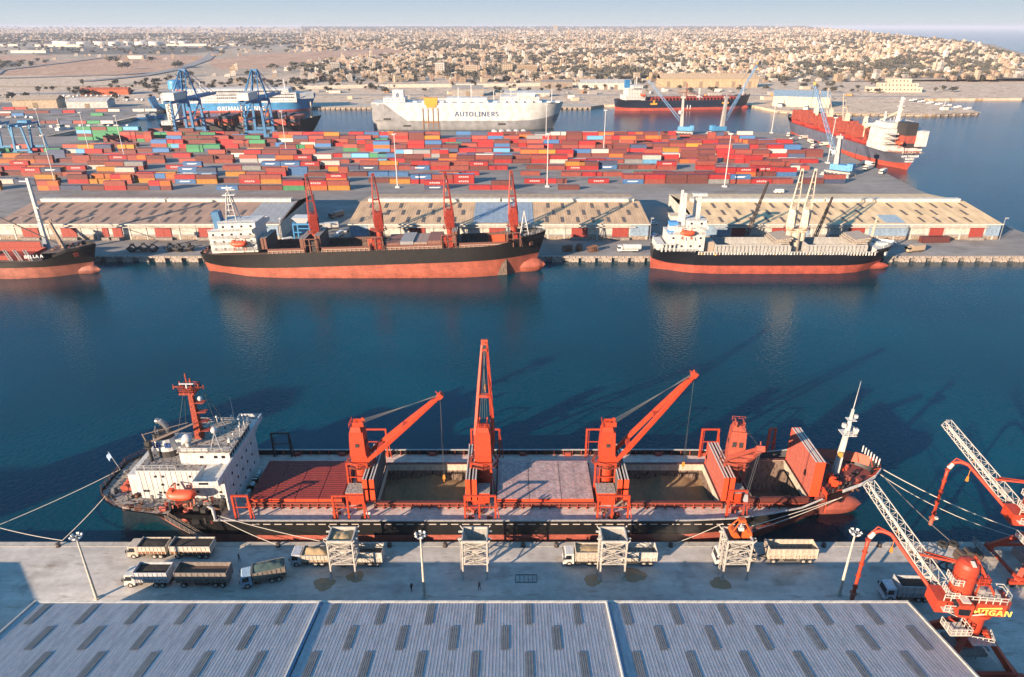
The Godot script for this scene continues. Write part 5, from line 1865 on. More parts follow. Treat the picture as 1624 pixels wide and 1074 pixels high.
	for lv in [2.6, 4.9]:
		b = MB.new()
		b.span(-2.6, -1.7, lv, lv + 0.08, -0.6, 1.5)
		b.railing([Vector3(-1.4, lv, 1.6), Vector3(-2.6, lv, 1.5), Vector3(-2.6, lv, -0.6)], 1.0, 0.08, 0.5)
		put(b, "tank_platform", pale, u).position.x = -2.6
	b = MB.new()
	b.bar(Vector3(0.9, 8.2, -0.2), Vector3(4.6, 2.2, 0.3), 0.3)
	b.bar(Vector3(0.9, 8.2, -0.9), Vector3(4.6, 2.2, -0.9), 0.3)
	b.bar(Vector3(2.0, 5.6, 0.1), Vector3(2.0, 2.1, 0.2), 0.2)
	b.span(1.4, 2.9, 4.6, 4.7, -0.6, 0.8)
	b.railing([Vector3(1.4, 4.7, 0.8), Vector3(2.9, 4.7, 0.8), Vector3(2.9, 4.7, -0.6)], 1.0, 0.09, 0.7)
	put(b, "back_stay", red, u).position.x = -3.0
	# cab
	b = MB.new()
	var pr := [Vector2(-4.6, 0.9), Vector2(-4.9, 1.7), Vector2(-4.3, 2.7), Vector2(-2.5, 2.8), Vector2(-2.5, 0.6), Vector2(-4.1, 0.6)]
	for i in pr.size():
		var p: Vector2 = pr[i]
		var q: Vector2 = pr[(i + 1) % pr.size()]
		b.quad(Vector3(q.x, q.y, 1.0), Vector3(p.x, p.y, 1.0), Vector3(p.x, p.y, 2.9), Vector3(q.x, q.y, 2.9))
	for i in range(1, pr.size() - 1):
		b.tri(Vector3(pr[0].x, pr[0].y, 2.9), Vector3(pr[i + 1].x, pr[i + 1].y, 2.9), Vector3(pr[i].x, pr[i].y, 2.9))
		b.tri(Vector3(pr[0].x, pr[0].y, 1.0), Vector3(pr[i].x, pr[i].y, 1.0), Vector3(pr[i + 1].x, pr[i + 1].y, 1.0))
	var cab := put(b, "cab", red, u)
	b = MB.new()
	b.quad(Vector3(-4.25, 1.0, 2.92), Vector3(-2.8, 1.0, 2.92), Vector3(-2.8, 2.1, 2.92), Vector3(-4.45, 2.1, 2.92))
	b.quad(Vector3(-4.88, 1.72, 1.15), Vector3(-4.88, 1.72, 2.75), Vector3(-4.36, 2.62, 2.75), Vector3(-4.36, 2.62, 1.15))
	b.quad(Vector3(-4.64, 0.95, 1.15), Vector3(-4.64, 0.95, 2.75), Vector3(-4.92, 1.66, 2.75), Vector3(-4.92, 1.66, 1.15))
	put(b, "cab_window", paint("cab_glass", Color(0.012, 0.014, 0.018), 0.08), cab)
	b = MB.new()
	b.span(-3.9, -2.8, 2.8, 2.95, 1.4, 2.5)
	put(b, "roof_unit", pale, cab)
	# boom
	var foot := Vector3(-3.6, 10.6, -1.4)
	var tip := Vector3(-9.2, 18.7, -17.2)
	b = MB.new()
	b.truss(foot, tip, 1.7, 1.9, 1.4, 1.2, 10, 0.1, 0.06)
	var bm := put(b, "boom", pale, s)
	b = MB.new()
	var f := b.frame_of(tip - foot)
	b.taper(foot - f.y * 0.7 - f.x * 0.4, foot.lerp(tip, 0.97) - f.y * 0.6 - f.x * 0.4, 0.35, 0.3, 0.3, 0.25)
	for i in 18:
		var c := foot.lerp(tip, 0.05 + i / 19.0)
		b.bar(c - f.x * 0.75 - f.y * 0.8, c + f.x * 0.75 - f.y * 0.8, 0.06)
	put(b, "boom_walkway", pale, bm)
	b = MB.new()
	b.box(tip + f.y * 0.5, Vector3(0.5, 0.4, 0.4))
	b.box(foot.lerp(tip, 0.22) + f.y * 0.3, Vector3(1.0, 0.8, 0.9), f)
	b.box(foot.lerp(tip, 0.14), Vector3(0.8, 0.9, 0.8), f)
	put(b, "boom_winch", paint("machine_grey", Color.GRAY), bm)
	b = MB.new()
	b.bar(foot.lerp(tip, 0.34) + f.y * 0.7 + f.x * 0.6, Vector3(-2.6, 17.2, -0.5), 0.28)
	b.bar(foot.lerp(tip, 0.34) + f.y * 0.7 - f.x * 0.6, Vector3(-3.0, 17.2, -0.9), 0.28)
	b.bar(foot + f.y * 0.7, foot.lerp(tip, 0.1) - f.y * 0.7, 0.2)
	put(b, "luffing_stay", red, s)
	# suction pipe: along under the boom, over a bend, straight down
	var e := foot.lerp(tip, 0.56) - f.y * 1.3 + f.x * 1.0
	b = MB.new()
	var st := foot - f.y * 1.0 + f.x * 0.9
	b.tube(st, e, 0.28, 0.28, 12)
	var d := (e - st).normalized()
	var out := Vector3(-0.78, 0, -0.12)
	var p1 := e + out * 2.2 + d * 1.9
	var p2 := e + out * 4.0 + Vector3(0, -2.6, 0)
	var pts := [e]
	for i in 9:
		var t := (i + 1) / 9.0
		pts.append(e.lerp(p1, t).lerp(p1.lerp(p2, t), t))
	b.path(pts, 0.29, 12)
	for p in pts:
		b.ball(p, Vector3.ONE * 0.3, 8)
	var g: Vector3 = pts[-1]
	b.tube(g, Vector3(g.x, 1.6, g.z), 0.26, 0.26, 12)
	for i in 5:
		b.tube(Vector3(g.x, 3 + i * 2.4, g.z), Vector3(g.x, 3.15 + i * 2.4, g.z), 0.42, 0.42, 12)
	b.path([e + f.y * 0.2 + d * 0.2, pts[4] + Vector3(0, 0.9, 0), pts[7] + Vector3(-0.3, 0.5, 0)], 0.1, 5)
	put(b, "suction_pipe", red, s)
	b = MB.new()
	b.tube(pts[5], pts[7], 0.4, 0.4, 10)
	b.box(Vector3(g.x + 0.5, 2.0, g.z + 0.2), Vector3(0.6, 0.4, 0.5))
	put(b, "pipe_joint", pale, s)
	b = MB.new()
	b.lathe(Vector3(g.x, 0.3, g.z), [[0.3, 0.0], [0.36, 0.1], [0.36, 1.3], [0.6, 1.4], [0.6, 1.6], [0.3, 1.7]], 12)
	put(b, "suction_nozzle", paint("nozzle_rust", Color(0.3, 0.09, 0.05), 0.6), s)
	b = MB.new()
	var hk := foot.lerp(tip, 0.6)
	b.tube(hk, hk + Vector3(0, -4.2, 0), 0.05, 0.05, 5)
	b.box(hk + Vector3(0, -4.7, 0), Vector3(0.4, 1.0, 0.35), Basis(), 0.6)
	put(b, "hoist_hook", paint("hook_yellow", Color(0.55, 0.2, 0.03), 0.5), s)
	return s

func make_unloaders() -> void:
	paint("machine_grey", Color(0.35, 0.33, 0.32), 0.5, "grime", Vector3.ONE)
	paint("sign_yellow", Color(0.72, 0.5, 0.10), 0.5)
	var u := make_unloader("nearer red grain unloader beside the shed corner, its yellow lettering in full view", P(66.2, 0, 72.6))
	copy(u, "farther red grain unloader cut by the right edge, its pipe over the water", P(89.2, 0, 91.0))
	# hoses, frames and a loader lying about the unloaders
	var b := MB.new()
	for k in 4:
		var pts := []
		for i in 25:
			var a := TAU * i / 24 * 0.8 + k
			pts.append(P(76.5 + k * 0.8 + cos(a) * (2.6 - k * 0.2), 0.2 + 0.1 * k, 91.2 - k * 0.3 + sin(a) * 1.3))
		b.path(pts, 0.14, 6)
	tag(put(b, "suction_hose", paint("hose_black", Color(0.02, 0.02, 0.022), 0.7)), "black suction hoses coiled on the quay left of the farther unloader", "hose")
	b = MB.new()
	b.truss(P(70.2, 0.9, 94.2), P(73.4, 0.9, 91.4), 1.6, 1.6, 1.6, 1.6, 3, 0.12, 0.09)
	tag(put(b, "scaffold_crate", paint("frame_rust", Color(0.12, 0.07, 0.05), 0.7)), "rusty open steel frame lying near the quay edge", "crate")
	var fdr := base("tyre_fender", "round black tyre fender lying on the quay edge at the right", "tyre", P(77.6, 0.3, 96.7))
	for k in 2:
		b = MB.new()
		b.lathe(Vector3(k * 1.9, -0.15, 0), [[0.35, 0.0], [0.8, 0.0], [0.9, 0.2], [0.8, 0.42], [0.35, 0.42], [0.35, 0.0]], 14)
		put(b, "tyre", paint("tyre_rubber", Color.BLACK), fdr)
	b = MB.new()
	b.span(-2.0, 2.0, 0.0, 1.3, -0.9, 0.9)
	b.box(Vector3(0, 1.7, 0), Vector3(1.2, 0.8, 1.3))
	for k in [-1.4, 1.4]:
		b.box(Vector3(k, 1.5, 0), Vector3(0.7, 0.5, 1.6), Basis(Vector3.UP, 0.2))
	var sk := put(b, "power_unit", paint("unit_dark", Color(0.11, 0.085, 0.07), 0.7, "rust", Vector3.ONE))
	sk.position = P(79.8, 0, 93.2)
	tag(sk, "dark brown power unit on the quay below the farther unloader", "power unit")
	var ld := base("wheel_loader", "dark wheel loader parked near the bottom right corner", "wheel loader", P(69.5, 0, 65.8), 0.5)
	b = MB.new()
	b.span(-1.6, 1.5, 0.7, 1.6, -0.9, 0.9)
	b.span(0.2, 1.6, 1.6, 2.0, -0.8, 0.8)
	put(b, "body", paint("loader_dark", Color(0.10, 0.075, 0.05), 0.6, "rust", Vector3.ONE), ld)
	b = MB.new()
	b.span(-0.7, 0.3, 1.6, 2.9, -0.7, 0.7)
	put(b, "cab", use("plain_dark"), ld)
	b = MB.new()
	b.span(-3.1, -2.5, 0.2, 1.1, -1.3, 1.3)
	b.bar(Vector3(-1.5, 1.3, -0.6), Vector3(-2.6, 0.7, -0.6), 0.25)
	b.bar(Vector3(-1.5, 1.3, 0.6), Vector3(-2.6, 0.7, 0.6), 0.25)
	put(b, "bucket", paint("bucket_steel", Color(0.2, 0.17, 0.15), 0.6), ld)
	for q in [[-1.1, 1], [-1.1, -1], [1.1, 1], [1.1, -1]]:
		b = MB.new()
		b.tube(Vector3(q[0], 0.65, q[1] * 0.8), Vector3(q[0], 0.65, q[1] * 1.3), 0.65, 0.65, 12)
		put(b, "wheel", paint("tyre_rubber", Color.BLACK), ld)

# ---------------------------------------------------------------- ships on the far side
func simple_stations(l: float, hb: float, deck: float, wl: float, paint_y: float, fc: float, poop: float, fine := 0.5) -> Array:
	var h := l / 2
	return [[-h, hb * 0.5, deck + poop, 0.2, paint_y + 1.4], [-h + l * 0.02, hb * 0.75, deck + poop, 0.4, paint_y + 0.8], [-h + l * 0.06, hb * 0.92, deck + poop, hb * 0.25, paint_y], [-h + l * 0.13, hb, deck + poop, hb * 0.7, paint_y], [-h + l * 0.1601, hb, deck + poop * 0.9, hb * 0.8, paint_y], [-h + l * 0.165, hb, deck, hb * 0.82, paint_y], [-h + l * 0.25, hb, deck, hb * 0.98, paint_y], [0.0, hb, deck, hb, paint_y], [h - l * 0.24, hb, deck, hb * 0.95, paint_y], [h - l * 0.15, hb * 0.95, deck + fc * 0.12, hb * 0.72, paint_y], [h - l * 0.11, hb * 0.86, deck + fc * 0.45, hb * 0.55, paint_y], [h - l * 0.07, hb * 0.7, deck + fc * 0.95, hb * 0.34, paint_y], [h - l * 0.035, hb * 0.45, deck + fc * 1.08, hb * 0.14, paint_y], [h - l * 0.012, hb * 0.2, deck + fc * 1.16, hb * 0.05, paint_y], [h, hb * 0.04, deck + fc * 1.2, 0.05, paint_y]]

func bulb(s: Node3D, x0: float, x1: float, y: float, r: float, m: Material) -> void:
	var b := MB.new()
	var rows := []
	for i in 10:
		var t := i / 9.0
		var q := r * sqrt(maxf(0.0, 1 - pow(maxf(0.0, (t - 0.5) / 0.5), 2)))
		var row := []
		for j in 13:
			var a := TAU * j / 12
			row.append(Vector3(lerpf(x0, x1, t), y + sin(a) * q * 1.3, cos(a) * q))
		rows.append(row)
	b.grid(rows, true, true)
	put(b, "bulbous_bow", m, s)

# tiers: [x0, x1, y0, y1, half width]
func tiers(s: Node3D, list: Array, m: Material, top: Material, per := 2.6) -> Node3D:
	var first: Node3D = null
	for q in list:
		var b := MB.new()
		b.span(q[0], q[1], q[2], q[3], -q[4], q[4])
		var o := put(b, "deckhouse", m, s)
		if first == null: first = o
		b = MB.new()
		b.span(q[0] - 0.15, q[1] + 0.15, q[3], q[3] + 0.12, -q[4] - 0.15, q[4] + 0.15)
		put(b, "house_top", top, o)
		b = MB.new()
		b.railing([Vector3(q[1], q[3] + 0.1, q[4]), Vector3(q[0], q[3] + 0.1, q[4])], 0.9, 0.1, 1.6)
		put(b, "rail", m, o)
		var lv := int((q[3] - q[2]) / per)
		for k in lv:
			var y: float = q[2] + (k + 0.6) * (q[3] - q[2]) / lv
			var n := int((q[1] - q[0]) / 3.2)
			for i in n:
				win(o, Vector3(lerpf(q[0], q[1], (i + 0.5) / n), y, q[4] + 0.02), 0.8, 0.8, 0.1)
	return first

func make_ship_two() -> void:
	var s := base("cargo_ship", "rust streaked black and orange bulk carrier with raised red cranes at the middle warehouse", "ship", P(-53.0, 0, 257.2))
	s.rotation.z = deg_to_rad(1.9)
	var black := coarse(paint("mid_hull_black", Color(0.02, 0.02, 0.021), 0.6, "hull", Vector3(0.12, 0.03, 0.12)), "hull", 1 / 14.0)
	var red := coarse(paint("mid_hull_orange", Color(0.62, 0.165, 0.10), 0.65, "worn", Vector3(0.06, 0.1, 0.06)), "grime", 1 / 30.0)
	var white := use("cargo_white")
	var dark := use("plain_dark")
	var rail := paint("mid_rail", Color(0.26, 0.11, 0.075), 0.7, "rust", Vector3.ONE / 3)
	var deckm := paint("mid_deck", Color(0.2, 0.14, 0.11), 0.85, "rust", Vector3.ONE / 6)
	var cr := paint("mid_crane_red", Color(0.42, 0.045, 0.022), 0.5, "rust", Vector3(0.3, 0.15, 0.3))
	var jib := paint("mid_jib", Color(0.38, 0.06, 0.035), 0.6, "rust", Vector3.ONE / 4)
	var st := simple_stations(133, 9.6, 8.4, -2.5, 2.7, 2.6, 0.0)
	make_hull(s, st, -2.5, black, red, -3.5, 5.0, 45)
	bulb(s, 52, 66.0, -2.2, 2.6, red)
	var holds := [[-39.5, -25.8], [-19.0, -1.0], [5.5, 26.5], [33.5, 51.0]]
	var b := MB.new()
	deck_strip(b, st, 7.5, -66, 52, 6.4, 20)
	deck_strip(b, st, 7.5, -66, 52, -20, -6.4)
	var x := -66.0
	for h in holds:
		deck_strip(b, st, 7.5, x, h[0], -6.4, 6.4)
		x = h[1]
	deck_strip(b, st, 7.5, x, 52, -6.4, 6.4)
	put(b, "main_deck", deckm, s)
	b = MB.new()
	deck_strip(b, st, 9.9, 54, 66.4, -20, 20)
	b.quad(Vector3(54, 7.5, -7.5), Vector3(54, 7.5, 7.5), Vector3(54, 9.9, 7.5), Vector3(54, 9.9, -7.5))
	put(b, "forecastle_deck", deckm, s)
	for i in 4:
		var h: Array = holds[i]
		coaming(s, h[0], h[1], 7.5, 9.3, 6.3, rail, paint("hold_brown", Color(0.17, 0.10, 0.075), 0.8, "rust", Vector3.ONE / 5))
		coaming_rail(s, h[0], h[1], 7.5, 6.6, paint("stay_pale", Color(0.42, 0.33, 0.27), 0.7))
		if i == 2:
			for k in 4:
				b = MB.new()
				var xa := lerpf(h[0], h[1], k / 4.0)
				b.span(xa + 0.1, lerpf(h[0], h[1], (k + 1) / 4.0) - 0.1, 9.4, 10.1 + 0.5 * (k % 2), -6.4, 6.4)
				put(b, "hatch_cover", paint("mid_cover_%d" % (k % 3), [Color(0.26, 0.12, 0.09), Color(0.33, 0.34, 0.35), Color(0.36, 0.27, 0.22)][k % 3], 0.7, "worn", Vector3.ONE / 4), s)
	var holdred := paint("hold_orange", Color(0.5, 0.07, 0.025), 0.6)
	for q in [[-4.0, -1.1], [44.0, 50.5]]:
		b = MB.new()
		b.span(q[0], q[1], 1.0, 8.6, -6.2, -5.9)
		put(b, "painted_hold_panel", holdred, s)
	for i in [0, 1, 3]:
		var g := heap_mesh(holds[i][0], holds[i][1], 6.2, 5.2, 0.8, 90 + i, 10, 6)
		var o := put(g, "coal_cargo", paint("coal", Color(0.018, 0.017, 0.017), 0.95, "earth", Vector3.ONE / 4))
		o.transform = s.transform
		tag(o, "black bulk cargo in the %s hold of the middle ship" % ["sternmost open", "second open", "foremost open"][i if i < 2 else 2], "coal")
	for q in [[-41.4, 13.6], [-40.2, 13.6], [-20.9, 13.8], [-19.7, 13.8], [-26.6, 12.8], [-25.4, 12.8], [31.2, 13.8], [32.3, 13.8], [52.0, 12.0]]:
		folded_cover(s, q[0], 9.3, q[1], 6.2, paint("mid_cover_under", Color(0.10, 0.088, 0.08), 0.75, "rust", Vector3.ONE / 3), rail, 0.8)
	for q in [[-22.8, Vector3(-2.4, 19.0, -7.5)], [2.2, Vector3(-1.6, 18.5, -7.0)], [29.6, Vector3(-1.2, 18.5, -6.5)], [54.2, Vector3(-0.4, 18.0, -6.0)]]:
		make_crane(s, Vector3(q[0], 7.5, -1.0), 6.0, 7.8, 3.0, q[1], cr, 6.0)
		b = MB.new()
		b.span(q[0] - 2.2, q[0] + 1.4, 7.5, 11.4, 1.5, 5.2)
		put(b, "mast_house", dark if q[0] < 0 else cr, s)
		goalpost(s, [q[0] - 2.8, q[0] - 0.4, q[0] + 2.2], 7.2, 7.5, 13.0, rail)
	# accommodation
	var blue := paint("mid_blue", Color(0.055, 0.19, 0.36), 0.5, "grime", Vector3.ONE / 4)
	tiers(s, [[-61.0, -43.4, 8.4, 16.6, 6.4], [-57.0, -43.0, 16.6, 19.4, 5.6]], white, white)
	b = MB.new()
	b.span(-46.4, -42.8, 16.6, 16.9, -9.8, 9.8)
	b.span(-43.0, -42.8, 16.9, 18.0, -9.8, 9.8)
	for k in [-1, 1]:
		b.span(-46.4, -42.8, 16.9, 18.0, k * 9.8, k * 9.65)
	put(b, "bridge_wing", white, s)
	b = MB.new()
	b.taper(Vector3(-58.6, 16.6, 0), Vector3(-59.2, 23.0, 0), 3.6, 3.2, 3.2, 2.8)
	put(b, "funnel", blue, s)
	b = MB.new()
	for q in [[-55.0, 2.0], [-55.0, -2.0], [-51.0, 2.0], [-51.0, -2.0]]:
		b.bar(Vector3(q[0], 19.4, q[1]), Vector3(-53.0 + (q[0] + 53) * 0.25, 30.0, q[1] * 0.25), 0.38)
	for i in 5:
		var t := i / 5.0
		b.bar(Vector3(lerpf(-55, -53.5, t), 19.4 + 10.6 * t, 2 * (1 - t * 0.75)), Vector3(lerpf(-51, -52.5, t), 19.4 + 10.6 * t, 2 * (1 - t * 0.75)), 0.22)
	b.span(-55.2, -50.4, 29.0, 29.3, -1.0, 1.0)
	b.box(Vector3(-52.0, 31.0, 0), Vector3(3.4, 0.3, 0.4))
	b.bar(Vector3(-53, 30, 0), Vector3(-53, 32.6, 0), 0.25)
	put(b, "radar_mast", white, s)
	add_lifeboat(s, Vector3(-49.4, 12.2, 8.2), 6.4)
	for k in 3:
		b = MB.new()
		b.railing([Vector3(-60.8, 9.6 + k * 2.4, 7.2), Vector3(-43.6, 9.6 + k * 2.4, 7.2)], 0.9, 0.1, 1.5)
		b.span(-60.8, -43.6, 9.5 + k * 2.4, 9.62 + k * 2.4, 6.4, 7.3)
		put(b, "side_gallery", white, s)
	scatter_gear(s, 31, -65, -61.5, -6, 6, 8.4, 10, [dark, rail])
	scatter_gear(s, 32, 54.5, 61.0, -5, 5, 9.9, 12, [dark, rail])
	b = MB.new()
	for k in [-1.0, 1.0]:
		b.bar(Vector3(57.4 - 0.8, 9.9, k * 1.2), Vector3(58.2, 18.6, 0), 0.3)
	b.bar(Vector3(59.8, 9.9, 0), Vector3(58.2, 19.4, 0), 0.35)
	for i in 4:
		b.bar(Vector3(56.8 + i * 0.3, 11.5 + i * 1.8, 0), Vector3(59.6 - i * 0.35, 11.5 + i * 1.8, 0), 0.14)
	put(b, "foremast", white, s)
	b = MB.new()
	b.railing(edge_line(st, 1, 0, 0.2, 54, 66.5), 1.0, 0.1, 1.2)
	b.railing(edge_line(st, -1, 0, 0.2, 54, 66.5), 1.0, 0.1, 1.2)
	put(b, "bow_rail", white, s)
	b = MB.new()
	b.box(Vector3(60.6, 7.6, 4.2), Vector3(1.6, 1.2, 0.6), Basis(Vector3.UP, 0.7))
	put(b, "anchor", rail, s)
	b = MB.new()
	b.span(-61.2, -58.6, -1.2, 0.4, -1, 1)
	b.span(-60.8, -59.6, 0.3, 4.0, -0.4, 0.4)
	put(b, "rudder_head", red, s)

func make_ship_three() -> void:
	var s := base("cargo_ship", "navy and red coaster with twin cream crane jibs at the right warehouse", "ship", P(102.6, 0, 260.0))
	var navy := coarse(paint("right_hull_navy", Color(0.010, 0.013, 0.022), 0.5, "hull", Vector3(0.15, 0.05, 0.15)), "grime", 1 / 20.0)
	var red := coarse(paint("right_hull_red", Color(0.58, 0.125, 0.08), 0.6, "worn", Vector3(0.08, 0.12, 0.08)), "grime", 1 / 25.0)
	var white := use("cargo_white")
	var grey := paint("right_grey", Color(0.42, 0.41, 0.39), 0.7, "grime", Vector3.ONE / 5)
	var cream := paint("right_cream", Color(0.66, 0.54, 0.40), 0.5, "grime", Vector3.ONE / 5)
	var dark := use("plain_dark")
	var st := simple_stations(95, 7.4, 5.2, -2.5, 0.8, 2.2, 1.2)
	make_hull(s, st, -2.5, navy, red, -3.0, 6.0, 28)
	bulb(s, 34, 47.6, -1.6, 1.25, red)
	var b := MB.new()
	deck_strip(b, st, 4.9, -32, 38, -20, 20)
	deck_strip(b, st, 6.2, -47.4, -32, -20, 20)
	put(b, "main_deck", paint("right_deck", Color(0.3, 0.29, 0.27), 0.8, "rust", Vector3.ONE / 5), s)
	b = MB.new()
	deck_strip(b, st, 6.9, 38, 47.4, -20, 20)
	b.quad(Vector3(38, 4.9, -6), Vector3(38, 4.9, 6), Vector3(38, 6.9, 6), Vector3(38, 6.9, -6))
	put(b, "forecastle_deck", white, s)
	for h in [[-24.0, 4.5], [11.5, 34.5]]:
		b = MB.new()
		for k in [-1, 1]:
			b.span(h[0], h[1], 4.9, 8.6, k * 5.4, k * 5.1)
			for i in int((h[1] - h[0]) / 1.5) + 1:
				b.span(h[0] + i * 1.5, h[0] + i * 1.5 + 0.5, 4.9, 8.2, k * 5.4, k * 5.75)
		for xx in [h[0], h[1] - 0.3]:
			b.span(xx, xx + 0.3, 4.9, 8.6, -5.1, 5.1)
		b.span(h[0], h[1], 3.0, 3.2, -5.1, 5.1)
		put(b, "hatch_coaming", grey, s)
		for k in 3:
			b = MB.new()
			b.box(Vector3(h[1] - 3.4 + k * 0.6, 9.2 + k * 0.75, 0), Vector3(6.2, 0.6, 10.6), Basis(Vector3(0, 0, 1), 0.06 * k))
			put(b, "hatch_cover", paint("pale_cover", Color(0.5, 0.44, 0.36), 0.7, "rust", Vector3.ONE / 4), s)
	b = MB.new()
	for i in 60:
		b.span(-31.0 + i * 1.15, -30.6 + i * 1.15, 4.9, 6.3, 7.1, 7.3)
	b.span(-31, 38, 6.25, 6.4, 7.1, 7.3)
	put(b, "side_stanchions", white, s)
	# twin cranes on one pedestal
	b = MB.new()
	b.tube(Vector3(8.0, 4.9, 0.5), Vector3(8.0, 13.5, 0.5), 1.9, 1.9, 16)
	b.span(4.6, 11.4, 12.6, 14.0, -1.4, 2.4)
	put(b, "crane_pedestal", cream, s)
	for k in [-1, 1]:
		make_crane(s, Vector3(8.0 + k * 2.6, 9.0, 0.5), 4.6, 8.4, 2.6, Vector3(4.6, 19.5, -9.0), cream, 5.0, true)
	# after part
	tiers(s, [[-42.5, -28.6, 6.2, 12.6, 5.6], [-40.5, -28.6, 12.6, 15.2, 4.8], [-36.0, -28.4, 15.2, 17.8, 4.6]], white, white)
	b = MB.new()
	b.span(-31.4, -28.2, 15.2, 15.4, -7.3, 7.3)
	b.span(-28.4, -28.2, 15.4, 16.3, -7.3, 7.3)
	put(b, "bridge_wing", white, s)
	for q in [[12.6, 14.0, "funnel_blue"], [14.0, 15.7, "cargo_white"], [15.7, 17.2, "funnel_blue"]]:
		b = MB.new()
		b.span(-42.4, -39.2, q[0], q[1], 1.4, 4.6)
		put(b, "funnel", paint("funnel_blue", Color(0.06, 0.22, 0.48), 0.5) if q[2] == "funnel_blue" else white, s)
	b = MB.new()
	for k in [-2.6, 2.6]:
		b.taper(Vector3(-31.5, 6.2, k), Vector3(-31.5, 26.5, k), 1.6, 1.6, 1.1, 1.1)
		b.taper(Vector3(-37.0, 15, k), Vector3(-37.0, 28.0, k), 1.3, 1.3, 0.9, 0.9)
	b.bar(Vector3(-31.5, 25.2, -3.2), Vector3(-31.5, 25.2, 3.2), 1.2)
	b.box(Vector3(-31.0, 26.8, 0), Vector3(5.5, 1.0, 1.8))
	b.bar(Vector3(-37.0, 26, -3), Vector3(-37.0, 26, 3), 0.7)
	put(b, "white_derrick_post", white, s)
	add_lifeboat(s, Vector3(-35.6, 13.4, 6.4), 5.8)
	b = MB.new()
	b.span(-46.6, -43.6, 6.4, 8.8, -5, 5)
	b.railing(edge_line(st, 1, 0, 0.2, -47.5, -32), 1.1, 0.14, 1.2)
	for i in 4:
		b.bar(Vector3(-45 + i * 1.6, 6.2, 6.4), Vector3(-45 + i * 1.6, 9.0, 6.4), 0.5)
	b.span(-46, -39.6, 9.0, 9.2, 5.6, 6.9)
	put(b, "poop_house", white, s)
	scatter_gear(s, 41, -30, 36, 6.0, 6.9, 4.9, 22, [white, paint("lifeboat_orange", Color(0.78, 0.12, 0.03), 0.45), use("drum_yellow"), dark])
	b = MB.new()
	b.span(-27.6, -24.2, 4.9, 9.2, -3.0, 3.6)
	put(b, "deck_locker", paint("locker_tan", Color(0.5, 0.42, 0.33), 0.7, "rust", Vector3.ONE), s)
	b = MB.new()
	b.taper(Vector3(37.8, 6.9, 0), Vector3(38.6, 18.6, 0), 0.9, 0.9, 0.4, 0.4)
	put(b, "foremast", cream, s)
	b = MB.new()
	for k in [-1, 1]:
		wall_strip(b, edge_line(st, k, 0.0, 0.1, 38, 47.5), -0.2, 0.9, 0.2)
	b.span(40.5, 44.5, 7.0, 8.2, -1.4, 1.4)
	put(b, "bow_bulwark", white, s)
	b = MB.new()
	b.box(Vector3(43.2, 4.6, 3.6), Vector3(1.6, 1.2, 0.6), Basis(Vector3.UP, 0.7))
	put(b, "anchor", white, s)
	scatter_gear(s, 42, -46.8, -43, -6, 6.2, 6.2, 12, [white, dark])

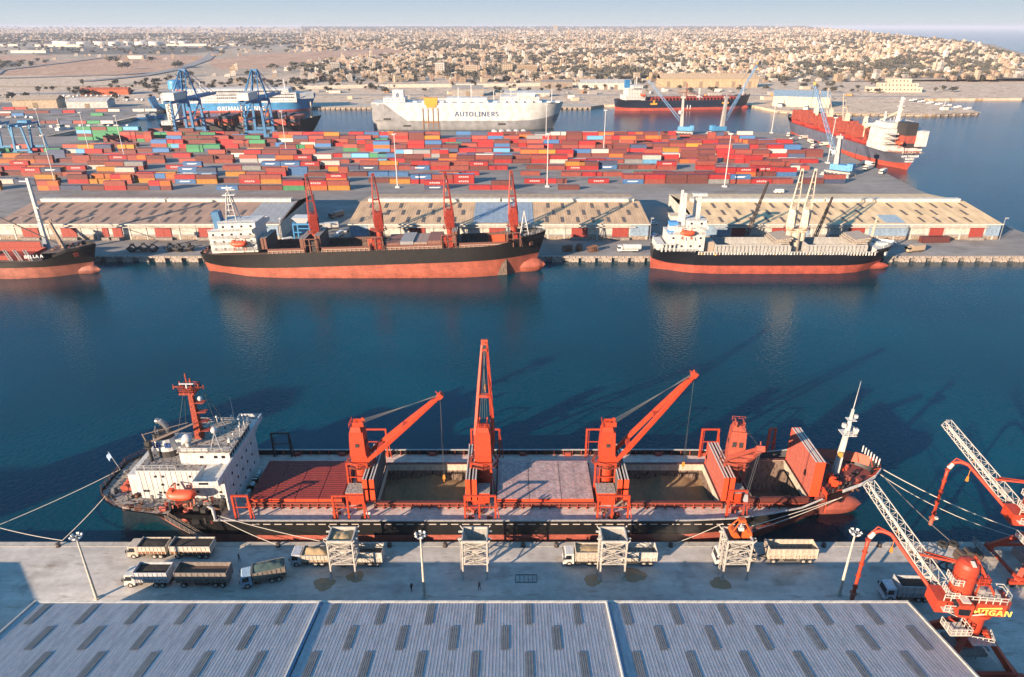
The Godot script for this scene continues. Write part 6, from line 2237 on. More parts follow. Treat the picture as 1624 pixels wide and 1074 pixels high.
func make_left_ship() -> void:
	var s := base("cargo_ship", "black and salmon coaster at the left edge with only its bow half in view", "ship", P(-219.5, 0, 254.6))
	var black := coarse(paint("left_hull_black", Color(0.022, 0.021, 0.02), 0.6, "hull", Vector3(0.1, 0.05, 0.1)), "hull", 1 / 14.0)
	var red := coarse(paint("left_hull_salmon", Color(0.55, 0.19, 0.13), 0.65, "worn", Vector3(0.07, 0.12, 0.07)), "grime", 1 / 20.0)
	var rail := use("mid_rail")
	var grey := paint("left_grey", Color(0.33, 0.33, 0.33), 0.7, "grime", Vector3.ONE / 3)
	var redm := paint("left_hold_red", Color(0.42, 0.06, 0.035), 0.65, "rust", Vector3.ONE / 4)
	var st := simple_stations(118, 8.2, 4.2, -2.5, 1.9, 3.6, 1.0)
	make_hull(s, st, -2.5, black, red, -3.0, 4.0, 40)
	bulb(s, 44, 58.6, -1.3, 2.0, red)
	var b := MB.new()
	deck_strip(b, st, 4.3, -59, 42, -20, 20)
	put(b, "main_deck", use("mid_deck"), s)
	b = MB.new()
	deck_strip(b, st, 7.4, 42, 59, -20, 20)
	b.quad(Vector3(42, 4.3, -7), Vector3(42, 4.3, 7), Vector3(42, 7.4, 7), Vector3(42, 7.4, -7))
	put(b, "forecastle_deck", use("mid_deck"), s)
	b = MB.new()
	for k in [-1, 1]:
		b.span(-20, 36, 4.3, 6.0, k * 5.6, k * 5.3)
	b.span(35.7, 36, 4.3, 6, -5.3, 5.3)
	b.span(-20, 36, 4.35, 4.45, -5.3, 5.3)
	put(b, "hatch_coaming", redm, s)
	b = MB.new()
	b.span(14, 34, 5.2, 8.2, -5.9, -5.6)
	put(b, "raised_hatch_side", redm, s)
	for q in [22.0, 29.5, 33.2, 37.0]:
		b = MB.new()
		b.bar(Vector3(q, 4.3, 6.6), Vector3(q - 1.6, 8.6, 6.6), 0.35)
		b.bar(Vector3(q + 0.9, 4.3, 6.6), Vector3(q - 0.7, 8.6, 6.6), 0.35)
		put(b, "cover_strut", grey, s)
	var g := heap_mesh(-18, 20, 5.2, 4.6, 1.4, 55, 12, 6)
	var o := put(g, "coal_cargo", use("coal"))
	o.position = s.position
	tag(o, "black bulk cargo in the hold of the left edge ship", "coal")
	b = MB.new()
	b.taper(Vector3(46.4, 7.4, 0), Vector3(43.6, 18.4, 0), 1.3, 1.3, 0.8, 0.8)
	b.bar(Vector3(42.4, 17.6, 0), Vector3(44.8, 18.2, 0), 0.5, 1.2)
	b.box(Vector3(46.2, 10.4, 0.8), Vector3(0.9, 1.2, 0.6))
	put(b, "foremast", paint("left_mast_tan", Color(0.4, 0.3, 0.22), 0.6, "rust", Vector3.ONE / 2), s)
	b = MB.new()
	b.bar(Vector3(15.5, 18.8, -9.0), Vector3(44.8, 8.4, -1), 0.3)
	b.bar(Vector3(15.5, 20.2, -9.0), Vector3(43.6, 18.2, 0), 0.12)
	put(b, "derrick_boom", use("plain_dark"), s)
	make_crane(s, Vector3(0.5, 4.3, 0), 6.5, 8.0, 3.2, Vector3(-12, 14, -4), grey, 0.0)
	scatter_gear(s, 51, 42.6, 54, -5, 5, 7.4, 16, [use("plain_dark"), rail, redm])
	b = MB.new()
	for k in [-1, 1]:
		wall_strip(b, edge_line(st, k, 0.0, 0.1, 42, 59.1), -0.2, 0.8, 0.2)
	put(b, "bow_bulwark", black, s)
	b = MB.new()
	b.box(Vector3(53.6, 6.0, 4.4), Vector3(1.6, 1.4, 0.6), Basis(Vector3.UP, 0.7))
	put(b, "anchor", redm, s)
	var t := text("BELLA A", 1.2, use("lettering_white"), s, Vector3(39.6, 6.4, 7.9), 0.22, "ship_name")
	t.rotation.x = 0.0
	text("A", 3.4, use("lettering_white"), s, Vector3(-0.9, 3.6, 8.25), 0.0, "hull_letter")
	# white post standing on the quay behind it
	var w := base("white_mast_post", "tall white post standing on the quay behind the left edge ship", "mast", P(-190.4, 0, 270.5))
	b = MB.new()
	b.taper(Vector3(0, 0, 0), Vector3(0, 7, 0), 2.2, 2.0, 1.5, 1.4)
	put(b, "pedestal", paint("post_blue_grey", Color(0.25, 0.3, 0.38), 0.5, "grime", Vector3.ONE / 3), w)
	b = MB.new()
	b.taper(Vector3(0, 7, 0), Vector3(0, 31, 0), 1.4, 1.3, 1.1, 1.0)
	b.bar(Vector3(0, 20, 0), Vector3(1.6, 19.0, 0.6), 0.5)
	put(b, "column", use("cargo_white"), w)

func make_car_carrier() -> void:
	var s := base("car_carrier_ship", "huge white and grey slab sided car carrier lettered along its side", "ship", P(-41, 0, 676.0))
	var white := paint("carrier_white", Color(0.72, 0.71, 0.68), 0.5, "grime", Vector3.ONE / 30)
	var grey := paint("carrier_grey", Color(0.30, 0.30, 0.31), 0.5, "grime", Vector3.ONE / 30)
	var hb := 15.5
	var h := 89.0
	var st := [[-h, hb * 0.82, 21.5, hb * 0.5, 5.8], [-h + 6, hb * 0.97, 21.5, hb * 0.8, 5.8], [-h + 20, hb, 21.5, hb, 5.8], [40.0, hb, 21.5, hb, 5.8], [58.0, hb, 21.5, hb * 0.85, 6.2], [72.0, hb * 0.93, 21.5, hb * 0.5, 7.4], [80.0, hb * 0.75, 21.5, hb * 0.28, 9.0], [86.0, hb * 0.45, 21.2, hb * 0.08, 10.5], [h, hb * 0.1, 20.8, 0.1, 12.0]]
	make_hull(s, st, -2.5, white, grey, -2.0, 9.0, 60)
	# grey slanted stern panel
	var b := MB.new()
	var z := hb + 0.12
	b.quad(Vector3(-h + 14, 5.8, z), Vector3(-h + 33, 5.8, z), Vector3(-h + 12, 21.0, z - 0.1), Vector3(-h + 12, 5.8, z))
	b.quad(Vector3(-h + 0.5, 5.8, z - 2.2), Vector3(-h + 14, 5.8, z), Vector3(-h + 12, 21.0, z), Vector3(-h + 0.5, 21.0, z - 1.6))
	put(b, "stern_panel", grey, s)
	b = MB.new()
	deck_strip(b, st, 21.5, -h, h, -20, 20)
	put(b, "weather_deck", white, s)
	text("AUTOLINERS", 4.3, paint("carrier_blue", Color(0.05, 0.09, 0.17), 0.5), s, Vector3(8.5, 11.6, hb + 0.15), 0.0, "lettering", 0.1, 1.12)
	b = MB.new()
	for i in 4:
		b.span(-41.5 + i * 4.6, -40.9 + i * 4.6, -1.5, 17, hb, hb + 0.5)
	b.span(-42, -27, 4, 5, hb, hb + 0.4)
	put(b, "side_ramp_frame", paint("ramp_rust", Color(0.45, 0.2, 0.06), 0.7, "rust", Vector3.ONE / 6), s)
	b = MB.new()
	b.span(-37, -26, -1.5, 4.6, hb, hb + 0.3)
	put(b, "side_door", paint("door_slate", Color(0.14, 0.14, 0.15), 0.6), s)
	b = MB.new()
	b.span(-39.5, -27.5, 20.0, 26.0, hb - 3, hb + 0.9)
	b.span(-38, -29, 17.5, 20.0, hb - 2, hb + 0.6)
	put(b, "ramp_hoist", paint("ramp_orange", Color(0.62, 0.27, 0.03), 0.55), s)
	tiers(s, [[-78, -58, 21.6, 25.2, 9], [-70, -60, 25.2, 31.5, 4], [-20, 18, 21.6, 25.0, 10], [30, 66, 21.6, 26.5, 12], [46, 62, 26.5, 29.6, 13]], white, white, 3.4)
	text("R", 4.0, use("carrier_blue"), s, Vector3(-65.6, 26.6, 4.2), 0.0, "funnel_emblem", 0.2)
	b = MB.new()
	for q in [[3.0, 37], [-9, 34], [78, 33], [40, 32], [24, 31]]:
		b.bar(Vector3(q[0], 21.5, 3), Vector3(q[0], q[1], 3), 0.6)
	for i in 17:
		b.span(-50 + i * 8.2, -46.5 + i * 8.2, 21.5, 23.2, hb - 2.5, hb - 1)
	put(b, "deck_masts_and_vents", white, s)
	b = MB.new()
	for q in [[-78, 6.5], [-60, 0.5], [28, 2.0]]:
		b.span(q[0], q[0] + 7, q[1], q[1] + 1.6, hb + 0.05, hb + 0.25)
	put(b, "hull_opening", use("plain_dark"), s)

func make_ferry() -> void:
	var s := base("ferry_ship", "blue and white roll on ferry lettered in white behind the blue quay cranes", "ship", P(-311, 0, 822))
	s.rotation.y = deg_to_rad(7)
	var blue := paint("ferry_blue", Color(0.075, 0.33, 0.64), 0.45, "grime", Vector3.ONE / 30)
	var white := paint("ferry_white", Color(0.70, 0.70, 0.69), 0.5, "grime", Vector3.ONE / 30)
	var red := paint("ferry_red", Color(0.4, 0.07, 0.05), 0.6)
	var st := simple_stations(172, 13.5, 7.2, -2.5, -0.8, 6.5, 0.0)
	make_hull(s, st, -2.5, blue, red, -2.0, 9.0, 60)
	var b := MB.new()
	deck_strip(b, st, 7.1, -86, 70, -20, 20)
	put(b, "deck", white, s)
	tiers(s, [[-80, 66, 7.2, 17.2, 13.3], [-64, 58, 17.2, 21.6, 12.5]], white, white, 3.0)
	b = MB.new()
	for r in [[11.8, 1.5, 40], [15.0, 1.2, 40], [18.8, 1.2, 34]]:
		for i in int(r[2]):
			b.span(-20 + i * 2.1, -18.9 + i * 2.1, r[0], r[0] + r[1], 13.35, 13.5)
	put(b, "window_rows", use("ship_window"), s)
	b = MB.new()
	b.prism(PackedVector2Array([Vector2(66, -12), Vector2(84, -5), Vector2(84, 5), Vector2(66, 12)]), 10.5, 16.5)
	put(b, "bow_bulwark", white, s)
	b = MB.new()
	b.lathe(Vector3(-66, 21.6, 0), [[8.0, 0], [8.0, 6.5], [7.4, 8.5], [5.0, 9.6], [0.1, 10.0]], 18)
	put(b, "funnel", blue, s)
	b = MB.new()
	b.box(Vector3(-92, 6.0, 0), Vector3(1.2, 16, 20), Basis(Vector3(0, 0, 1), 0.35))
	for i in 6:
		b.box(Vector3(-92.9, 6.0, -9 + i * 3.6), Vector3(0.5, 16, 0.8), Basis(Vector3(0, 0, 1), 0.35))
	put(b, "stern_ramp", paint("ramp_blue", Color(0.03, 0.16, 0.32), 0.5), s)
	text("GRIMALDI LINES", 4.4, use("lettering_white"), s, Vector3(4, 1.2, 13.7), 0.0, "lettering", 0.2, 1.05)
	add_lifeboat(s, Vector3(-58, 19.5, 13.6), 10)
	b = MB.new()
	b.bar(Vector3(52, 21.6, 0), Vector3(52, 31, 0), 0.8)
	b.bar(Vector3(-40, 21.6, 0), Vector3(-40, 29, 0), 0.8)
	put(b, "mast", white, s)

func make_feeder() -> void:
	var s := base("container_ship", "black container feeder ship under the two blue quay cranes", "ship", P(-245, 0, 645))
	var black := paint("feeder_black", Color(0.022, 0.022, 0.028), 0.5, "grime", Vector3.ONE / 20)
	var red := paint("ferry_red", Color(0.4, 0.07, 0.05), 0.6)
	var white := use("cargo_white")
	var st := simple_stations(146, 11.0, 4.6, -2.5, -1.6, 6.5, 0.5)
	make_hull(s, st, -2.5, black, red, -2.0, 10.0, 55)
	var b := MB.new()
	deck_strip(b, st, 4.5, -73, 56, -20, 20)
	deck_strip(b, st, 9.5, 56, 72, -20, 20)
	put(b, "deck", use("plain_dark"), s)
	tiers(s, [[-68, -56, 5, 8, 10], [-62, -52, 8, 25, 8.5], [-61, -51, 25, 28, 10.5]], white, white, 2.9)
	b = MB.new()
	b.bar(Vector3(-57, 28, 0), Vector3(-57, 36, 0), 0.8)
	put(b, "mast", white, s)
	b = MB.new()
	b.taper(Vector3(64, 9.5, 0), Vector3(64.5, 24, 0), 1.6, 1.6, 0.8, 0.8)
	put(b, "foremast", paint("right_cream", Color(0.66, 0.54, 0.40), 0.5), s)
	for x in [-46, -33, -14, 2, 20, 38, 46]:
		b = MB.new()
		for k in [-9.5, 9.5]:
			b.span(x, x + 1.2, 4.5, 15 if x < 40 else 12, k - 0.6, k + 0.6)
		b.span(x, x + 1.2, 13, 14, -9.5, 9.5)
		put(b, "lashing_bridge", use("plain_dark"), s)
	var cols := [Color(0.45, 0.05, 0.03), Color(0.05, 0.06, 0.09), Color(0.35, 0.09, 0.06), Color(0.5, 0.14, 0.04)]
	var r := RandomNumberGenerator.new()
	r.seed = 12
	var k := 0
	for bay in [[-47, 3], [-32, 2], [-16, 3], [3, 4], [19, 4], [33, 2], [44, 3]]:
		for row in 4:
			for t in bay[1]:
				b = MB.new()
				var z := -8.0 + row * 5.2
				b.span(bay[0], bay[0] + 12.2, 5.2 + t * 2.65, 7.75 + t * 2.65, z, z + 4.9)
				var o := put(b, "shipboard_container", paint("box_%d" % (k % 4), cols[k % 4], 0.6, "grime", Vector3.ONE / 9))
				o.position = s.position
				tag(o, "%s box on the feeder ship, %s bay, %s row, %s tier" % [["red", "dark", "brown", "orange"][k % 4], nth([-47, -32, -16, 3, 19, 33, 44].find(bay[0])), nth(row), nth(t)], "container", "containers on the feeder ship")
				k += r.randi_range(1, 3)

func make_tanker() -> void:
	var s := base("tanker_ship", "navy and red tanker with a red piped deck at the far quay", "ship", P(199, 0, 837))
	s.rotation.y = deg_to_rad(8.5)
	var navy := paint("tanker_navy", Color(0.012, 0.02, 0.042), 0.5, "grime", Vector3.ONE / 20)
	var red := paint("tanker_red", Color(0.48, 0.09, 0.06), 0.6, "worn", Vector3.ONE / 20)
	var deckr := paint("tanker_deck", Color(0.32, 0.05, 0.04), 0.7, "rust", Vector3.ONE / 9)
	var white := use("cargo_white")
	var st := simple_stations(163, 12.5, 8.5, -2.5, 0.7, 4.5, 1.2)
	make_hull(s, st, -2.5, navy, red, -2.0, 5.0, 60)
	bulb(s, 70, 82, -1.6, 2.2, red)
	var b := MB.new()
	deck_strip(b, st, 8.4, -81, 62, -20, 20)
	deck_strip(b, st, 12.2, 66, 80, -20, 20)
	put(b, "deck", deckr, s)
	b = MB.new()
	for k in 7:
		b.tube(Vector3(-40, 10.2 + (k % 2) * 0.9, -5 + k * 1.5), Vector3(60, 10.2 + (k % 2) * 0.9, -5 + k * 1.5), 0.5, 0.5, 6)
	for i in 26:
		b.span(-42 + i * 4.1, -41.2 + i * 4.1, 8.4, 11.5, -11, 11)
	put(b, "deck_pipes", deckr, s)
	tiers(s, [[-73, -50, 9, 14, 11], [-70, -54, 14, 22, 9], [-66, -54, 22, 25, 11.5]], white, white, 2.8)
	b = MB.new()
	b.span(-71.5, -66.5, 22, 30.5, -3, 3)
	put(b, "funnel", paint("tanker_funnel", Color(0.02, 0.14, 0.32), 0.5), s)
	add_lifeboat(s, Vector3(-53, 14.5, 11.8), 7)
	b = MB.new()
	for q in [[-58, 34, 0.9], [-60, 30, 0.7]]:
		b.bar(Vector3(q[0], 25, 0), Vector3(q[0], q[1], 0), q[2])
	b.bar(Vector3(16, 8.4, 6), Vector3(16, 21, 6), 1.6)
	b.span(14, 19, 8.4, 12, 3, 9)
	b.bar(Vector3(72, 12, 0), Vector3(72.5, 24, 0), 0.9)
	put(b, "masts_and_crane_post", white, s)
	b = MB.new()
	b.bar(Vector3(2, 8.4, 2), Vector3(2, 26, 2), 0.7)
	b.bar(Vector3(-10, 17, 8), Vector3(14, 15, 8), 0.6)
	put(b, "red_mast", deckr, s)
	for x in [-44, 42]:
		b = MB.new()
		b.span(x, x + 8, 4.2, 6.2, 12.6, 12.9)
		b.span(x + 3, x + 5, 6.2, 9.2, 12.6, 12.9)
		put(b, "fender_davit", paint("ramp_orange", Color(0.62, 0.27, 0.03), 0.55), s)
	b = MB.new()
	for x in [0, 3.5]:
		b.span(x, x + 0.8, -1, 3.4, 12.5, 12.62)
	put(b, "draught_marks", use("lettering_white"), s)

func make_right_bulker() -> void:
	var s := base("bulk_carrier_ship", "grey hulled bulk carrier with raised red hatch lids berthed end on at the right quay", "ship", P(260.5, 0, 560), deg_to_rad(92.9))
	var navy := paint("bulker_slate", Color(0.12, 0.13, 0.18), 0.5, "grime", Vector3.ONE / 20)
	var red := paint("bulker_red", Color(0.5, 0.085, 0.05), 0.6, "worn", Vector3.ONE / 15)
	var lid := paint("bulker_lid", Color(0.40, 0.085, 0.055), 0.6, "grime", Vector3.ONE / 10)
	var deckr := paint("bulker_deck", Color(0.5, 0.05, 0.03), 0.65, "grime", Vector3.ONE / 6)
	var tan := paint("bulker_tan", Color(0.42, 0.31, 0.22), 0.8, "rust", Vector3.ONE / 4)
	var white := paint("bulker_white", Color(0.68, 0.66, 0.62), 0.5, "grime", Vector3.ONE / 14)
	var cream := paint("right_cream", Color(0.66, 0.54, 0.40), 0.5)
	var st := simple_stations(190, 12.8, 8.4, -2.5, 0.8, 3.5, 0.0)
	make_hull(s, st, -2.5, navy, red, -2.0, 5.0, 70)
	var b := MB.new()
	deck_strip(b, st, 8.3, -97, 80, -20, 20)
	put(b, "main_deck", deckr, s)
	b = MB.new()
	deck_strip(b, st, 11.3, 80, 97, -20, 20)
	put(b, "forecastle_deck", tan, s)
	b = MB.new()
	for i in 44:
		var x := -55 + i * 3.0
		b.box(Vector3(x, 8.9, 11.5), Vector3(1.8, 1.2, 2.2), Basis(Vector3.UP, i * 0.7))
	put(b, "deck_fittings", tan, s)
	for k in 5:
		var x := -50.0 + k * 26.5
		b = MB.new()
		b.span(x, x + 17, 8.3, 10.3, -8.5, 8.5)
		put(b, "hatch_coaming", deckr, s)
		for e in [0.0, 17.0]:
			b = MB.new()
			b.box(Vector3(x + e, 14.4, 0), Vector3(0.9, 8.2, 18.0))
			for i in 6:
				b.box(Vector3(x + e, 14.4, -7.5 + i * 3.0), Vector3(1.2, 8.0, 0.3))
			put(b, "raised_hatch_lid", lid, s)
	for q in [[-27.5, Vector3(-8, 13, 19), 1.0], [0.0, Vector3(22, 18, 6), 1.0], [27.0, Vector3(22, 20, 6), 1.0], [52.0, Vector3(20, 16, 10), 1.0]]:
		make_crane(s, Vector3(q[0] - 4.6, 8.3, 0), 8.0, 8.5, 3.4, q[1], cream, 0.0)
	tiers(s, [[-86, -62, 8.3, 12, 13], [-80, -62, 12, 22, 12.5], [-76, -61, 22, 25.5, 9]], white, white, 3.0)
	b = MB.new()
	b.span(-64, -60.8, 22, 22.5, -15.5, 15.5)
	b.span(-61, -60.7, 22.5, 23.8, -15.5, 15.5)
	put(b, "bridge_wing", white, s)
	for k in [-1, 1]:
		b = MB.new()
		for lv in [13.5, 16.5, 19.5]:
			b.span(-88, -80, lv, lv + 0.3, k * 7.0, k * 12.5)
			b.railing([Vector3(-88, lv, k * 12.4), Vector3(-88, lv, k * 7.0)], 1.1, 0.16, 2)
		put(b, "aft_gallery", white, s)
	b = MB.new()
	b.span(-90, -79, 12, 27, -3.6, 4.2)
	put(b, "funnel", paint("bulker_funnel", Color(0.05, 0.045, 0.045), 0.6, "rust", Vector3.ONE / 4), s)
	b = MB.new()
	b.span(-90.2, -83, 14, 19.0, -3.7, 4.3)
	put(b, "funnel_base", lid, s)
	b = MB.new()
	b.span(-91, -79, 12, 22, 4.4, 12.0)
	put(b, "engine_casing", white, s)
	b = MB.new()
	b.taper(Vector3(-72, 25.5, 0), Vector3(-72, 42, 0), 2.2, 2.2, 1.2, 1.2)
	b.bar(Vector3(-72, 36, -2.5), Vector3(-72, 36, 2.5), 0.6)
	b.bar(Vector3(-72, 39, -1.8), Vector3(-72, 39, 1.8), 0.6)
	b.bar(Vector3(-66, 25.5, -6), Vector3(-66, 32, -6), 0.9)
	for i in 6:
		b.bar(Vector3(-63, 25.5, -7 + i * 2.4), Vector3(-63, 27 + (i % 3), -7 + i * 2.4), 0.35)
	put(b, "radar_mast", white, s)
	add_lifeboat(s, Vector3(-91.5, 14.6, -7.0), 7.0, 0.0)
	b = MB.new()
	b.railing([Vector3(-97.5, 8.4, -7), Vector3(-97.5, 8.4, 7)], 1.1, 0.14, 1.6)
	b.railing(edge_line(st, -1, 0, 0.2, -98, -62), 1.1, 0.14, 1.6)
	put(b, "stern_rail", tan, s)
	scatter_gear(s, 61, -96.5, -91, -8, 8, 8.3, 14, [tan, white])
	for i in 3:
		text(["APO TRADER", "MAJURO", "9401257"][i], 1.3 if i == 0 else 1.0, use("lettering_white"), s, Vector3(-95.15, 6.4 - i * 1.7, 0), -PI / 2, "ship_name", 0.1, 1.1)

func make_far_ships() -> void:
	make_ship_two()
	make_ship_three()
	make_left_ship()
	make_car_carrier()
	make_ferry()
	make_feeder()
	make_tanker()
	make_right_bulker()

# ---------------------------------------------------------------- far quay: warehouses
func make_warehouse(label: String, x0: float, x1: float, roof: Color, doors: Array, blues: Array, patches: Array) -> void:
	var s := base("quay_warehouse", label, "warehouse", P((x0 + x1) / 2, 0, 320.5), 0.0, "warehouses on the far quay")
	var o := -s.position
	var d0 := 291.5
	var dr := 320.5
	var d1 := 349.5
	var he := 7.0
	var hr := 10.2
	var roof_m := paint("roof_%.2f" % roof.r, roof, 0.8, "grime", Vector3(0.06, 0.06, 0.02))
	var white := paint("wall_white", Color(0.60, 0.56, 0.49), 0.7, "grime", Vector3.ONE / 9)
	var blue := paint("wall_blue", Color(0.26, 0.36, 0.47), 0.7, "grime", Vector3.ONE / 7)
	var stone := paint("plinth_stone", Color(0.42, 0.34, 0.26), 0.9, "rust", Vector3.ONE / 5)
	var b := MB.new()
	b.span(x0, x1, 0, he - 0.2, -d0, -d1)
	for x in [x0, x1]:
		b.quad(P(x, he - 0.3, d0), P(x, he - 0.3, d1), P(x, he, d1), P(x, he, d0))
		b.tri(P(x, he - 0.05, d0), P(x, he - 0.05, d1), P(x, hr - 0.05, dr))
		b.tri(P(x, he - 0.05, d0), P(x, hr - 0.05, dr), P(x, he - 0.05, d1))
	put(b, "wall", white, s).position = o
	# roof sheets, one for each bay
	var n := int(round((x1 - x0) / 22.0))
	for i in n:
		var xa := lerpf(x0 - 0.3, x1 + 0.3, float(i) / n)
		var xb := lerpf(x0 - 0.3, x1 + 0.3, float(i + 1) / n)
		for k in 2:
			b = MB.new()
			var ds := [d0 - 0.5, dr] if k == 0 else [dr, d1 + 0.5]
			var hs := [he + 0.02, hr + 0.02] if k == 0 else [hr + 0.02, he + 0.02]
			var m := int((xb - xa) / 1.1)
			for j in m:
				var u0 := lerpf(xa, xb, float(j) / m)
				var u1 := lerpf(xa, xb, (j + 0.5) / m)
				var u2 := lerpf(xa, xb, (j + 1.0) / m)
				b.quad(P(u0, hs[0], ds[0]), P(u1, hs[0] + 0.045, ds[0]), P(u1, hs[1] + 0.045, ds[1]), P(u0, hs[1], ds[1]))
				b.quad(P(u1, hs[0] + 0.045, ds[0]), P(u2, hs[0], ds[0]), P(u2, hs[1], ds[1]), P(u1, hs[1] + 0.045, ds[1]))
			put(b, "roof_panel", roof_m, s).position = o
	var sl := paint("warehouse_skylight", Color(0.11, 0.085, 0.07) if roof.r < 0.5 else Color(0.33, 0.23, 0.15), 0.6)
	for r in 3:
		var x := x0 + 4.0 + (3.4 if r == 1 else 0.6 * r)
		var i := 0
		while x < x1 - 3:
			var skip := false
			for p in patches:
				if x > p[0] - 2 and x < p[1] + 2: skip = true
			if not skip and (i * 7 + r * 3) % 11 != 5:
				b = MB.new()
				var da := d0 + 1.5 + r * 9.0
				var db := da + 6.2
				var f := func(d: float) -> float: return lerpf(he, hr, (d - d0) / (dr - d0)) + 0.24
				b.quad(P(x, f.call(da), da), P(x + 1.3, f.call(da), da), P(x + 1.3, f.call(db), db), P(x, f.call(db), db))
				b.quad(P(x, f.call(da) - 0.2, da), P(x + 1.3, f.call(da) - 0.2, da), P(x + 1.3, f.call(da), da), P(x, f.call(da), da))
				put(b, "skylight", sl, s).position = o
			x += 6.8
			i += 1
	for p in patches:
		b = MB.new()
		var f := func(d: float) -> float: return lerpf(he, hr, (d - d0) / (dr - d0)) + 0.2
		var m := int((p[1] - p[0]) / 1.0)
		for j in m:
			var xa: float = lerpf(p[0], p[1], float(j) / m)
			var xb: float = lerpf(p[0], p[1], (j + 0.9) / m)
			b.quad(P(xa, f.call(p[2]), p[2]), P(xb, f.call(p[2]), p[2]), P(xb, f.call(p[3]), p[3]), P(xa, f.call(p[3]), p[3]))
		put(b, "replaced_roof_sheet", paint("patch_%.2f" % p[4].b, p[4], 0.6, "grime", Vector3.ONE / 8), s).position = o
	# ridge cap in lengths, eaves gutter
	var seg := maxi(1, int((x1 - x0 - 8) / 42.0))
	for i in seg:
		b = MB.new()
		var xa := lerpf(x0 + 3, x1 - 2, float(i) / seg) + 0.5
		var xb := lerpf(x0 + 3, x1 - 2, float(i + 1) / seg) - 0.5
		b.span(xa, xb, hr - 0.3, hr + 1.15, -dr + 1.2, -dr - 1.2)
		b.span(xa - 0.1, xb + 0.1, hr + 1.15, hr + 1.3, -dr + 1.5, -dr - 1.5)
		put(b, "ridge_vent", paint("ridge_cream", Color(0.82, 0.76, 0.66), 0.6, "grime", Vector3.ONE / 9), s).position = o
	b = MB.new()
	b.span(x0 - 0.4, x1 + 0.4, he - 0.35, he + 0.1, -d0 + 0.9, -d0 + 0.4)
	put(b, "gutter", use("gutter_cream"), s).position = o
	b = MB.new()
	b.span(x0 + 8, x1 - 6, he - 1.3, he - 1.1, -d0 + 1.6, -d0)
	put(b, "canopy", use("gutter_cream"), s).position = o
	b = MB.new()
	b.span(x0 + 0.1, x1 - 0.1, 0, 1.5, -d0 + 0.12, -d0)
	put(b, "plinth", stone, s).position = o
	b = MB.new()
	b.span(x0 + 0.1, x1 - 0.1, 1.5, 2.3, -d0 + 0.08, -d0)
	put(b, "louvre_band", paint("louvre_grey", Color(0.22, 0.21, 0.2), 0.7), s).position = o
	b = MB.new()
	for i in int((x1 - x0) / 7.2) + 1:
		var x := x0 + 0.3 + i * 7.2
		b.span(x - 0.3, x + 0.3, 0, he - 0.4, -d0 + 0.22, -d0)
	put(b, "pilasters", white, s).position = o
	for q in doors:
		b = MB.new()
		b.span(q[0], q[1], 1.2, he - 1.4, -d0 + 0.3, -d0)
		b.span(q[0], (q[0] + q[1]) / 2 - 0.1, 1.2, he - 1.4, -d0 + 0.36, -d0 + 0.3)
		put(b, "door", paint("door_red", Color(0.36, 0.055, 0.04), 0.65, "grime", Vector3.ONE / 3), s).position = o
		b = MB.new()
		b.span(q[0] - 0.5, q[1] + 0.5, 0, 1.2, -d0 + 1.6, -d0)
		put(b, "loading_step", paint("step_grey", Color(0.36, 0.33, 0.3), 0.9, "rust", Vector3.ONE / 4), s).position = o
	for q in blues:
		b = MB.new()
		b.span(q[0], q[1], 1.6, he - 0.5, -d0 + 0.26, -d0)
		put(b, "blue_panel", blue, s).position = o
	b = MB.new()
	for i in int((x1 - x0) / 30.0):
		var x := x0 + 12 + i * 30.0
		b.bar(P(x, he, d0), P(x, he + 2.6, d0 - 0.6), 0.12)
		b.bar(P(x, he + 2.6, d0 - 0.6), P(x + 1.6, he + 3.2, d0 - 1.4), 0.1)
	b.bar(P(x1 + 0.6, 0, d0 - 0.4), P(x1 + 0.6, 9.6, d0 - 0.4), 0.2)
	b.box(P(x1 + 1.0, 9.7, d0 - 0.8), Vector3(1.1, 0.5, 0.8))
	put(b, "wall_lamps", paint("galvanised", Color(0.42, 0.42, 0.42), 0.5), s).position = o

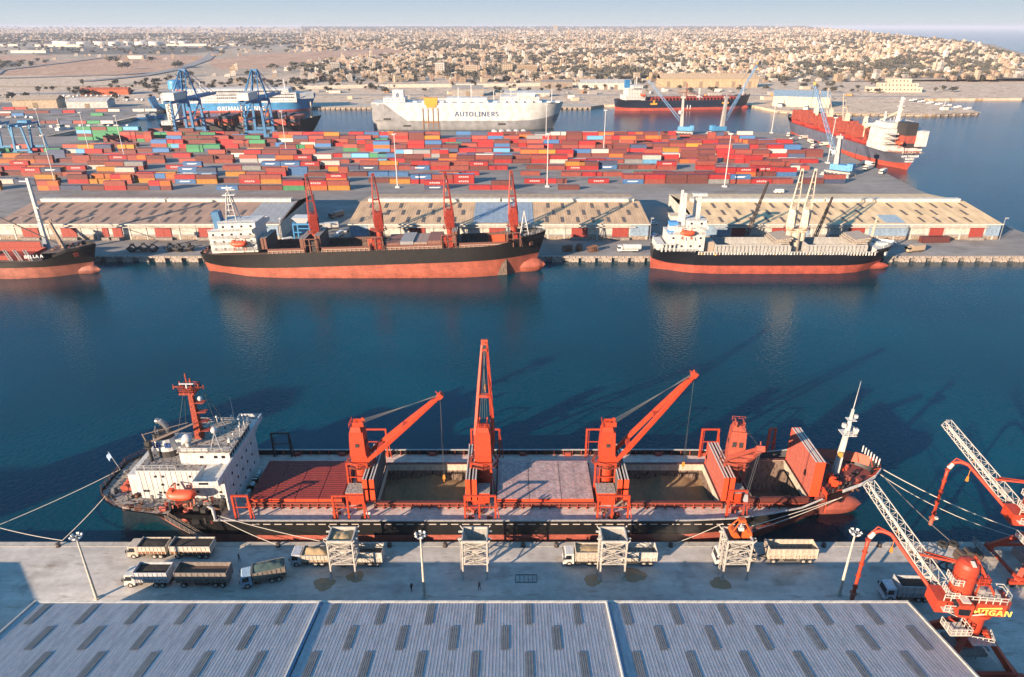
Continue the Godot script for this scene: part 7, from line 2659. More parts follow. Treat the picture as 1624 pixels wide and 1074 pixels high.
func make_small_vehicle(called: String, label: String, at: Vector3, turn: float, c: Color, kind: int, group := "") -> Node3D:
	var s := base(called, label, ["car", "van", "lorry", "tanker lorry"][kind], at, turn, group)
	var m := paint("veh_%.2f_%.2f_%.2f" % [c.r, c.g, c.b], c, 0.35)
	var b := MB.new()
	if kind == 0:
		b.span(-2.1, 2.1, 0.35, 0.95, -0.88, 0.88)
		b.box(Vector3(0.2, 1.2, 0), Vector3(2.4, 0.55, 1.6), Basis(), 0.78)
	elif kind == 1:
		b.span(-2.6, 2.6, 0.4, 1.2, -0.95, 0.95)
		b.box(Vector3(0.3, 1.65, 0), Vector3(4.4, 0.95, 1.85), Basis(), 0.92)
	else:
		b.span(-4.2, -2.4, 0.6, 2.7, -1.2, 1.2)
		b.span(-2.3, 4.2, 0.7, 1.0, -1.1, 1.1)
	put(b, "body", m, s)
	b = MB.new()
	if kind < 2:
		b.box(Vector3(0.2, 1.22 if kind == 0 else 1.7, 0), Vector3(2.2 if kind == 0 else 4.0, 0.34, 1.62 if kind == 0 else 1.87), Basis(), 0.9)
	else:
		b.span(-4.23, -3.0, 1.6, 2.4, -1.22, 1.22)
	put(b, "windows", use("ship_window"), s)
	if kind == 2:
		b = MB.new()
		b.span(-2.2, 4.2, 1.0, 2.9, -1.25, 1.25)
		put(b, "load_box", m, s)
	if kind == 3:
		b = MB.new()
		b.tube(Vector3(-2.0, 2.1, 0), Vector3(5.4, 2.1, 0), 1.15, 1.15, 14)
		put(b, "tank", use("cargo_white"), s)
	var xs := [-1.35, 1.35] if kind < 2 else [-3.2, 2.2, 3.4]
	for x in xs:
		b = MB.new()
		var r := 0.34 if kind < 2 else 0.5
		b.tube(Vector3(x, r, -0.98), Vector3(x, r, 0.98), r, r, 10)
		put(b, "wheel", paint("tyre_rubber", Color(0.025, 0.024, 0.023), 0.9), s)
	return s

const BOX_COLS := [["bright red", 0.40, 0.022, 0.022], ["rust brown", 0.155, 0.042, 0.035], ["brick red", 0.31, 0.066, 0.046], ["orange", 0.48, 0.125, 0.025], ["mid blue", 0.055, 0.16, 0.35], ["navy", 0.055, 0.075, 0.14], ["light blue", 0.13, 0.36, 0.58], ["cream white", 0.58, 0.52, 0.45], ["green", 0.05, 0.24, 0.11], ["grey", 0.26, 0.26, 0.26], ["yellow orange", 0.50, 0.21, 0.025]]
const BOX_WEIGHT := [25, 27, 25, 8, 5, 6, 2, 3, 1, 2, 2]

func box_mesh(long: float) -> MB:
	var b := MB.new()
	var n := int(long / 0.62)
	for z in [-1, 1]:
		for i in n:
			var x0 := -long / 2 + 0.12 + (long - 0.24) * i / n
			var w := (long - 0.24) / n
			var e := [[0.0, 1.2], [0.3, 1.2], [0.45, 1.16], [0.85, 1.16], [1.0, 1.2]]
			for k in 4:
				var p := Vector3(x0 + e[k][0] * w, 0.1, z * e[k][1])
				var q := Vector3(x0 + e[k + 1][0] * w, 0.1, z * e[k + 1][1])
				var up := Vector3(0, 2.4, 0)
				if z > 0: b.quad(p, q, q + up, p + up)
				else: b.quad(q, p, p + up, q + up)
	b.span(-long / 2 + 0.05, long / 2 - 0.05, 2.46, 2.56, -1.18, 1.18)
	b.span(-long / 2 + 0.05, long / 2 - 0.05, 0.05, 0.15, -1.18, 1.18)
	for z in [-1.19, 1.19]:
		b.bar(Vector3(-long / 2, 2.53, z), Vector3(long / 2, 2.53, z), 0.09)
		b.bar(Vector3(-long / 2, 0.06, z), Vector3(long / 2, 0.06, z), 0.12)
	for x in [-long / 2, long / 2]:
		b.span(x - 0.03, x + 0.03, 0.1, 2.5, -1.17, 1.17)
		for z in [-1.16, 1.16]:
			b.bar(Vector3(x, 0, z), Vector3(x, 2.58, z), 0.14)
		for z in [-0.7, -0.25, 0.25, 0.7]:
			b.bar(Vector3(x * 1.006, 0.2, z), Vector3(x * 1.006, 2.4, z), 0.05)
	return b

func letters_mesh(long: float, kind: int) -> MB:
	var b := MB.new()
	for z in [-1.22, 1.22]:
		if kind == 1:
			for i in 5:
				var x := -long * 0.2 + i * long * 0.1
				b.span(x - 0.42, x - 0.26, 0.85, 1.85, z - 0.01, z + 0.01)
				b.span(x + 0.14, x + 0.3, 0.85, 1.85, z - 0.01, z + 0.01)
				b.span(x - 0.3, x + 0.2, 1.25 + 0.3 * (i % 2), 1.45 + 0.3 * (i % 2), z - 0.008, z + 0.008)
		else:
			b.span(-long * 0.27, long * 0.16, 1.05, 1.6, z - 0.01, z + 0.01)
			b.tri(Vector3(long * 0.16, 1.05, z + 0.01 * signf(z)), Vector3(long * 0.27, 1.7, z + 0.01 * signf(z)), Vector3(long * 0.16, 1.6, z + 0.01 * signf(z)))
	return b

func make_containers() -> void:
	var r := RandomNumberGenerator.new()
	r.seed = 2024
	var bag := []
	for i in BOX_COLS.size():
		for k in BOX_WEIGHT[i]:
			bag.append(i)
	# [front depth, lanes, x0, x1, fill, most tiers, side bias: 0 mixed, 1 many yellow and blue at the left]
	var blocks := [
		[391, 1, -330, -95, 0.75, 2], [392, 1, -50, 58, 0.65, 2],
		[409, 2, -360, -20, 0.78, 2], [409, 2, 66, 198, 0.96, 2], [410, 1, -18, 60, 0.4, 1],
		[431, 2, -370, -60, 0.72, 2], [431, 2, -56, 60, 0.6, 1], [431, 2, 66, 178, 0.8, 2],
		[452, 2, -380, -70, 0.7, 2], [452, 2, -66, 40, 0.85, 2], [452, 2, 44, 202, 0.88, 2],
		[476, 2, -390, -90, 0.7, 2], [476, 3, -86, 206, 0.88, 2],
		[499, 2, -395, -100, 0.7, 2], [499, 3, -96, 214, 0.9, 2],
		[522, 2, -400, -120, 0.65, 2], [522, 3, -116, 212, 0.93, 3],
		[546, 3, -330, -120, 0.65, 2], [546, 3, -116, 212, 0.93, 3],
		[569, 3, -330, -100, 0.7, 3], [569, 3, -96, 196, 0.93, 3],
		[590, 2, -330, -240, 0.6, 3], [590, 2, -200, 176, 0.8, 2],
	]
	var all := []
	var yn := FastNoiseLite.new()
	yn.seed = 3
	yn.frequency = 0.012
	for bi in blocks.size():
		var q: Array = blocks[bi]
		var x: float = q[2]
		while x < q[3]:
			if r.randf() < 0.035:
				x += r.randf_range(3, 12)
			var pair := r.randf() < 0.14
			for lane in q[1]:
				var here: int = 0
				if r.randf() < q[4]:
					here = clampi(1 + int((0.5 + 0.75 * yn.get_noise_2d(x, q[0] * 3.0) + r.randf_range(-0.22, 0.22)) * q[5]), 1, q[5])
				for t in here:
					var c: int = pick(r, bag)
					if q[2] < -200 and q[0] < 440 and r.randf() < 0.3: c = pick(r, [4, 10, 5, 10, 1])
					if q[2] < -200 and q[0] > 480 and r.randf() < 0.25: c = pick(r, [1, 1, 8])
					for h in (2 if pair else 1):
						var l := 6.06 if pair else 12.19
						all.append({"x": x + (3.05 + h * 6.3 if pair else 6.1) + r.randf_range(-0.15, 0.15), "d": q[0] + 1.25 + lane * 2.75, "t": t, "c": c if h == 0 else pick(r, bag), "l": l, "b": bi, "mark": (1 if c == 0 and r.randf() < 0.6 else (2 if c in [4, 5, 8] and r.randf() < 0.5 else 0))})
			x += 12.75
	# green and brown stacks at the far left corner of the yard
	for i in 14:
		var big := i < 8
		for t in (4 if big else 2):
			all.append({"x": -352.0 + (i % 4) * 13.0 + (0 if big else 60), "d": 583.0 + (i / 4) * 3.0, "t": t, "c": [8, 8, 1, 8, 6][(i + t * 2) % 5], "l": 12.19, "b": blocks.size(), "mark": 0})
	# the 300 that show largest stand one by one
	for e in all:
		var lead := 0.0 if e.t > 0 else 0.0
		e.size = e.l / e.d * (1.0 if absf(e.x) < e.d * 0.74 else 0.01) + lead
	all.sort_custom(func(a, b): return a.size > b.size)
	var meshes := {}
	var white := use("lettering_white")
	var order := {}
	var near := all.slice(0, 300)
	near.sort_custom(func(a, b): return a.x < b.x)
	var lanes := []
	for e in near:
		if not lanes.has(e.d): lanes.append(e.d)
	lanes.sort()
	for e in near:
		var key := "%d_%d_%d" % [e.c, int(e.l), e.mark]
		if not meshes.has(key):
			var m := box_mesh(e.l).mesh()
			var c: Array = BOX_COLS[e.c]
			m.surface_set_material(0, paint("container_%d" % e.c, Color(c[1], c[2], c[3]), 0.55, "grime", Vector3(0.11, 0.3, 0.11)))
			if e.mark > 0:
				var lm := letters_mesh(e.l, e.mark)
				var a := []
				a.resize(Mesh.ARRAY_MAX)
				a[Mesh.ARRAY_VERTEX] = lm.v
				a[Mesh.ARRAY_NORMAL] = lm.n
				m.add_surface_from_arrays(Mesh.PRIMITIVE_TRIANGLES, a)
				m.surface_set_material(1, white)
			meshes[key] = m
		var o := put_mesh(meshes[key], "shipping_container", null)
		o.position = P(e.x, e.t * 2.6, e.d)
		var row := lanes.find(e.d)
		var ok := "%d_%d" % [row, e.t]
		order[ok] = order.get(ok, 0) + 1
		tag(o, "%s %s container, %s from left, %s tier of the %s yard row" % [BOX_COLS[e.c][0], "long" if e.l > 7 else "short", nth(order[ok] - 1), ["ground", "second", "third", "top"][e.t], nth(row)], "container", "shipping containers in the yard")
	var rest := all.slice(300)
	var mm := MultiMesh.new()
	mm.transform_format = MultiMesh.TRANSFORM_3D
	mm.use_colors = true
	mm.mesh = box_mesh(12.19).mesh()
	mm.instance_count = rest.size()
	for i in rest.size():
		var e: Dictionary = rest[i]
		mm.set_instance_transform(i, Transform3D(Basis().scaled(Vector3(e.l / 12.19, 1, 1)), P(e.x, e.t * 2.6, e.d)))
		var c: Array = BOX_COLS[e.c]
		var k := r.randf_range(0.8, 1.15)
		mm.set_instance_color(i, Color(c[1] * k, c[2] * k, c[3] * k))
	var mi := MultiMeshInstance3D.new()
	mi.multimesh = mm
	mi.name = "far_container_stacks"
	var cm := paint("container_far", Color.WHITE, 0.55)
	cm.vertex_color_use_as_albedo = true
	mi.material_override = cm
	add_child(mi)
	tag(mi, "the farther stacks of red, brown and blue shipping containers in the yard", "containers", "", "stuff")

func make_yard_mast(label: String, at: Vector3, h: float) -> void:
	var s := base("yard_light_mast", label, "light mast", at, 0.0, "tall light masts in the container yard")
	var m := paint("mast_pale", Color(0.55, 0.53, 0.5), 0.5)
	var b := MB.new()
	b.tube(Vector3.ZERO, Vector3(0, h, 0), 0.3, 0.18, 8)
	b.span(-1.2, 1.2, 0, 0.8, -1.2, 1.2)
	put(b, "mast", m, s)
	b = MB.new()
	for i in 6:
		var t := TAU * i / 6
		b.box(Vector3(cos(t) * 1.0, h, sin(t) * 1.0), Vector3(0.6, 0.5, 0.6))
	b.lathe(Vector3(0, h - 0.4, 0), [[1.1, 0], [1.1, 0.15], [0.2, 0.15]], 10)
	put(b, "lamp_ring", m, s)

func make_gantry_crane(label: String, x: float) -> void:
	var s := base("quay_gantry_crane", label, "gantry crane", P(x, 0, 612), 0.0, "blue ship to shore cranes")
	var blue := paint("gantry_blue", Color(0.045, 0.20, 0.42), 0.5, "grime", Vector3.ONE / 9)
	var white := use("cargo_white")
	var b: MB
	for q in [[-8, 12], [8, 12], [-8, -10], [8, -10]]:
		b = MB.new()
		b.taper(Vector3(q[0], 0, q[1]), Vector3(q[0] * 0.9, 29, q[1]), 2.2, 2.2, 1.6, 1.6)
		b.box(Vector3(q[0], 1.2, q[1]), Vector3(6, 2.2, 2.0))
		put(b, "leg", blue, s)
	b = MB.new()
	for z in [12, -10]:
		b.bar(Vector3(-8, 4.2, z), Vector3(8, 4.2, z), 1.6, 2.0)
		b.bar(Vector3(-7.4, 28, z), Vector3(7.4, 28, z), 1.6, 2.2)
	for xx in [-1, 1]:
		b.bar(Vector3(xx * 7.8, 13, 12), Vector3(xx * 7.8, 13, -10), 1.3)
		b.bar(Vector3(xx * 7.8, 13, 12), Vector3(xx * 7.4, 27, -10), 0.8)
	put(b, "portal_beams", blue, s)
	b = MB.new()
	for xx in [-2.6, 2.6]:
		b.bar(Vector3(xx, 29.5, 34), Vector3(xx, 29.5, -58), 1.3, 2.4)
	for i in 12:
		b.bar(Vector3(-2.6, 29.5, 34 - i * 8), Vector3(2.6, 29.5, 34 - i * 8), 0.8)
	put(b, "boom", blue, s)
	b = MB.new()
	for xx in [-1, 1]:
		b.bar(Vector3(xx * 6.5, 29, -10), Vector3(xx * 2.2, 52, -6), 1.2)
		b.bar(Vector3(xx * 6.5, 29, 12), Vector3(xx * 2.2, 52, -4), 0.9)
	b.bar(Vector3(-2.6, 52, -5), Vector3(2.6, 52, -5), 1.6)
	for xx in [-2.4, 2.4]:
		b.bar(Vector3(xx, 52, -6), Vector3(xx, 30.5, -34), 0.35)
		b.bar(Vector3(xx, 52, -6), Vector3(xx, 30.5, -54), 0.35)
		b.bar(Vector3(xx, 52, -5), Vector3(xx, 30.5, 28), 0.35)
	put(b, "apex_frame", blue, s)
	b = MB.new()
	b.span(-4.5, 4.5, 30.8, 36.5, 8, 30)
	put(b, "machinery_house", white, s)
	b = MB.new()
	b.span(-2, 2, 24.5, 27.5, -26, -22)
	put(b, "operator_cab", white, s)
	b = MB.new()
	b.span(-1.6, 1.6, 18, 18.8, -31, -19)
	for k in [-1.2, 1.2]:
		b.bar(Vector3(k, 18.8, -22), Vector3(k, 29, -24), 0.15)
		b.bar(Vector3(k, 18.8, -28), Vector3(k, 29, -26), 0.15)
	put(b, "spreader", paint("ramp_orange", Color(0.62, 0.27, 0.03), 0.55), s)
	b = MB.new()
	for i in 8:
		b.span(-9.6, -8.4, 3 + i * 3.2, 3.3 + i * 3.2, 11, 15)
		b.bar(Vector3(-9.6, 3 + i * 3.2, 11 if i % 2 else 15), Vector3(-9.6, 6.2 + i * 3.2, 15 if i % 2 else 11), 0.4)
	put(b, "stair_tower", paint("stair_rust", Color(0.35, 0.24, 0.17), 0.8), s)

func make_mobile_crane(label: String, at: Vector3, turn: float, reach: float, rise: float, k := 1.0) -> void:
	var s := base("mobile_harbour_crane", label, "harbour crane", at, turn, "mobile harbour cranes")
	var blue := paint("mobile_blue", Color(0.09, 0.33, 0.60), 0.5, "grime", Vector3.ONE / 6)
	var grey := paint("mobile_grey", Color(0.42, 0.40, 0.38), 0.6, "grime", Vector3.ONE / 8)
	var lat := paint("lattice_blue", Color(0.13, 0.27, 0.45), 0.5)
	var b := MB.new()
	b.span(-8, 8, 1.0, 2.6, -3.4, 3.4)
	for q in [-7.5, 7.5]:
		b.span(q - 0.8, q + 0.8, 0.4, 1.8, -6.5, 6.5)
		for z in [-6.2, 6.2]:
			b.span(q - 1.3, q + 1.3, 0, 0.7, z - 1.3, z + 1.3)
	put(b, "undercarriage", grey, s)
	for i in 5:
		b = MB.new()
		b.tube(Vector3(-5.4 + i * 2.7, 0.8, -3.6), Vector3(-5.4 + i * 2.7, 0.8, 3.6), 0.8, 0.8, 10)
		put(b, "axle_wheels", use("plain_dark"), s)
	b = MB.new()
	b.span(-7.5, 5.0, 3.2, 6.6, -3.0, 3.0)
	b.span(-8.5, -5.0, 3.6, 7.6, -2.6, 2.6)
	put(b, "slewing_house", blue, s)
	b = MB.new()
	b.taper(Vector3(2.0, 3.2, 0), Vector3(3.0, 30 * k, 0), 3.2, 3.2, 1.8, 2.0, Vector3.FORWARD)
	b.box(Vector3(3.0, 30.4 * k, 0), Vector3(4.2, 1.6, 2.2))
	b.bar(Vector3(3, 30 * k, 0), Vector3(3, 33 * k, 0), 0.5)
	put(b, "tower", grey, s)
	b = MB.new()
	b.span(3.2, 5.6, 17 * k, 19.6 * k, -2.6, -0.9)
	put(b, "operator_cab", use("cargo_white"), s)
	b = MB.new()
	b.truss(Vector3(4.2, 12, 0), Vector3(4.2 + reach, 12 + rise, 0), 2.2, 2.2, 0.9, 0.9, 12, 0.2, 0.11)
	put(b, "lattice_boom", lat, s)
	b = MB.new()
	b.tube(Vector3(3.5, 31 * k, 0), Vector3(4.2 + reach * 0.97, 12.6 + rise, 0), 0.1, 0.1, 4, false)
	b.bar(Vector3(4.2 + reach * 0.3, 12 + rise * 0.3, 0), Vector3(1.5, 7, 0), 0.4)
	b.tube(Vector3(4.2 + reach, 12 + rise, 0), Vector3(4.2 + reach, 12 + rise * 0.45, 0), 0.1, 0.1, 4, false)
	put(b, "ropes", use("wire_rope"), s)
	b = MB.new()
	b.ball(Vector3(4.2 + reach, 12 + rise + 0.8, 0), Vector3(1.2, 1.2, 0.8), 8)
	put(b, "boom_head", use("drum_yellow"), s)

func make_rtg(label: String, at: Vector3) -> void:
	var s := base("yard_gantry_crane", label, "gantry crane", at, 0.0, "blue yard gantries at the left")
	var blue := paint("rtg_blue", Color(0.05, 0.27, 0.5), 0.5, "grime", Vector3.ONE / 9)
	var b: MB
	for x in [-5, 5]:
		for z in [-10, 10]:
			b = MB.new()
			b.taper(Vector3(x * 1.1, 1.4, z), Vector3(x * 0.7, 19, z), 1.3, 1.3, 1.0, 1.0)
			b.box(Vector3(x * 1.1, 0.8, z), Vector3(3.2, 1.6, 1.2))
			put(b, "leg", blue, s)
	b = MB.new()
	for z in [-10, 10]:
		for e in [[5.4, 2.0], [3.5, 19.0]]:
			b = MB.new()
			b.bar(Vector3(-e[0], e[1], z), Vector3(e[0], e[1], z), 1.0, 1.2)
			put(b, "portal_beam", blue, s)
	b = MB.new()
	for x in [-3.2, 3.2]:
		b.bar(Vector3(x, 19.6, -13), Vector3(x, 19.6, 13), 1.0, 1.5)
	b.span(-3.5, 3.5, 20.4, 22, -3, 2)
	put(b, "bridge_girder", blue, s)
	b = MB.new()
	b.span(-3.2, -1, 3, 5.4, 8.6, 11.4)
	put(b, "power_house", use("cargo_white"), s)

func make_far_quay() -> void:
	make_warehouse("long brown roofed warehouse at the left with a grey patched end", -225, -101.4, Color(0.42, 0.275, 0.20), [[-214, -207], [-197, -190.5], [-179, -176.5], [-174.5, -170.5], [-156, -149], [-137, -130], [-122, -117]], [[-108, -102]], [[-117, -101.5, 292.2, 318.5, Color(0.4, 0.42, 0.44)]])
	make_warehouse("middle tan roofed warehouse with a blue patch of roof sheets", -71, 59.8, Color(0.64, 0.43, 0.255), [[-62, -56.5], [-44.8, -38], [-10, -3], [26, 33], [43.8, 50.8]], [[-70.5, -63], [51.5, 59.5]], [[-17, 9.5, 292.2, 319.0, Color(0.33, 0.42, 0.52)]])
	make_warehouse("right sand coloured warehouse with pale blue patch sheets at its eave", 80.6, 213.2, Color(0.84, 0.61, 0.35), [[96, 102], [113.5, 120], [147, 154], [182.5, 188.5], [200, 206]], [[84, 95], [122, 130], [156, 173], [207, 213]], [[163, 172, 292.2, 302.0, Color(0.38, 0.52, 0.62)]])
	# sheds, hopper and vehicles between the warehouses
	var h := base("blue_hopper_frame", "blue steel hopper frame standing between the left and middle warehouses", "hopper", P(-90.5, 0, 290))
	var blue := paint("hopper_blue", Color(0.04, 0.2, 0.42), 0.5)
	var b := MB.new()
	for q in [[-3.5, -3], [3.5, -3], [3.5, 3], [-3.5, 3]]:
		b.bar(Vector3(q[0], 0, q[1]), Vector3(q[0], 8, q[1]), 0.5)
	for z in [-3, 3]:
		b.bar(Vector3(-3.5, 8, z), Vector3(3.5, 8, z), 0.6)
		b.bar(Vector3(-3.5, 4.5, z), Vector3(3.5, 4.5, z), 0.4)
	for x in [-3.5, 3.5]:
		b.bar(Vector3(x, 8, -3), Vector3(x, 8, 3), 0.6)
	put(b, "frame", blue, h)
	b = MB.new()
	b.box(Vector3(0, 9.4, 0), Vector3(4, 2.6, 3.4), Basis(), 1.9)
	put(b, "bin", paint("bin_pale", Color(0.5, 0.52, 0.52), 0.6), h)
	for q in [["white_site_cabin", "white flat roofed cabin beside the right warehouse, the farther one", 78.2, 317.0, 8.0, 4.5], ["cream_site_cabin", "cream flat roofed cabin beside the right warehouse, the nearer one", 79.0, 300.0, 9.0, 4.0]]:
		b = MB.new()
		b.span(-q[4] / 2, q[4] / 2, 0, q[5], -3, 3)
		var c := base("site_cabin", q[1], "cabin", P(q[2], 0, q[3]))
		put(b, "wall", use("cargo_white"), c)
		b = MB.new()
		b.span(-q[4] / 2 - 0.3, q[4] / 2 + 0.3, q[5], q[5] + 0.25, -3.3, 3.3)
		put(b, "roof", paint("cabin_roof", Color(0.5, 0.42, 0.32), 0.8), c)
		for i in 3:
			win(c, Vector3(-q[4] / 2 + 1.5 + i * 2.4, 2.2, 3.02), 1.0, 1.0, 0.1)
	var V := [
		["car", "white car parked in the shade behind the grey patched warehouse end", -96, 316, 0.4, Color(0.6, 0.6, 0.6), 0], ["car", "grey car in the gap below the middle warehouse's left gable", -75.5, 304, 1.4, Color(0.3, 0.32, 0.35), 0], ["van", "white van at the left wall of the middle warehouse", -77, 297, 1.3, Color(0.62, 0.6, 0.57), 1], ["pickup_truck", "white pickup by the blue hopper frame", -97.5, 287, 0.6, Color(0.66, 0.64, 0.6), 1],
		["lorry", "dark lorry parked deep in the gap left of the middle warehouse", -86, 330, 1.0, Color(0.1, 0.1, 0.11), 2], ["lorry", "white lorry in the gap left of the middle warehouse", -84.5, 309, 0.3, Color(0.5, 0.48, 0.45), 2],
		["car", "pale blue car alone in the shade right of the middle warehouse", 66.5, 316, 0.3, Color(0.4, 0.5, 0.6), 0], ["car", "dark car at the middle warehouse's right gable", 62.8, 322, 0.1, Color(0.03, 0.03, 0.03), 0], ["car", "blue grey car near the front right corner of the middle warehouse", 63.2, 296, 0.9, Color(0.35, 0.42, 0.5), 0], ["van", "white van beside the nearer cream cabin", 73.5, 304, 0.7, Color(0.62, 0.6, 0.57), 1],
		["tipper_truck", "red cab lorry facing the quay between the middle and right warehouses", 69.6, 288, -1.45, Color(0.5, 0.04, 0.025), 2], ["tanker_lorry", "white tanker lorry at the quay edge left of the right ship", 48.0, 273.5, 0.0, Color(0.66, 0.64, 0.6), 3], ["car", "white car parked below the pale blue panels of the right warehouse", 163, 285, 0.0, Color(0.6, 0.6, 0.6), 0], ["pickup_truck", "white pickup alone on the open yard behind the right warehouse", 150, 384, 0.1, Color(0.66, 0.64, 0.6), 1],
		["dump_trailer", "small tan trailer alone on the quay right of the right ship", 167, 273.5, 0.3, Color(0.4, 0.3, 0.2), 2],
	]
	for q in V:
		make_small_vehicle(q[0], q[1], P(q[2], 0.0, q[3]), q[4], q[5], q[6])
	# long containers by the right warehouse, boat, grabs
	for q in [[149, 287.6, 0.0, "red container by the right warehouse's third door", 2], [183, 287.4, 0.05, "brown slatted container by the right warehouse's fourth door", 1]]:
		var m := box_mesh(12.19).mesh()
		var c: Array = BOX_COLS[q[4]]
		var o := put_mesh(m, "shipping_container", paint("quay_box_%d" % q[4], Color(c[1], c[2], c[3]), 0.6, "rust", Vector3.ONE / 4))
		o.position = P(q[0], 0, q[1])
		o.rotation.y = q[2]
		tag(o, q[3], "container")
	var k := 0
	var gl := ["first", "second", "third", "fourth", "fifth", "sixth"]
	for q in [[-157.0, 0], [-152.8, 1], [-148.6, 2], [-142.0, 3], [-138.0, 4], [-134.0, 5]]:
		var g := base("discharge_grab", "black clamshell grab lying on the far quay, %s from the left" % gl[k], "grab", P(q[0], 0, 273.0 + (k % 2)), 0.3 * k, "black grabs on the far quay")
		for e in [-1, 1]:
			b = MB.new()
			b.taper(Vector3(e * 0.2, 0.6, 0), Vector3(e * 2.0, 1.9, 0), 2.6, 1.0, 2.8, 0.5)
			b.taper(Vector3(e * 1.6, 1.8, 0), Vector3(e * 0.3, 3.2, 0), 0.5, 0.5, 0.4, 0.4)
			put(b, "shell", use("plain_dark"), g)
		b = MB.new()
		b.box(Vector3(0, 3.2, 0), Vector3(1.3, 0.7, 1.4))
		put(b, "head", use("plain_dark"), g)
		k += 1
	k = 0
	for q in [[33.5, 274.0, 0.4], [28.0, 275.5, 1.3], [23.0, 274.5, 0.1]]:
		b = MB.new()
		b.truss(Vector3(-2, 0.9, 0), Vector3(2, 1.2, 0), 2.2, 1.8, 2.0, 2.2, 3, 0.3, 0.2)
		b.box(Vector3(0.4, 0.9, 0), Vector3(2.4, 1.4, 1.6), Basis(Vector3.UP, 0.5))
		var o := put(b, "rusty_spreader", paint("grab_rust", Color(0.24, 0.12, 0.07), 0.8, "rust", Vector3.ONE / 2))
		o.position = P(q[0], 0, q[1])
		o.rotation.y = q[2]
		tag(o, "rusty brown cargo gear on the far quay, %s one from the tanker lorry" % gl[k], "cargo gear", "rusty gear on the far quay")
		k += 1
	# small mobile cranes with lattice jibs at the right ship
	for q in [[97.5, 282.0, Vector3(8.5, 24, -6), "orange crawler crane with dark jib behind the right ship's stern hatch", Color(0.5, 0.14, 0.03)], [126.5, 281.5, Vector3(6.5, 18, -4), "dark crawler crane with leaning jib behind the right ship's twin cranes", Color(0.12, 0.05, 0.035)]]:
		var c := base("crawler_crane", q[3], "crane", P(q[0], 0, q[1]))
		var m := paint("crawler_%.2f" % q[4].r, q[4], 0.6)
		b = MB.new()
		b.span(-2, 2, 0, 1, -2, -1)
		b.span(-2, 2, 0, 1, 1, 2)
		put(b, "tracks", use("plain_dark"), c)
		b = MB.new()
		b.span(-2.6, 1.8, 1.2, 3.4, -1.5, 1.5)
		put(b, "cab", m, c)
		b = MB.new()
		b.truss(Vector3(1.4, 2, 0), Vector3(1.4, 2, 0) + q[2], 1.2, 1.2, 0.5, 0.5, 10, 0.22, 0.13)
		put(b, "jib", paint("jib_dark", Color(0.05, 0.035, 0.03), 0.6), c)
	make_containers()
	var names := ["leftmost of the near yard masts, above the brown roof", "second near yard mast, above the middle warehouse's left end", "third near yard mast, behind the raised cranes", "near yard mast behind the right ship's stern", "slim yard mast in the left container rows", "yard mast left of the yellow boxes", "yard mast by the blue yard gantries", "yard mast near the feeder ship", "yard mast below the car carrier's bow", "yard mast in the middle of the container rows", "yard mast on the far right yard corner", "yard mast beside the right bulk carrier"]
	var at := [[-262, 394], [-66.5, 398], [20.5, 400], [124, 400], [-270, 486], [-305, 505], [-352, 530], [-166, 515], [27, 560], [68, 520], [228, 622], [216, 476]]
	for i in at.size():
		make_yard_mast("tall pale light mast, " + names[i], P(at[i][0], 0, at[i][1]), 30.0)
	make_gantry_crane("left blue ship to shore crane over the feeder ship", -277)
	make_gantry_crane("right blue ship to shore crane over the feeder ship", -217)
	make_mobile_crane("blue mobile harbour crane with its boom leaning left at the far quay edge", P(149, 0, 615), PI - 0.3, 30, 32)
	make_mobile_crane("blue mobile harbour crane with its boom leaning right at the far quay edge", P(180, 0, 615), 0.25, 24, 44)
	make_mobile_crane("blue mobile harbour crane nearest the right bulk carrier's stern", P(206, 0, 436), PI - 0.75, 20, 40, 0.75)
	make_rtg("blue yard gantry cut by the left edge", P(-384, 0, 526))
	make_rtg("blue yard gantry second from the left edge", P(-362, 0, 528))
	# rows of new cars beside the car carrier
	var proto: Node3D = null
	var rr := RandomNumberGenerator.new()
	rr.seed = 5
	var ci := 0
	for row in 3:
		for i in 12:
			var lab := "white export car by the car carrier's stern, %s line, %s from the left" % [nth(row), nth(i)]
			var p := P(-126 + i * 4.6 + row * 1.5, 0, 612.0 + row * 5.0)
			if proto == null:
				proto = make_small_vehicle("export_car", lab, p, PI / 2, Color(0.6, 0.6, 0.6), 0, "export cars by the car carrier")
			else:
				copy(proto, lab, p, PI / 2 + rr.randf_range(-0.05, 0.05))
	for i in 5:
		b = MB.new()
		b.box(Vector3(0, 1.4, 0), Vector3(5.2, 2.8, 6.0), Basis(), 0.86)
		b.ball(Vector3(0, 2.6, 0), Vector3(2.4, 1.2, 2.8), 10)
		var o := put(b, "covered_bale", use("cargo_white"))
		o.position = P(-15.5 + i * 6.4, 0, 618)
		tag(o, "white covered bale on the quay below the car carrier, %s from the left" % nth(i), "bale", "white bales below the car carrier")
	# white lorries and trailers along the right bulk carrier
	proto = null
	for i in 11:
		var lab := "white lorry waiting beside the right bulk carrier, %s from its bow" % nth(i)
		var p := P([236, 243, 228, 240, 246, 232, 243, 236, 240, 232, 236][i], 0, [604, 588, 574, 566, 552, 540, 528, 512, 468, 452, 440][i])
		if proto == null:
			proto = make_small_vehicle("waiting_lorry", lab, p, 1.2, Color(0.58, 0.53, 0.46), 2, "lorries beside the right bulk carrier")
		else:
			copy(proto, lab, p, [1.0, 0.4, 0.8, 1.5, 0.2, 0.9, 0.5, 1.1, 2.0, 0.7, 0.8][i])

# ---------------------------------------------------------------- the town and the country beyond the harbour
const TOWN_COLS := [["cream", 0.46, 0.37, 0.275], ["white", 0.54, 0.49, 0.43], ["sand", 0.38, 0.28, 0.19], ["pale grey", 0.36, 0.33, 0.30], ["pinkish", 0.40, 0.28, 0.21], ["tan", 0.31, 0.22, 0.15]]

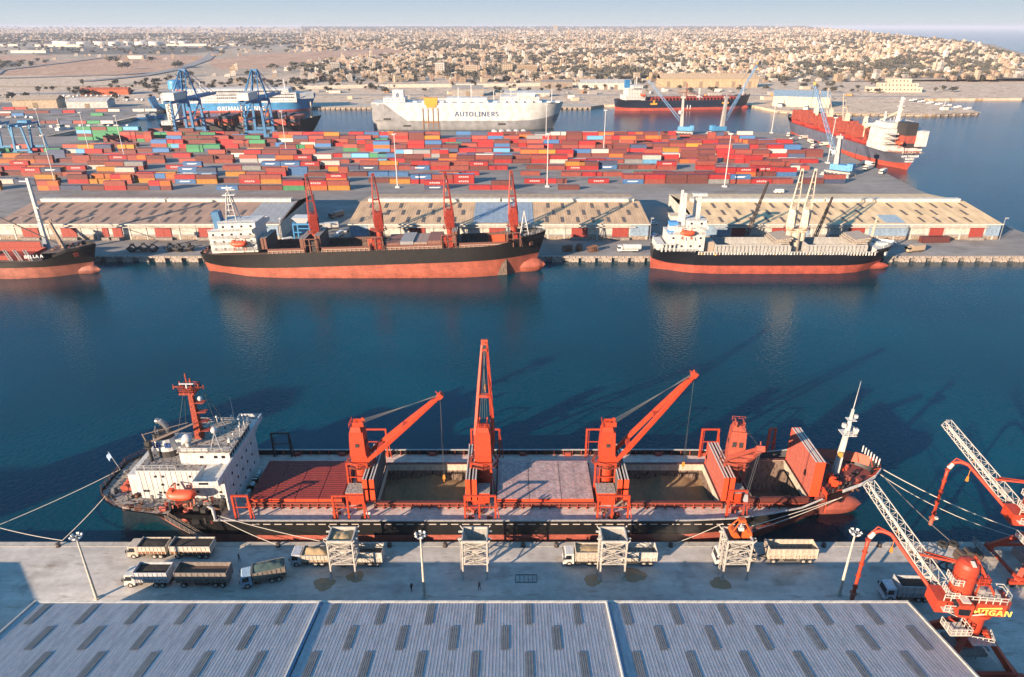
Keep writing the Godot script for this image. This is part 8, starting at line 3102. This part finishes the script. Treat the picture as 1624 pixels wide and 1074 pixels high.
func house_parts(b: MB, wn: MB, w: float, d: float, h: float, r: RandomNumberGenerator, style: int) -> void:
	b.span(-w / 2, w / 2, -1.5, h, -d / 2, d / 2)
	for e in [[-w / 2, w / 2, -d / 2, -d / 2 + 0.25], [-w / 2, w / 2, d / 2 - 0.25, d / 2], [-w / 2, -w / 2 + 0.25, -d / 2 + 0.25, d / 2 - 0.25], [w / 2 - 0.25, w / 2, -d / 2 + 0.25, d / 2 - 0.25]]:
		b.span(e[0], e[1], h, h + 0.8, e[2], e[3])
	if style % 2 == 0:
		b.span(w * 0.1, w * 0.42, h, h + 2.4, -d * 0.4, -d * 0.05)
	if style % 3 == 0:
		b.span(-w / 2 - 2.0, -w / 2, -1.5, h * 0.55, -d * 0.3, d * 0.45)
	b.tube(Vector3(-w * 0.25, h, -d * 0.2), Vector3(-w * 0.25, h + 1.3, -d * 0.2), 0.6, 0.6, 8)
	var fl := maxi(1, int(h / 3.0))
	for k in fl:
		var y := k * 3.0 + 1.1
		for i in int(w / 3.4):
			var x := -w / 2 + 1.6 + i * 3.4
			wn.span(x - 0.55, x + 0.55, y, y + 1.3, d / 2 - 0.05, d / 2 + 0.06)
		for i in int(d / 3.6):
			var z := -d / 2 + 1.8 + i * 3.6
			for sx in [-1, 1]:
				wn.span(sx * w / 2 - 0.06, sx * w / 2 + 0.06, y, y + 1.2, z - 0.5, z + 0.5)

func tree_meshes(sd: int, h: float, rad: float, tall: float) -> Array:
	var r := RandomNumberGenerator.new()
	r.seed = sd
	var t := MB.new()
	t.tube(Vector3.ZERO, Vector3(0, h * 0.5, 0), 0.28, 0.16, 6)
	var c := MB.new()
	var cl := []
	for i in 7:
		var a := TAU * i / 7 + r.randf()
		var p := Vector3(cos(a) * rad * r.randf_range(0.25, 0.62), h * r.randf_range(0.5, 0.86), sin(a) * rad * r.randf_range(0.25, 0.62))
		cl.append(p)
		t.tube(Vector3(0, h * 0.34, 0), p, 0.12, 0.05, 4, false)
	cl.append(Vector3(0, h * 0.85, 0))
	for p in cl:
		for k in 16:
			var d := Vector3(r.randfn(), r.randfn() * 0.75 * tall, r.randfn()) * rad * 0.27
			var q: Vector3 = p + d
			var s := r.randf_range(0.35, 0.75) * rad * 0.3
			var f := Basis.from_euler(Vector3(r.randf() * 6, r.randf() * 6, r.randf() * 6))
			c.quad(q + f * Vector3(-s, -s * 0.6, 0), q + f * Vector3(s, -s * 0.8, 0.2 * s), q + f * Vector3(s * 0.8, s * 0.7, 0), q + f * Vector3(-s * 0.7, s, -0.2 * s))
	return [t.mesh(), c.mesh()]

func two_surface(a: ArrayMesh, am: Material, b: ArrayMesh, bm: Material) -> ArrayMesh:
	var m := ArrayMesh.new()
	m.add_surface_from_arrays(Mesh.PRIMITIVE_TRIANGLES, a.surface_get_arrays(0))
	m.add_surface_from_arrays(Mesh.PRIMITIVE_TRIANGLES, b.surface_get_arrays(0))
	m.surface_set_material(0, am)
	m.surface_set_material(1, bm)
	return m

func town_here(x: float, d: float, g: float) -> float:  # how thickly built
	if along(COAST, d) - x < 60 + d * 0.03: return 0.0
	if d < 1230: return 0.0
	if d < 1600 and x < -610: return 0.0
	if d < 2950 and x < -640 - (d - 1600) * 0.12: return 0.05 if g > 0.1 else 0.0
	var p := Vector2(x, -d)
	if Geometry2D.is_point_in_polygon(p, town_gap): return 0.0
	if x < -1250 and d < 3450: return 0.0
	if x < -0.28 * d: return 0.08
	if d < 1500 and x > 450: return 0.35
	return clampf(0.62 + g * 1.1, 0.1, 0.95)

var town_gap := PackedVector2Array()

func make_multi(called: String, label: String, category: String, me: Mesh, xf: Array, cols: Array) -> void:
	var mm := MultiMesh.new()
	mm.transform_format = MultiMesh.TRANSFORM_3D
	mm.use_colors = true
	mm.mesh = me
	mm.instance_count = xf.size()
	for i in xf.size():
		mm.set_instance_transform(i, xf[i])
		mm.set_instance_color(i, cols[i])
	var mi := MultiMeshInstance3D.new()
	mi.multimesh = mm
	mi.name = called
	add_child(mi)
	tag(mi, label, category, "", "stuff")

func make_town() -> void:
	town_gap = poly([[-660, 1595], [-801, 1945], [-808, 2302], [-449, 2754], [-296, 2300], [-500, 1900], [-537, 1640]])
	var r := RandomNumberGenerator.new()
	r.seed = 404
	var fz := FastNoiseLite.new()
	fz.seed = 9
	fz.frequency = 0.0022
	var houses := []
	var trees := []
	var d := 1235.0
	while d < 16000.0:
		var step := 13.0 if d < 4200 else d * 0.0031
		var x := -0.86 * d
		while x < minf(0.86 * d, along(COAST, d)):
			var jx := x + r.randf_range(-0.35, 0.35) * step
			var jd := d + r.randf_range(-0.35, 0.35) * step
			var g := fz.get_noise_2d(jx, jd)
			var p := town_here(jx, jd, g)
			# open streets every few plots
			var street := absf(fposmod(jx * 0.94 + jd * 0.3, 130.0)) < 13.0 or absf(fposmod(jd * 0.94 - jx * 0.3, 95.0)) < 11.0
			var q := r.randf()
			if street and d < 4200: pass
			elif q < p * (0.66 if d < 4200 else 0.55):
				var s := 1.0 if d < 4200 else d / 4400.0
				var w := r.randf_range(5.5, 10) * s
				var l := r.randf_range(5, 8.5) * s
				var fl := 1 if r.randf() < 0.6 else (2 if r.randf() < 0.85 else 3)
				if r.randf() < 0.02: fl = r.randi_range(4, 5)
				var c: int = pick(r, [0, 0, 0, 1, 1, 2, 2, 3, 4, 5])
				houses.append({"x": jx, "d": jd, "w": w, "l": l, "f": fl, "c": c, "a": 0.31 + (PI / 2 if r.randf() < 0.3 else 0.0) + r.randfn() * 0.06, "k": r.randf_range(0.82, 1.14)})
			elif q < p * 0.62 + ((0.16 if d < 4200 else 0.07) if p > 0.1 else (0.03 if d > 2300 and d < 6000 else 0.0)) + (0.2 if p > 0 and g < -0.08 and d < 6000 else 0.0):
				if along(COAST, jd) - jx > 120 and not Geometry2D.is_point_in_polygon(Vector2(jx, -jd), town_gap):
					for k in (1 if r.randf() < 0.6 else 3):
						trees.append({"x": jx + r.randf_range(-7, 7) * k, "d": jd + r.randf_range(-5, 5) * k, "s": r.randf_range(0.7, 1.45) * (1.0 if d < 4200 else d / 4600.0)})
			x += step
		d += step
	# scrub and trees around the harbour shed area and along the roads
	for i in 150:
		var px := r.randf_range(-380, 640)
		var pd := r.randf_range(1010, 1235)
		if along(COAST, pd) - px > 40 and not (px > 215 and px < 400 and pd > 1095): trees.append({"x": px, "d": pd, "s": r.randf_range(0.5, 1.25)})
	for i in 60:
		var t := i / 60.0
		trees.append({"x": -640 + t * 330 + r.randf_range(-30, 30), "d": 1180 + r.randf_range(-50, 60), "s": r.randf_range(0.6, 1.5)})
	for i in 46:
		trees.append({"x": r.randf_range(-720, -430), "d": r.randf_range(900, 1120), "s": r.randf_range(0.6, 1.4)})
	for i in 70:
		trees.append({"x": r.randf_range(640, 1000), "d": r.randf_range(1560, 1760), "s": r.randf_range(0.9, 1.7)})
	for q in [[-740, 1640], [-752, 1655], [-745, 1625], [-845, 1590], [-838, 1600], [-980, 1830], [-1010, 1850], [-905, 1850], [-1250, 1310]]:
		trees.append({"x": q[0], "d": q[1], "s": 2.0})
	for i in 160:
		trees.append({"x": r.randf_range(-1750, -1090), "d": r.randf_range(1540, 1900), "s": r.randf_range(0.8, 1.6)})
	var win_m := paint("town_window", Color(0.05, 0.045, 0.045), 0.3)
	# the nearest 300 houses are things with walls, windows and door of their own kind
	houses.sort_custom(func(a, b): return a.d - absf(a.x) * 0.02 < b.d - absf(b.x) * 0.02)
	var near := []
	var rest := []
	for h in houses:
		if near.size() < 300 and absf(h.x) < h.d * 0.76: near.append(h)
		else: rest.append(h)
	near.sort_custom(func(a, b): return a.x < b.x)
	var protos := {}
	var order := {}
	for h in near:
		var style := int(h.w * 3) % 3
		var key := "%d_%d_%d" % [mini(h.f, 4), h.c, style]
		var band := int((h.d - 1230) / 19.0)
		order[band] = order.get(band, 0) + 1
		var fl := mini(h.f, 4)
		var lab := "%s %s storey flat roofed house, %s from left in the %s town row" % [TOWN_COLS[h.c][0], ["one", "two", "three", "four"][fl - 1], nth(order[band] - 1), nth(band)]
		var at := P(h.x, land_height(h.x, h.d), h.d)
		if protos.has(key):
			copy(protos[key], lab, at, h.a)
			continue
		var s := base("flat_roofed_house", lab, "house", at, h.a, "houses of the near town")
		protos[key] = s
		var b := MB.new()
		var wn := MB.new()
		var w: float = 7.0 + style * 2.2
		var l: float = 6.5 + style * 1.5
		house_parts(b, wn, w, l, fl * 3.1 + 0.4, r, style + fl)
		var c: Array = TOWN_COLS[h.c]
		put(b, "wall", paint("house_%d" % h.c, Color(c[1], c[2], c[3]), 0.85, "grime", Vector3.ONE / 9), s)
		for k in fl:
			for i in int(w / 3.4):
				var xx := -w / 2 + 1.6 + i * 3.4
				b = MB.new()
				b.span(xx - 0.55, xx + 0.55, k * 3.0 + 1.1, k * 3.0 + 2.4, l / 2 - 0.05, l / 2 + 0.06)
				put(b, "window", win_m, s)
		b = MB.new()
		b.span(w / 2 - 0.05, w / 2 + 0.08, 0, 2.2, -0.6, 0.6)
		put(b, "door", paint("house_door", Color(0.1, 0.06, 0.04), 0.7), s)
	# all other houses
	var wallm := paint("town_wall", Color.WHITE, 0.85)
	wallm.vertex_color_use_as_albedo = true
	for v in 3:
		pass
	var b := MB.new()
	var wn := MB.new()
	house_parts(b, wn, 12, 10, 6.4, r, 6)
	var me := two_surface(b.mesh(), wallm, wn.mesh(), win_m)
	var xf := []
	var cols := []
	for h in rest:
		var c: Array = TOWN_COLS[h.c]
		var hh: float = (h.f * 3.1 + 0.4) / 6.4
		xf.append(Transform3D(Basis(Vector3.UP, h.a).scaled_local(Vector3(h.w / 12.0, hh * (1.0 if h.d < 5000 else 1.4), h.l / 10.0)), P(h.x, land_height(h.x, h.d), h.d)))
		cols.append(Color(c[1] * h.k, c[2] * h.k, c[3] * h.k))
	make_multi("farther_town_houses", "thousands of small pale flat roofed houses spreading to the horizon", "houses", me, xf, cols)
	# trees
	trees.sort_custom(func(a, b): return a.d < b.d)
	var leaf := paint("town_leaf", Color(0.10, 0.094, 0.07), 0.85, "leaf", Vector3.ONE / 2)
	leaf.backlight_enabled = true
	leaf.backlight = Color(0.05, 0.06, 0.03)
	var bark := paint("bark", Color(0.12, 0.085, 0.06), 0.9)
	var tp := []
	var n := 0
	var trest := []
	order = {}
	var tn := []
	for t in trees:
		if tn.size() < 300 and absf(t.x) < t.d * 0.76: tn.append(t)
		else: trest.append(t)
	tn.sort_custom(func(a, b): return a.x < b.x)
	for t in tn:
		var band := int(t.d / 30.0)
		order[band] = order.get(band, 0) + 1
		var kind := n % 3
		var lab := "%s tree, %s from left in the %s tree belt beyond the harbour" % [["dark round", "spreading grey green", "tall narrow"][kind], nth(order[band] - 1), nth(band - 29)]
		var at := P(t.x, land_height(t.x, t.d) if t.d > 1300 else 0.0, t.d)
		var o: Node3D
		if tp.size() <= kind:
			o = base("tree", lab, "tree", at, 0.0, "trees beyond the harbour")
			var tm := tree_meshes(50 + kind, [6.5, 6.0, 9.0][kind], [4.2, 5.2, 3.0][kind], [1.0, 0.6, 1.6][kind])
			put_mesh(tm[0], "trunk", bark, o)
			put_mesh(tm[1], "crown", leaf, o)
			tp.append(o)
		else:
			o = copy(tp[kind], lab, at, r.randf() * TAU)
		o.scale = Vector3.ONE * t.s
		n += 1
	var tm := tree_meshes(77, 6.5, 4.6, 0.9)
	var lm2 := paint("town_leaf_far", Color.WHITE, 0.9)
	lm2.vertex_color_use_as_albedo = true
	xf = []
	cols = []
	for t in trest:
		xf.append(Transform3D(Basis(Vector3.UP, r.randf() * TAU).scaled(Vector3.ONE * t.s), P(t.x, land_height(t.x, t.d), t.d)))
		var k := r.randf_range(0.75, 1.3)
		cols.append(Color(0.10 * k, 0.094 * k, 0.07 * k))
	make_multi("farther_trees", "dark trees scattered among the farther houses and fields", "trees", two_surface(tm[1], lm2, tm[0], bark), xf, cols)
	# oil tanks
	var i2 := 0
	for q in [[-1935, 3186, 19], [-1900, 3160, 16], [-1844, 3099, 26], [-1783, 3099, 26], [-1744, 3140, 18], [-1707, 3099, 28], [-1654, 3099, 24], [-1610, 3120, 14], [-1542, 3099, 26], [-1484, 3099, 26], [-1440, 3186, 20], [-1405, 3186, 20], [-1590, 3210, 16], [-1965, 3210, 14]]:
		var s := base("oil_tank", "white cylindrical oil tank on the plain, %s of the list from the left" % nth(i2), "tank", P(q[0], land_height(q[0], q[1]) - 1, q[1]), 0.0, "oil tanks on the plain")
		b = MB.new()
		b.lathe(Vector3.ZERO, [[q[2], 0.0], [q[2], 15.0]], 28)
		put(b, "shell", paint("tank_white", Color(0.62, 0.57, 0.5), 0.6), s)
		b = MB.new()
		b.lathe(Vector3.ZERO, [[q[2] + 0.3, 15.0], [q[2] * 0.5, 16.4], [0.05, 17.0]], 28)
		put(b, "roof", paint("tank_white", Color(0.62, 0.57, 0.5), 0.6), s)
		i2 += 1
	i2 = 0
	for q in [[-2050, 3000, 120, 20], [-1800, 2960, 180, 22], [-1330, 3050, 160, 24], [-1180, 3080, 90, 20], [-1560, 2400, 110, 22], [-1040, 2050, 40, 26]]:
		var s := base("plain_shed", "low pale shed on the plain near the oil tanks, %s from the left" % nth(i2), "shed", P(q[0], land_height(q[0], q[1]) - 1, q[1]), 0.05, "sheds on the plain")
		b = MB.new()
		b.span(-q[2] / 2.0, q[2] / 2.0, 0, 8, -q[3] / 2.0, q[3] / 2.0)
		put(b, "wall", paint("shed_cream", Color(0.6, 0.53, 0.44), 0.8), s)
		b = MB.new()
		b.prism(PackedVector2Array([Vector2(-q[2] / 2.0 - 1, -q[3] / 2.0 - 1), Vector2(q[2] / 2.0 + 1, -q[3] / 2.0 - 1), Vector2(q[2] / 2.0 + 1, q[3] / 2.0 + 1), Vector2(-q[2] / 2.0 - 1, q[3] / 2.0 + 1)]), 8, 9)
		put(b, "roof", paint("shed_top", Color(0.5, 0.44, 0.37), 0.8), s)
		i2 += 1

func gable_building(called: String, label: String, cat: String, at: Vector3, turn: float, w: float, l: float, h: float, rise: float, wall: Color, roof: Color, doors: int) -> void:
	var s := base(called, label, cat, at, turn)
	var wm := paint("gw_%.2f_%.2f" % [wall.r, wall.b], wall, 0.8, "grime", Vector3.ONE / 15)
	var rm := paint("gr_%.2f_%.2f" % [roof.r, roof.b], roof, 0.7, "grime", Vector3.ONE / 15)
	var b := MB.new()
	b.span(-w / 2, w / 2, 0, h, -l / 2, l / 2)
	for x in [-w / 2, w / 2]:
		b.tri(Vector3(x, h, l / 2), Vector3(x, h, -l / 2), Vector3(x, h + rise, 0))
		b.tri(Vector3(x, h, l / 2), Vector3(x, h + rise, 0), Vector3(x, h, -l / 2))
	put(b, "wall", wm, s)
	for k in [-1, 1]:
		b = MB.new()
		b.taper(Vector3(0, h + 0.1, k * (l / 2 + 0.5)), Vector3(0, h + rise + 0.15, 0), w + 1, 0.3, w + 1, 0.3)
		put(b, "roof", rm, s)
	for i in doors:
		b = MB.new()
		var x := lerpf(-w / 2, w / 2, (i + 0.5) / doors)
		b.span(x - 2.5, x + 2.5, 0, h * 0.7, l / 2, l / 2 + 0.25)
		put(b, "door", paint("far_door", Color(0.2, 0.15, 0.1), 0.7), s)

func make_port_fringe() -> void:
	gable_building("port_warehouse", "long tan gabled warehouse beyond the tanker's deck", "warehouse", P(304, 0, 1140), 0.0, 150, 34, 12, 7, Color(0.5, 0.37, 0.23), Color(0.55, 0.4, 0.25), 6)
	gable_building("port_warehouse", "blue roofed shed with pale walls on the pier behind the right bulk carrier", "warehouse", P(345, 0, 862), -0.35, 62, 48, 11, 5, Color(0.62, 0.54, 0.43), Color(0.30, 0.42, 0.52), 0)
	gable_building("port_warehouse", "white long roofed shed left of the tanker's funnel", "warehouse", P(140, 0, 1100), 0.0, 76, 30, 9, 4, Color(0.62, 0.58, 0.52), Color(0.55, 0.53, 0.5), 5)
	gable_building("port_warehouse", "grey gabled shed beyond the car carrier's funnel", "warehouse", P(-60, 0, 985), 0.06, 42, 24, 9, 4, Color(0.36, 0.33, 0.3), Color(0.33, 0.31, 0.29), 1)
	gable_building("port_warehouse", "low white roofed shed beyond the car carrier's middle", "warehouse", P(20, 0, 975), 0.03, 60, 18, 5, 2, Color(0.55, 0.52, 0.48), Color(0.42, 0.46, 0.5), 2)
	gable_building("port_warehouse", "brown flat shed beyond the car carrier's bridge", "warehouse", P(68, 0, 1120), 0.0, 48, 24, 9, 2, Color(0.3, 0.25, 0.21), Color(0.33, 0.29, 0.25), 2)
	gable_building("port_warehouse", "cream shed with a dark doorway in the western port", "warehouse", P(-548, 0, 835), 0.2, 46, 26, 9, 4, Color(0.55, 0.43, 0.3), Color(0.48, 0.38, 0.28), 1)
	gable_building("port_warehouse", "white roofed shed right of the cream western shed", "warehouse", P(-490, 0, 838), 0.15, 44, 24, 7, 3, Color(0.6, 0.58, 0.55), Color(0.58, 0.57, 0.55), 1)
	gable_building("port_warehouse", "long orange roofed shed at the western port fence", "warehouse", P(-560, 0, 1000), 0.12, 62, 12, 7, 2, Color(0.5, 0.12, 0.05), Color(0.5, 0.12, 0.05), 0)
	gable_building("port_warehouse", "pale shed under the leftmost light poles of the western port", "warehouse", P(-700, 0, 905), 0.1, 40, 20, 6, 3, Color(0.6, 0.55, 0.48), Color(0.56, 0.52, 0.46), 1)
	# white stepped building on the right shore
	var s := base("stepped_building", "white stepped terrace building on the shore right of the pier", "building", P(549, 0, 1045), -0.1)
	var b := MB.new()
	for q in [[-36, 36, 0, 7, 9], [-22, 30, 7, 12, 8], [-8, 20, 12, 18, 7]]:
		b = MB.new()
		b.span(q[0], q[1], q[2], q[3], -q[4], q[4])
		var o := put(b, "wall", paint("gable_white", Color(0.62, 0.52, 0.4), 0.8, "grime", Vector3.ONE / 15), s)
		for i in int((q[1] - q[0]) / 5.0):
			win(o, Vector3(q[0] + 2.5 + i * 5.0, (q[2] + q[3]) / 2.0, q[4] + 0.05), 1.4, 1.8, 0.2)
	# harbour wall, white, long
	var hw := base("harbour_wall", "long white harbour boundary wall behind the car carrier", "wall", P(-109, 0, 1125))
	var wm := paint("wall_long", Color(0.62, 0.56, 0.47), 0.85, "grime", Vector3.ONE / 12)
	var prev := Vector2(-330, 1088)
	for q in [[-205, 1116], [-60, 1132], [88, 1153], [160, 1160]]:
		b = MB.new()
		b.bar(P(prev.x + 109, 2.2, prev.y - 1125), P(q[0] + 109, 2.2, q[1] - 1125), 1.0, 4.6)
		put(b, "wall", wm, hw)
		prev = Vector2(q[0], q[1])
	b = MB.new()
	for i in 60:
		var t := i / 59.0
		b.box(P(lerpf(-330, 160, t) + 109, 2.4, lerpf(1088, 1160, sqrt(t) * 0.5 + t * 0.5) - 1125), Vector3(0.8, 5.2, 1.6))
	put(b, "wall_piers", wm, hw)
	# minarets and towers of the town
	var k := 0
	for q in [[-55, 3700, 46, 9], [279, 3700, 60, 10], [300, 5200, 70, 30], [-12, 2500, 22, 26], [-140, 1430, 22, 18], [-80, 1420, 18, 26], [-360, 1500, 20, 20], [30, 1480, 16, 40], [-10, 1500, 17, 22], [2330, 4420, 34, 40]]:
		var t := base("town_tower", "pale tower rising above the town roofs, %s in order of building" % nth(k), "tower", P(q[0], land_height(q[0], q[1]), q[1]))
		t.set_meta("label", ["slender sand minaret left of centre on the far town", "tall slender minaret right of centre on the far town", "hazy block tower near the horizon right of centre", "white block left of centre above the dark tree belt", "white apartment block behind the car carrier's stern", "cream apartment block beside the white apartment block", "pale apartment block right of the right blue crane", "sand apartment block behind the car carrier's middle", "cream block above the car carrier's bow", "round hilltop block on the headland against the sea"][k])
		b = MB.new()
		if q[3] < 12:
			b.taper(Vector3(0, -2, 0), Vector3(0, q[2] * 0.8, 0), q[3], q[3], q[3] * 0.85, q[3] * 0.85)
			b.lathe(Vector3(0, q[2] * 0.8, 0), [[q[3] * 0.4, 0.0], [q[3] * 0.4, q[2] * 0.1], [0.1, q[2] * 0.2]], 8)
		else:
			b.span(-q[3] / 2.0, q[3] / 2.0, -2, q[2], -7, 7)
		put(b, "wall", paint("house_%d" % [2, 2, 3, 1, 1, 0, 3, 2, 0, 4][k], Color.WHITE), t)
		if q[3] >= 12 and q[1] < 2600:
			for f in int(q[2] / 3.4):
				for i in int(q[3] / 4.0):
					win(t, Vector3(-q[3] / 2.0 + 2 + i * 4.0, 1.6 + f * 3.4, 7.05), 1.5, 1.5, 0.2)
		k += 1
	# western port: rows of boxes, cars, tugs
	var r := RandomNumberGenerator.new()
	r.seed = 88
	k = 0
	for row in [[-470, 688, 7, 0.0], [-700, 700, 12, 0.03], [-690, 742, 14, 0.05], [-700, 758, 14, 0.05], [-560, 770, 8, 0.1], [-452, 790, 5, 0.06], [-436, 752, 3, 0.05], [-700, 800, 12, 0.08]]:
		for i in row[2]:
			if r.randf() < 0.2: continue
			var c: Array = BOX_COLS[pick(r, [0, 1, 1, 2, 4, 5, 7, 8])]
			var key := "west_%s" % c[0]
			if not mats.has(key + "m"): mats[key + "m"] = box_mesh(12.19).mesh()
			var o := put_mesh(mats[key + "m"], "shipping_container", paint(key, Color(c[1], c[2], c[3]), 0.6))
			o.position = P(row[0] + i * 13.2, 0.04, row[1] + i * 13.2 * row[3])
			o.rotation.y = row[3]
			tag(o, "%s container in the western port, box %s of its %s line" % [c[0], nth(i), nth(k)], "container", "containers in the western port")
		k += 1
	var proto: Node3D = null
	for i in 70:
		var row := i / 14
		var at := P([-690, -640, -560, -600, -470][row] + (i % 14) * 8.5 + r.randf_range(-2, 2), 0.04, [945, 962, 905, 720, 655][row] + r.randf_range(-3, 3) + (i % 14) * 0.8)
		var lab := "small white vehicle parked in the western port, %s line, %s from left" % [nth(row), nth(i % 14)]
		if proto == null: proto = make_small_vehicle("parked_van", lab, at, 0.3, Color(0.58, 0.56, 0.53), 1, "vehicles in the western port")
		else: copy(proto, lab, at, r.randf() * 3)
	k = 0
	for q in [[-408, 640, 1.2, "white and blue tug at the basin corner"], [-386, 742, 0.4, "blue hulled tug, leftmost of the pair at the western quay"], [-378, 748, 0.5, "blue hulled tug, rightmost of the pair at the western quay"], [312, 838, 1.4, "white workboat moored at the tanker's bow"], [330, 805, 0.9, "small white launch at the corner of the north quay"], [486, 808, 0.2, "white patrol boat lying at the pier's end"]]:
		var t := base("harbour_boat", q[3], "boat", P(q[0], -2.5, q[1]), q[2])
		var st := [[-12, 3.0, 2.2, 2.2, 0.2], [-8, 3.6, 2.2, 3.2, 0.2], [4, 3.6, 2.4, 3.2, 0.2], [9, 2.4, 3.0, 1.4, 0.2], [12.5, 0.2, 3.6, 0.05, 0.2]]
		make_hull(t, st, 0.0, paint("tug_blue", Color(0.04, 0.2, 0.42), 0.5), paint("tug_dark", Color(0.03, 0.03, 0.035), 0.6), -1.0)
		b = MB.new()
		deck_strip(b, st, 2.1, -12, 10, -9, 9)
		put(b, "deck", paint("tug_deck", Color(0.3, 0.27, 0.24), 0.8), t)
		b = MB.new()
		b.span(-3, 5, 2.1, 5.0, -2.4, 2.4)
		b.span(-1, 4, 5.0, 7.6, -1.9, 1.9)
		put(b, "deckhouse", use("cargo_white"), t)
		b = MB.new()
		b.bar(Vector3(0, 7.6, 0), Vector3(0, 13, 0), 0.4)
		put(b, "mast", use("cargo_white"), t)
		b = MB.new()
		b.span(-1.02, 4.02, 5.9, 6.9, -1.95, 1.95)
		put(b, "wheelhouse_window", use("ship_window"), t)
	# boats in line on the right pier
	proto = null
	for i in 15:
		var t := i / 15.0
		var lab := "small white boat drawn up on the right pier, %s from its root" % nth(i)
		var at := P(lerpf(500, 512, t) + (i % 2) * 9, 0.0, lerpf(922, 800, t))
		if proto == null: proto = make_small_vehicle("pier_van", lab, at, 0.1, Color(0.6, 0.6, 0.6), 1, "white boats on the right pier")
		else: copy(proto, lab, at, 0.1)
	for n in get_children():
		if str(n.name).begins_with("pier_van"):
			n.set_meta("label", str(n.get_meta("label")).replace("small white boat drawn up", "white van parked"))
			n.set_meta("group", "white vans on the right pier")
	k = 0
	for i in 16:
		var at := P(r.randf_range(-330, 300), 0.03, r.randf_range(900, 1060))
		var o := base("quarry_heap", "tan heap of stone on the harbour ground behind the north quay, %s built" % nth(i), "heap", at, 0.0, "heaps behind the north quay")
		o.set_meta("label", "tan earth heap behind the north quay, %s of its scatter, about %s from the quay" % [nth(i), ["near", "midway", "far"][int((-at.z - 900) / 54.0)]])
		b = MB.new()
		var rows := []
		var rad := r.randf_range(6, 15)
		for e in 5:
			var row := []
			for j in 13:
				var a := TAU * (j % 12) / 12
				row.append(Vector3(cos(a) * rad * e / 4.0 * (1 + 0.15 * sin(a * 3 + i)), rad * 0.35 * pow(1 - e / 4.0, 1.2), -sin(a) * rad * e / 4.0))
			rows.append(row)
		b.grid(rows, true)
		put(b, "heap", paint("heap_tan", Color(0.46, 0.33, 0.22), 0.95, "earth", Vector3.ONE / 9), o)
	# small sheds and lorries on the open ground between the north quay and the town
	var spots := []
	for i in 44:
		spots.append(Vector2(r.randf_range(-340, 470), r.randf_range(905, 1110)))
	spots.sort()
	k = 0
	for q in spots:
		if q.x > 285 and q.x < 400 and q.y < 900: continue
		if k % 2 == 0:
			var t := base("yard_hut", "small %s hut on the sandy harbour ground, %s from left" % [["cream", "white", "grey"][k % 3], nth(k / 2)], "hut", P(q.x, 0, q.y), r.randf() * 0.4, "huts behind the north quay")
			var c: Color = [Color(0.5, 0.4, 0.29), Color(0.56, 0.53, 0.49), Color(0.3, 0.28, 0.26)][k % 3]
			var w := r.randf_range(6, 18)
			b = MB.new()
			b.span(-w / 2, w / 2, 0, 3.6, -3.5, 3.5)
			put(b, "wall", paint("hut_%d" % (k % 3), c, 0.85), t)
			b = MB.new()
			b.taper(Vector3(-w / 2 - 0.3, 3.9, 0), Vector3(w / 2 + 0.3, 3.9, 0), 7.6, 0.5, 7.6, 0.5)
			put(b, "roof", paint("hut_roof_%d" % (k % 2), [Color(0.42, 0.36, 0.3), Color(0.33, 0.2, 0.14)][k % 2], 0.8), t)
		else:
			make_small_vehicle("harbour_lorry", "%s lorry on the sandy harbour ground, %s from left" % [["white", "orange", "grey"][k % 3], nth(k / 2)], P(q.x, 0, q.y), r.randf() * 6, [Color(0.58, 0.55, 0.5), Color(0.45, 0.2, 0.05), Color(0.25, 0.25, 0.26)][k % 3], 2, "lorries behind the north quay")
		k += 1

func _ready() -> void:
	make_view()
	make_textures()
	make_materials()
	make_setting()
	make_near_quay()
	make_near_ship()
	make_ropes()
	make_unloaders()
	make_far_ships()
	make_far_quay()
	make_town()
	make_port_fringe()
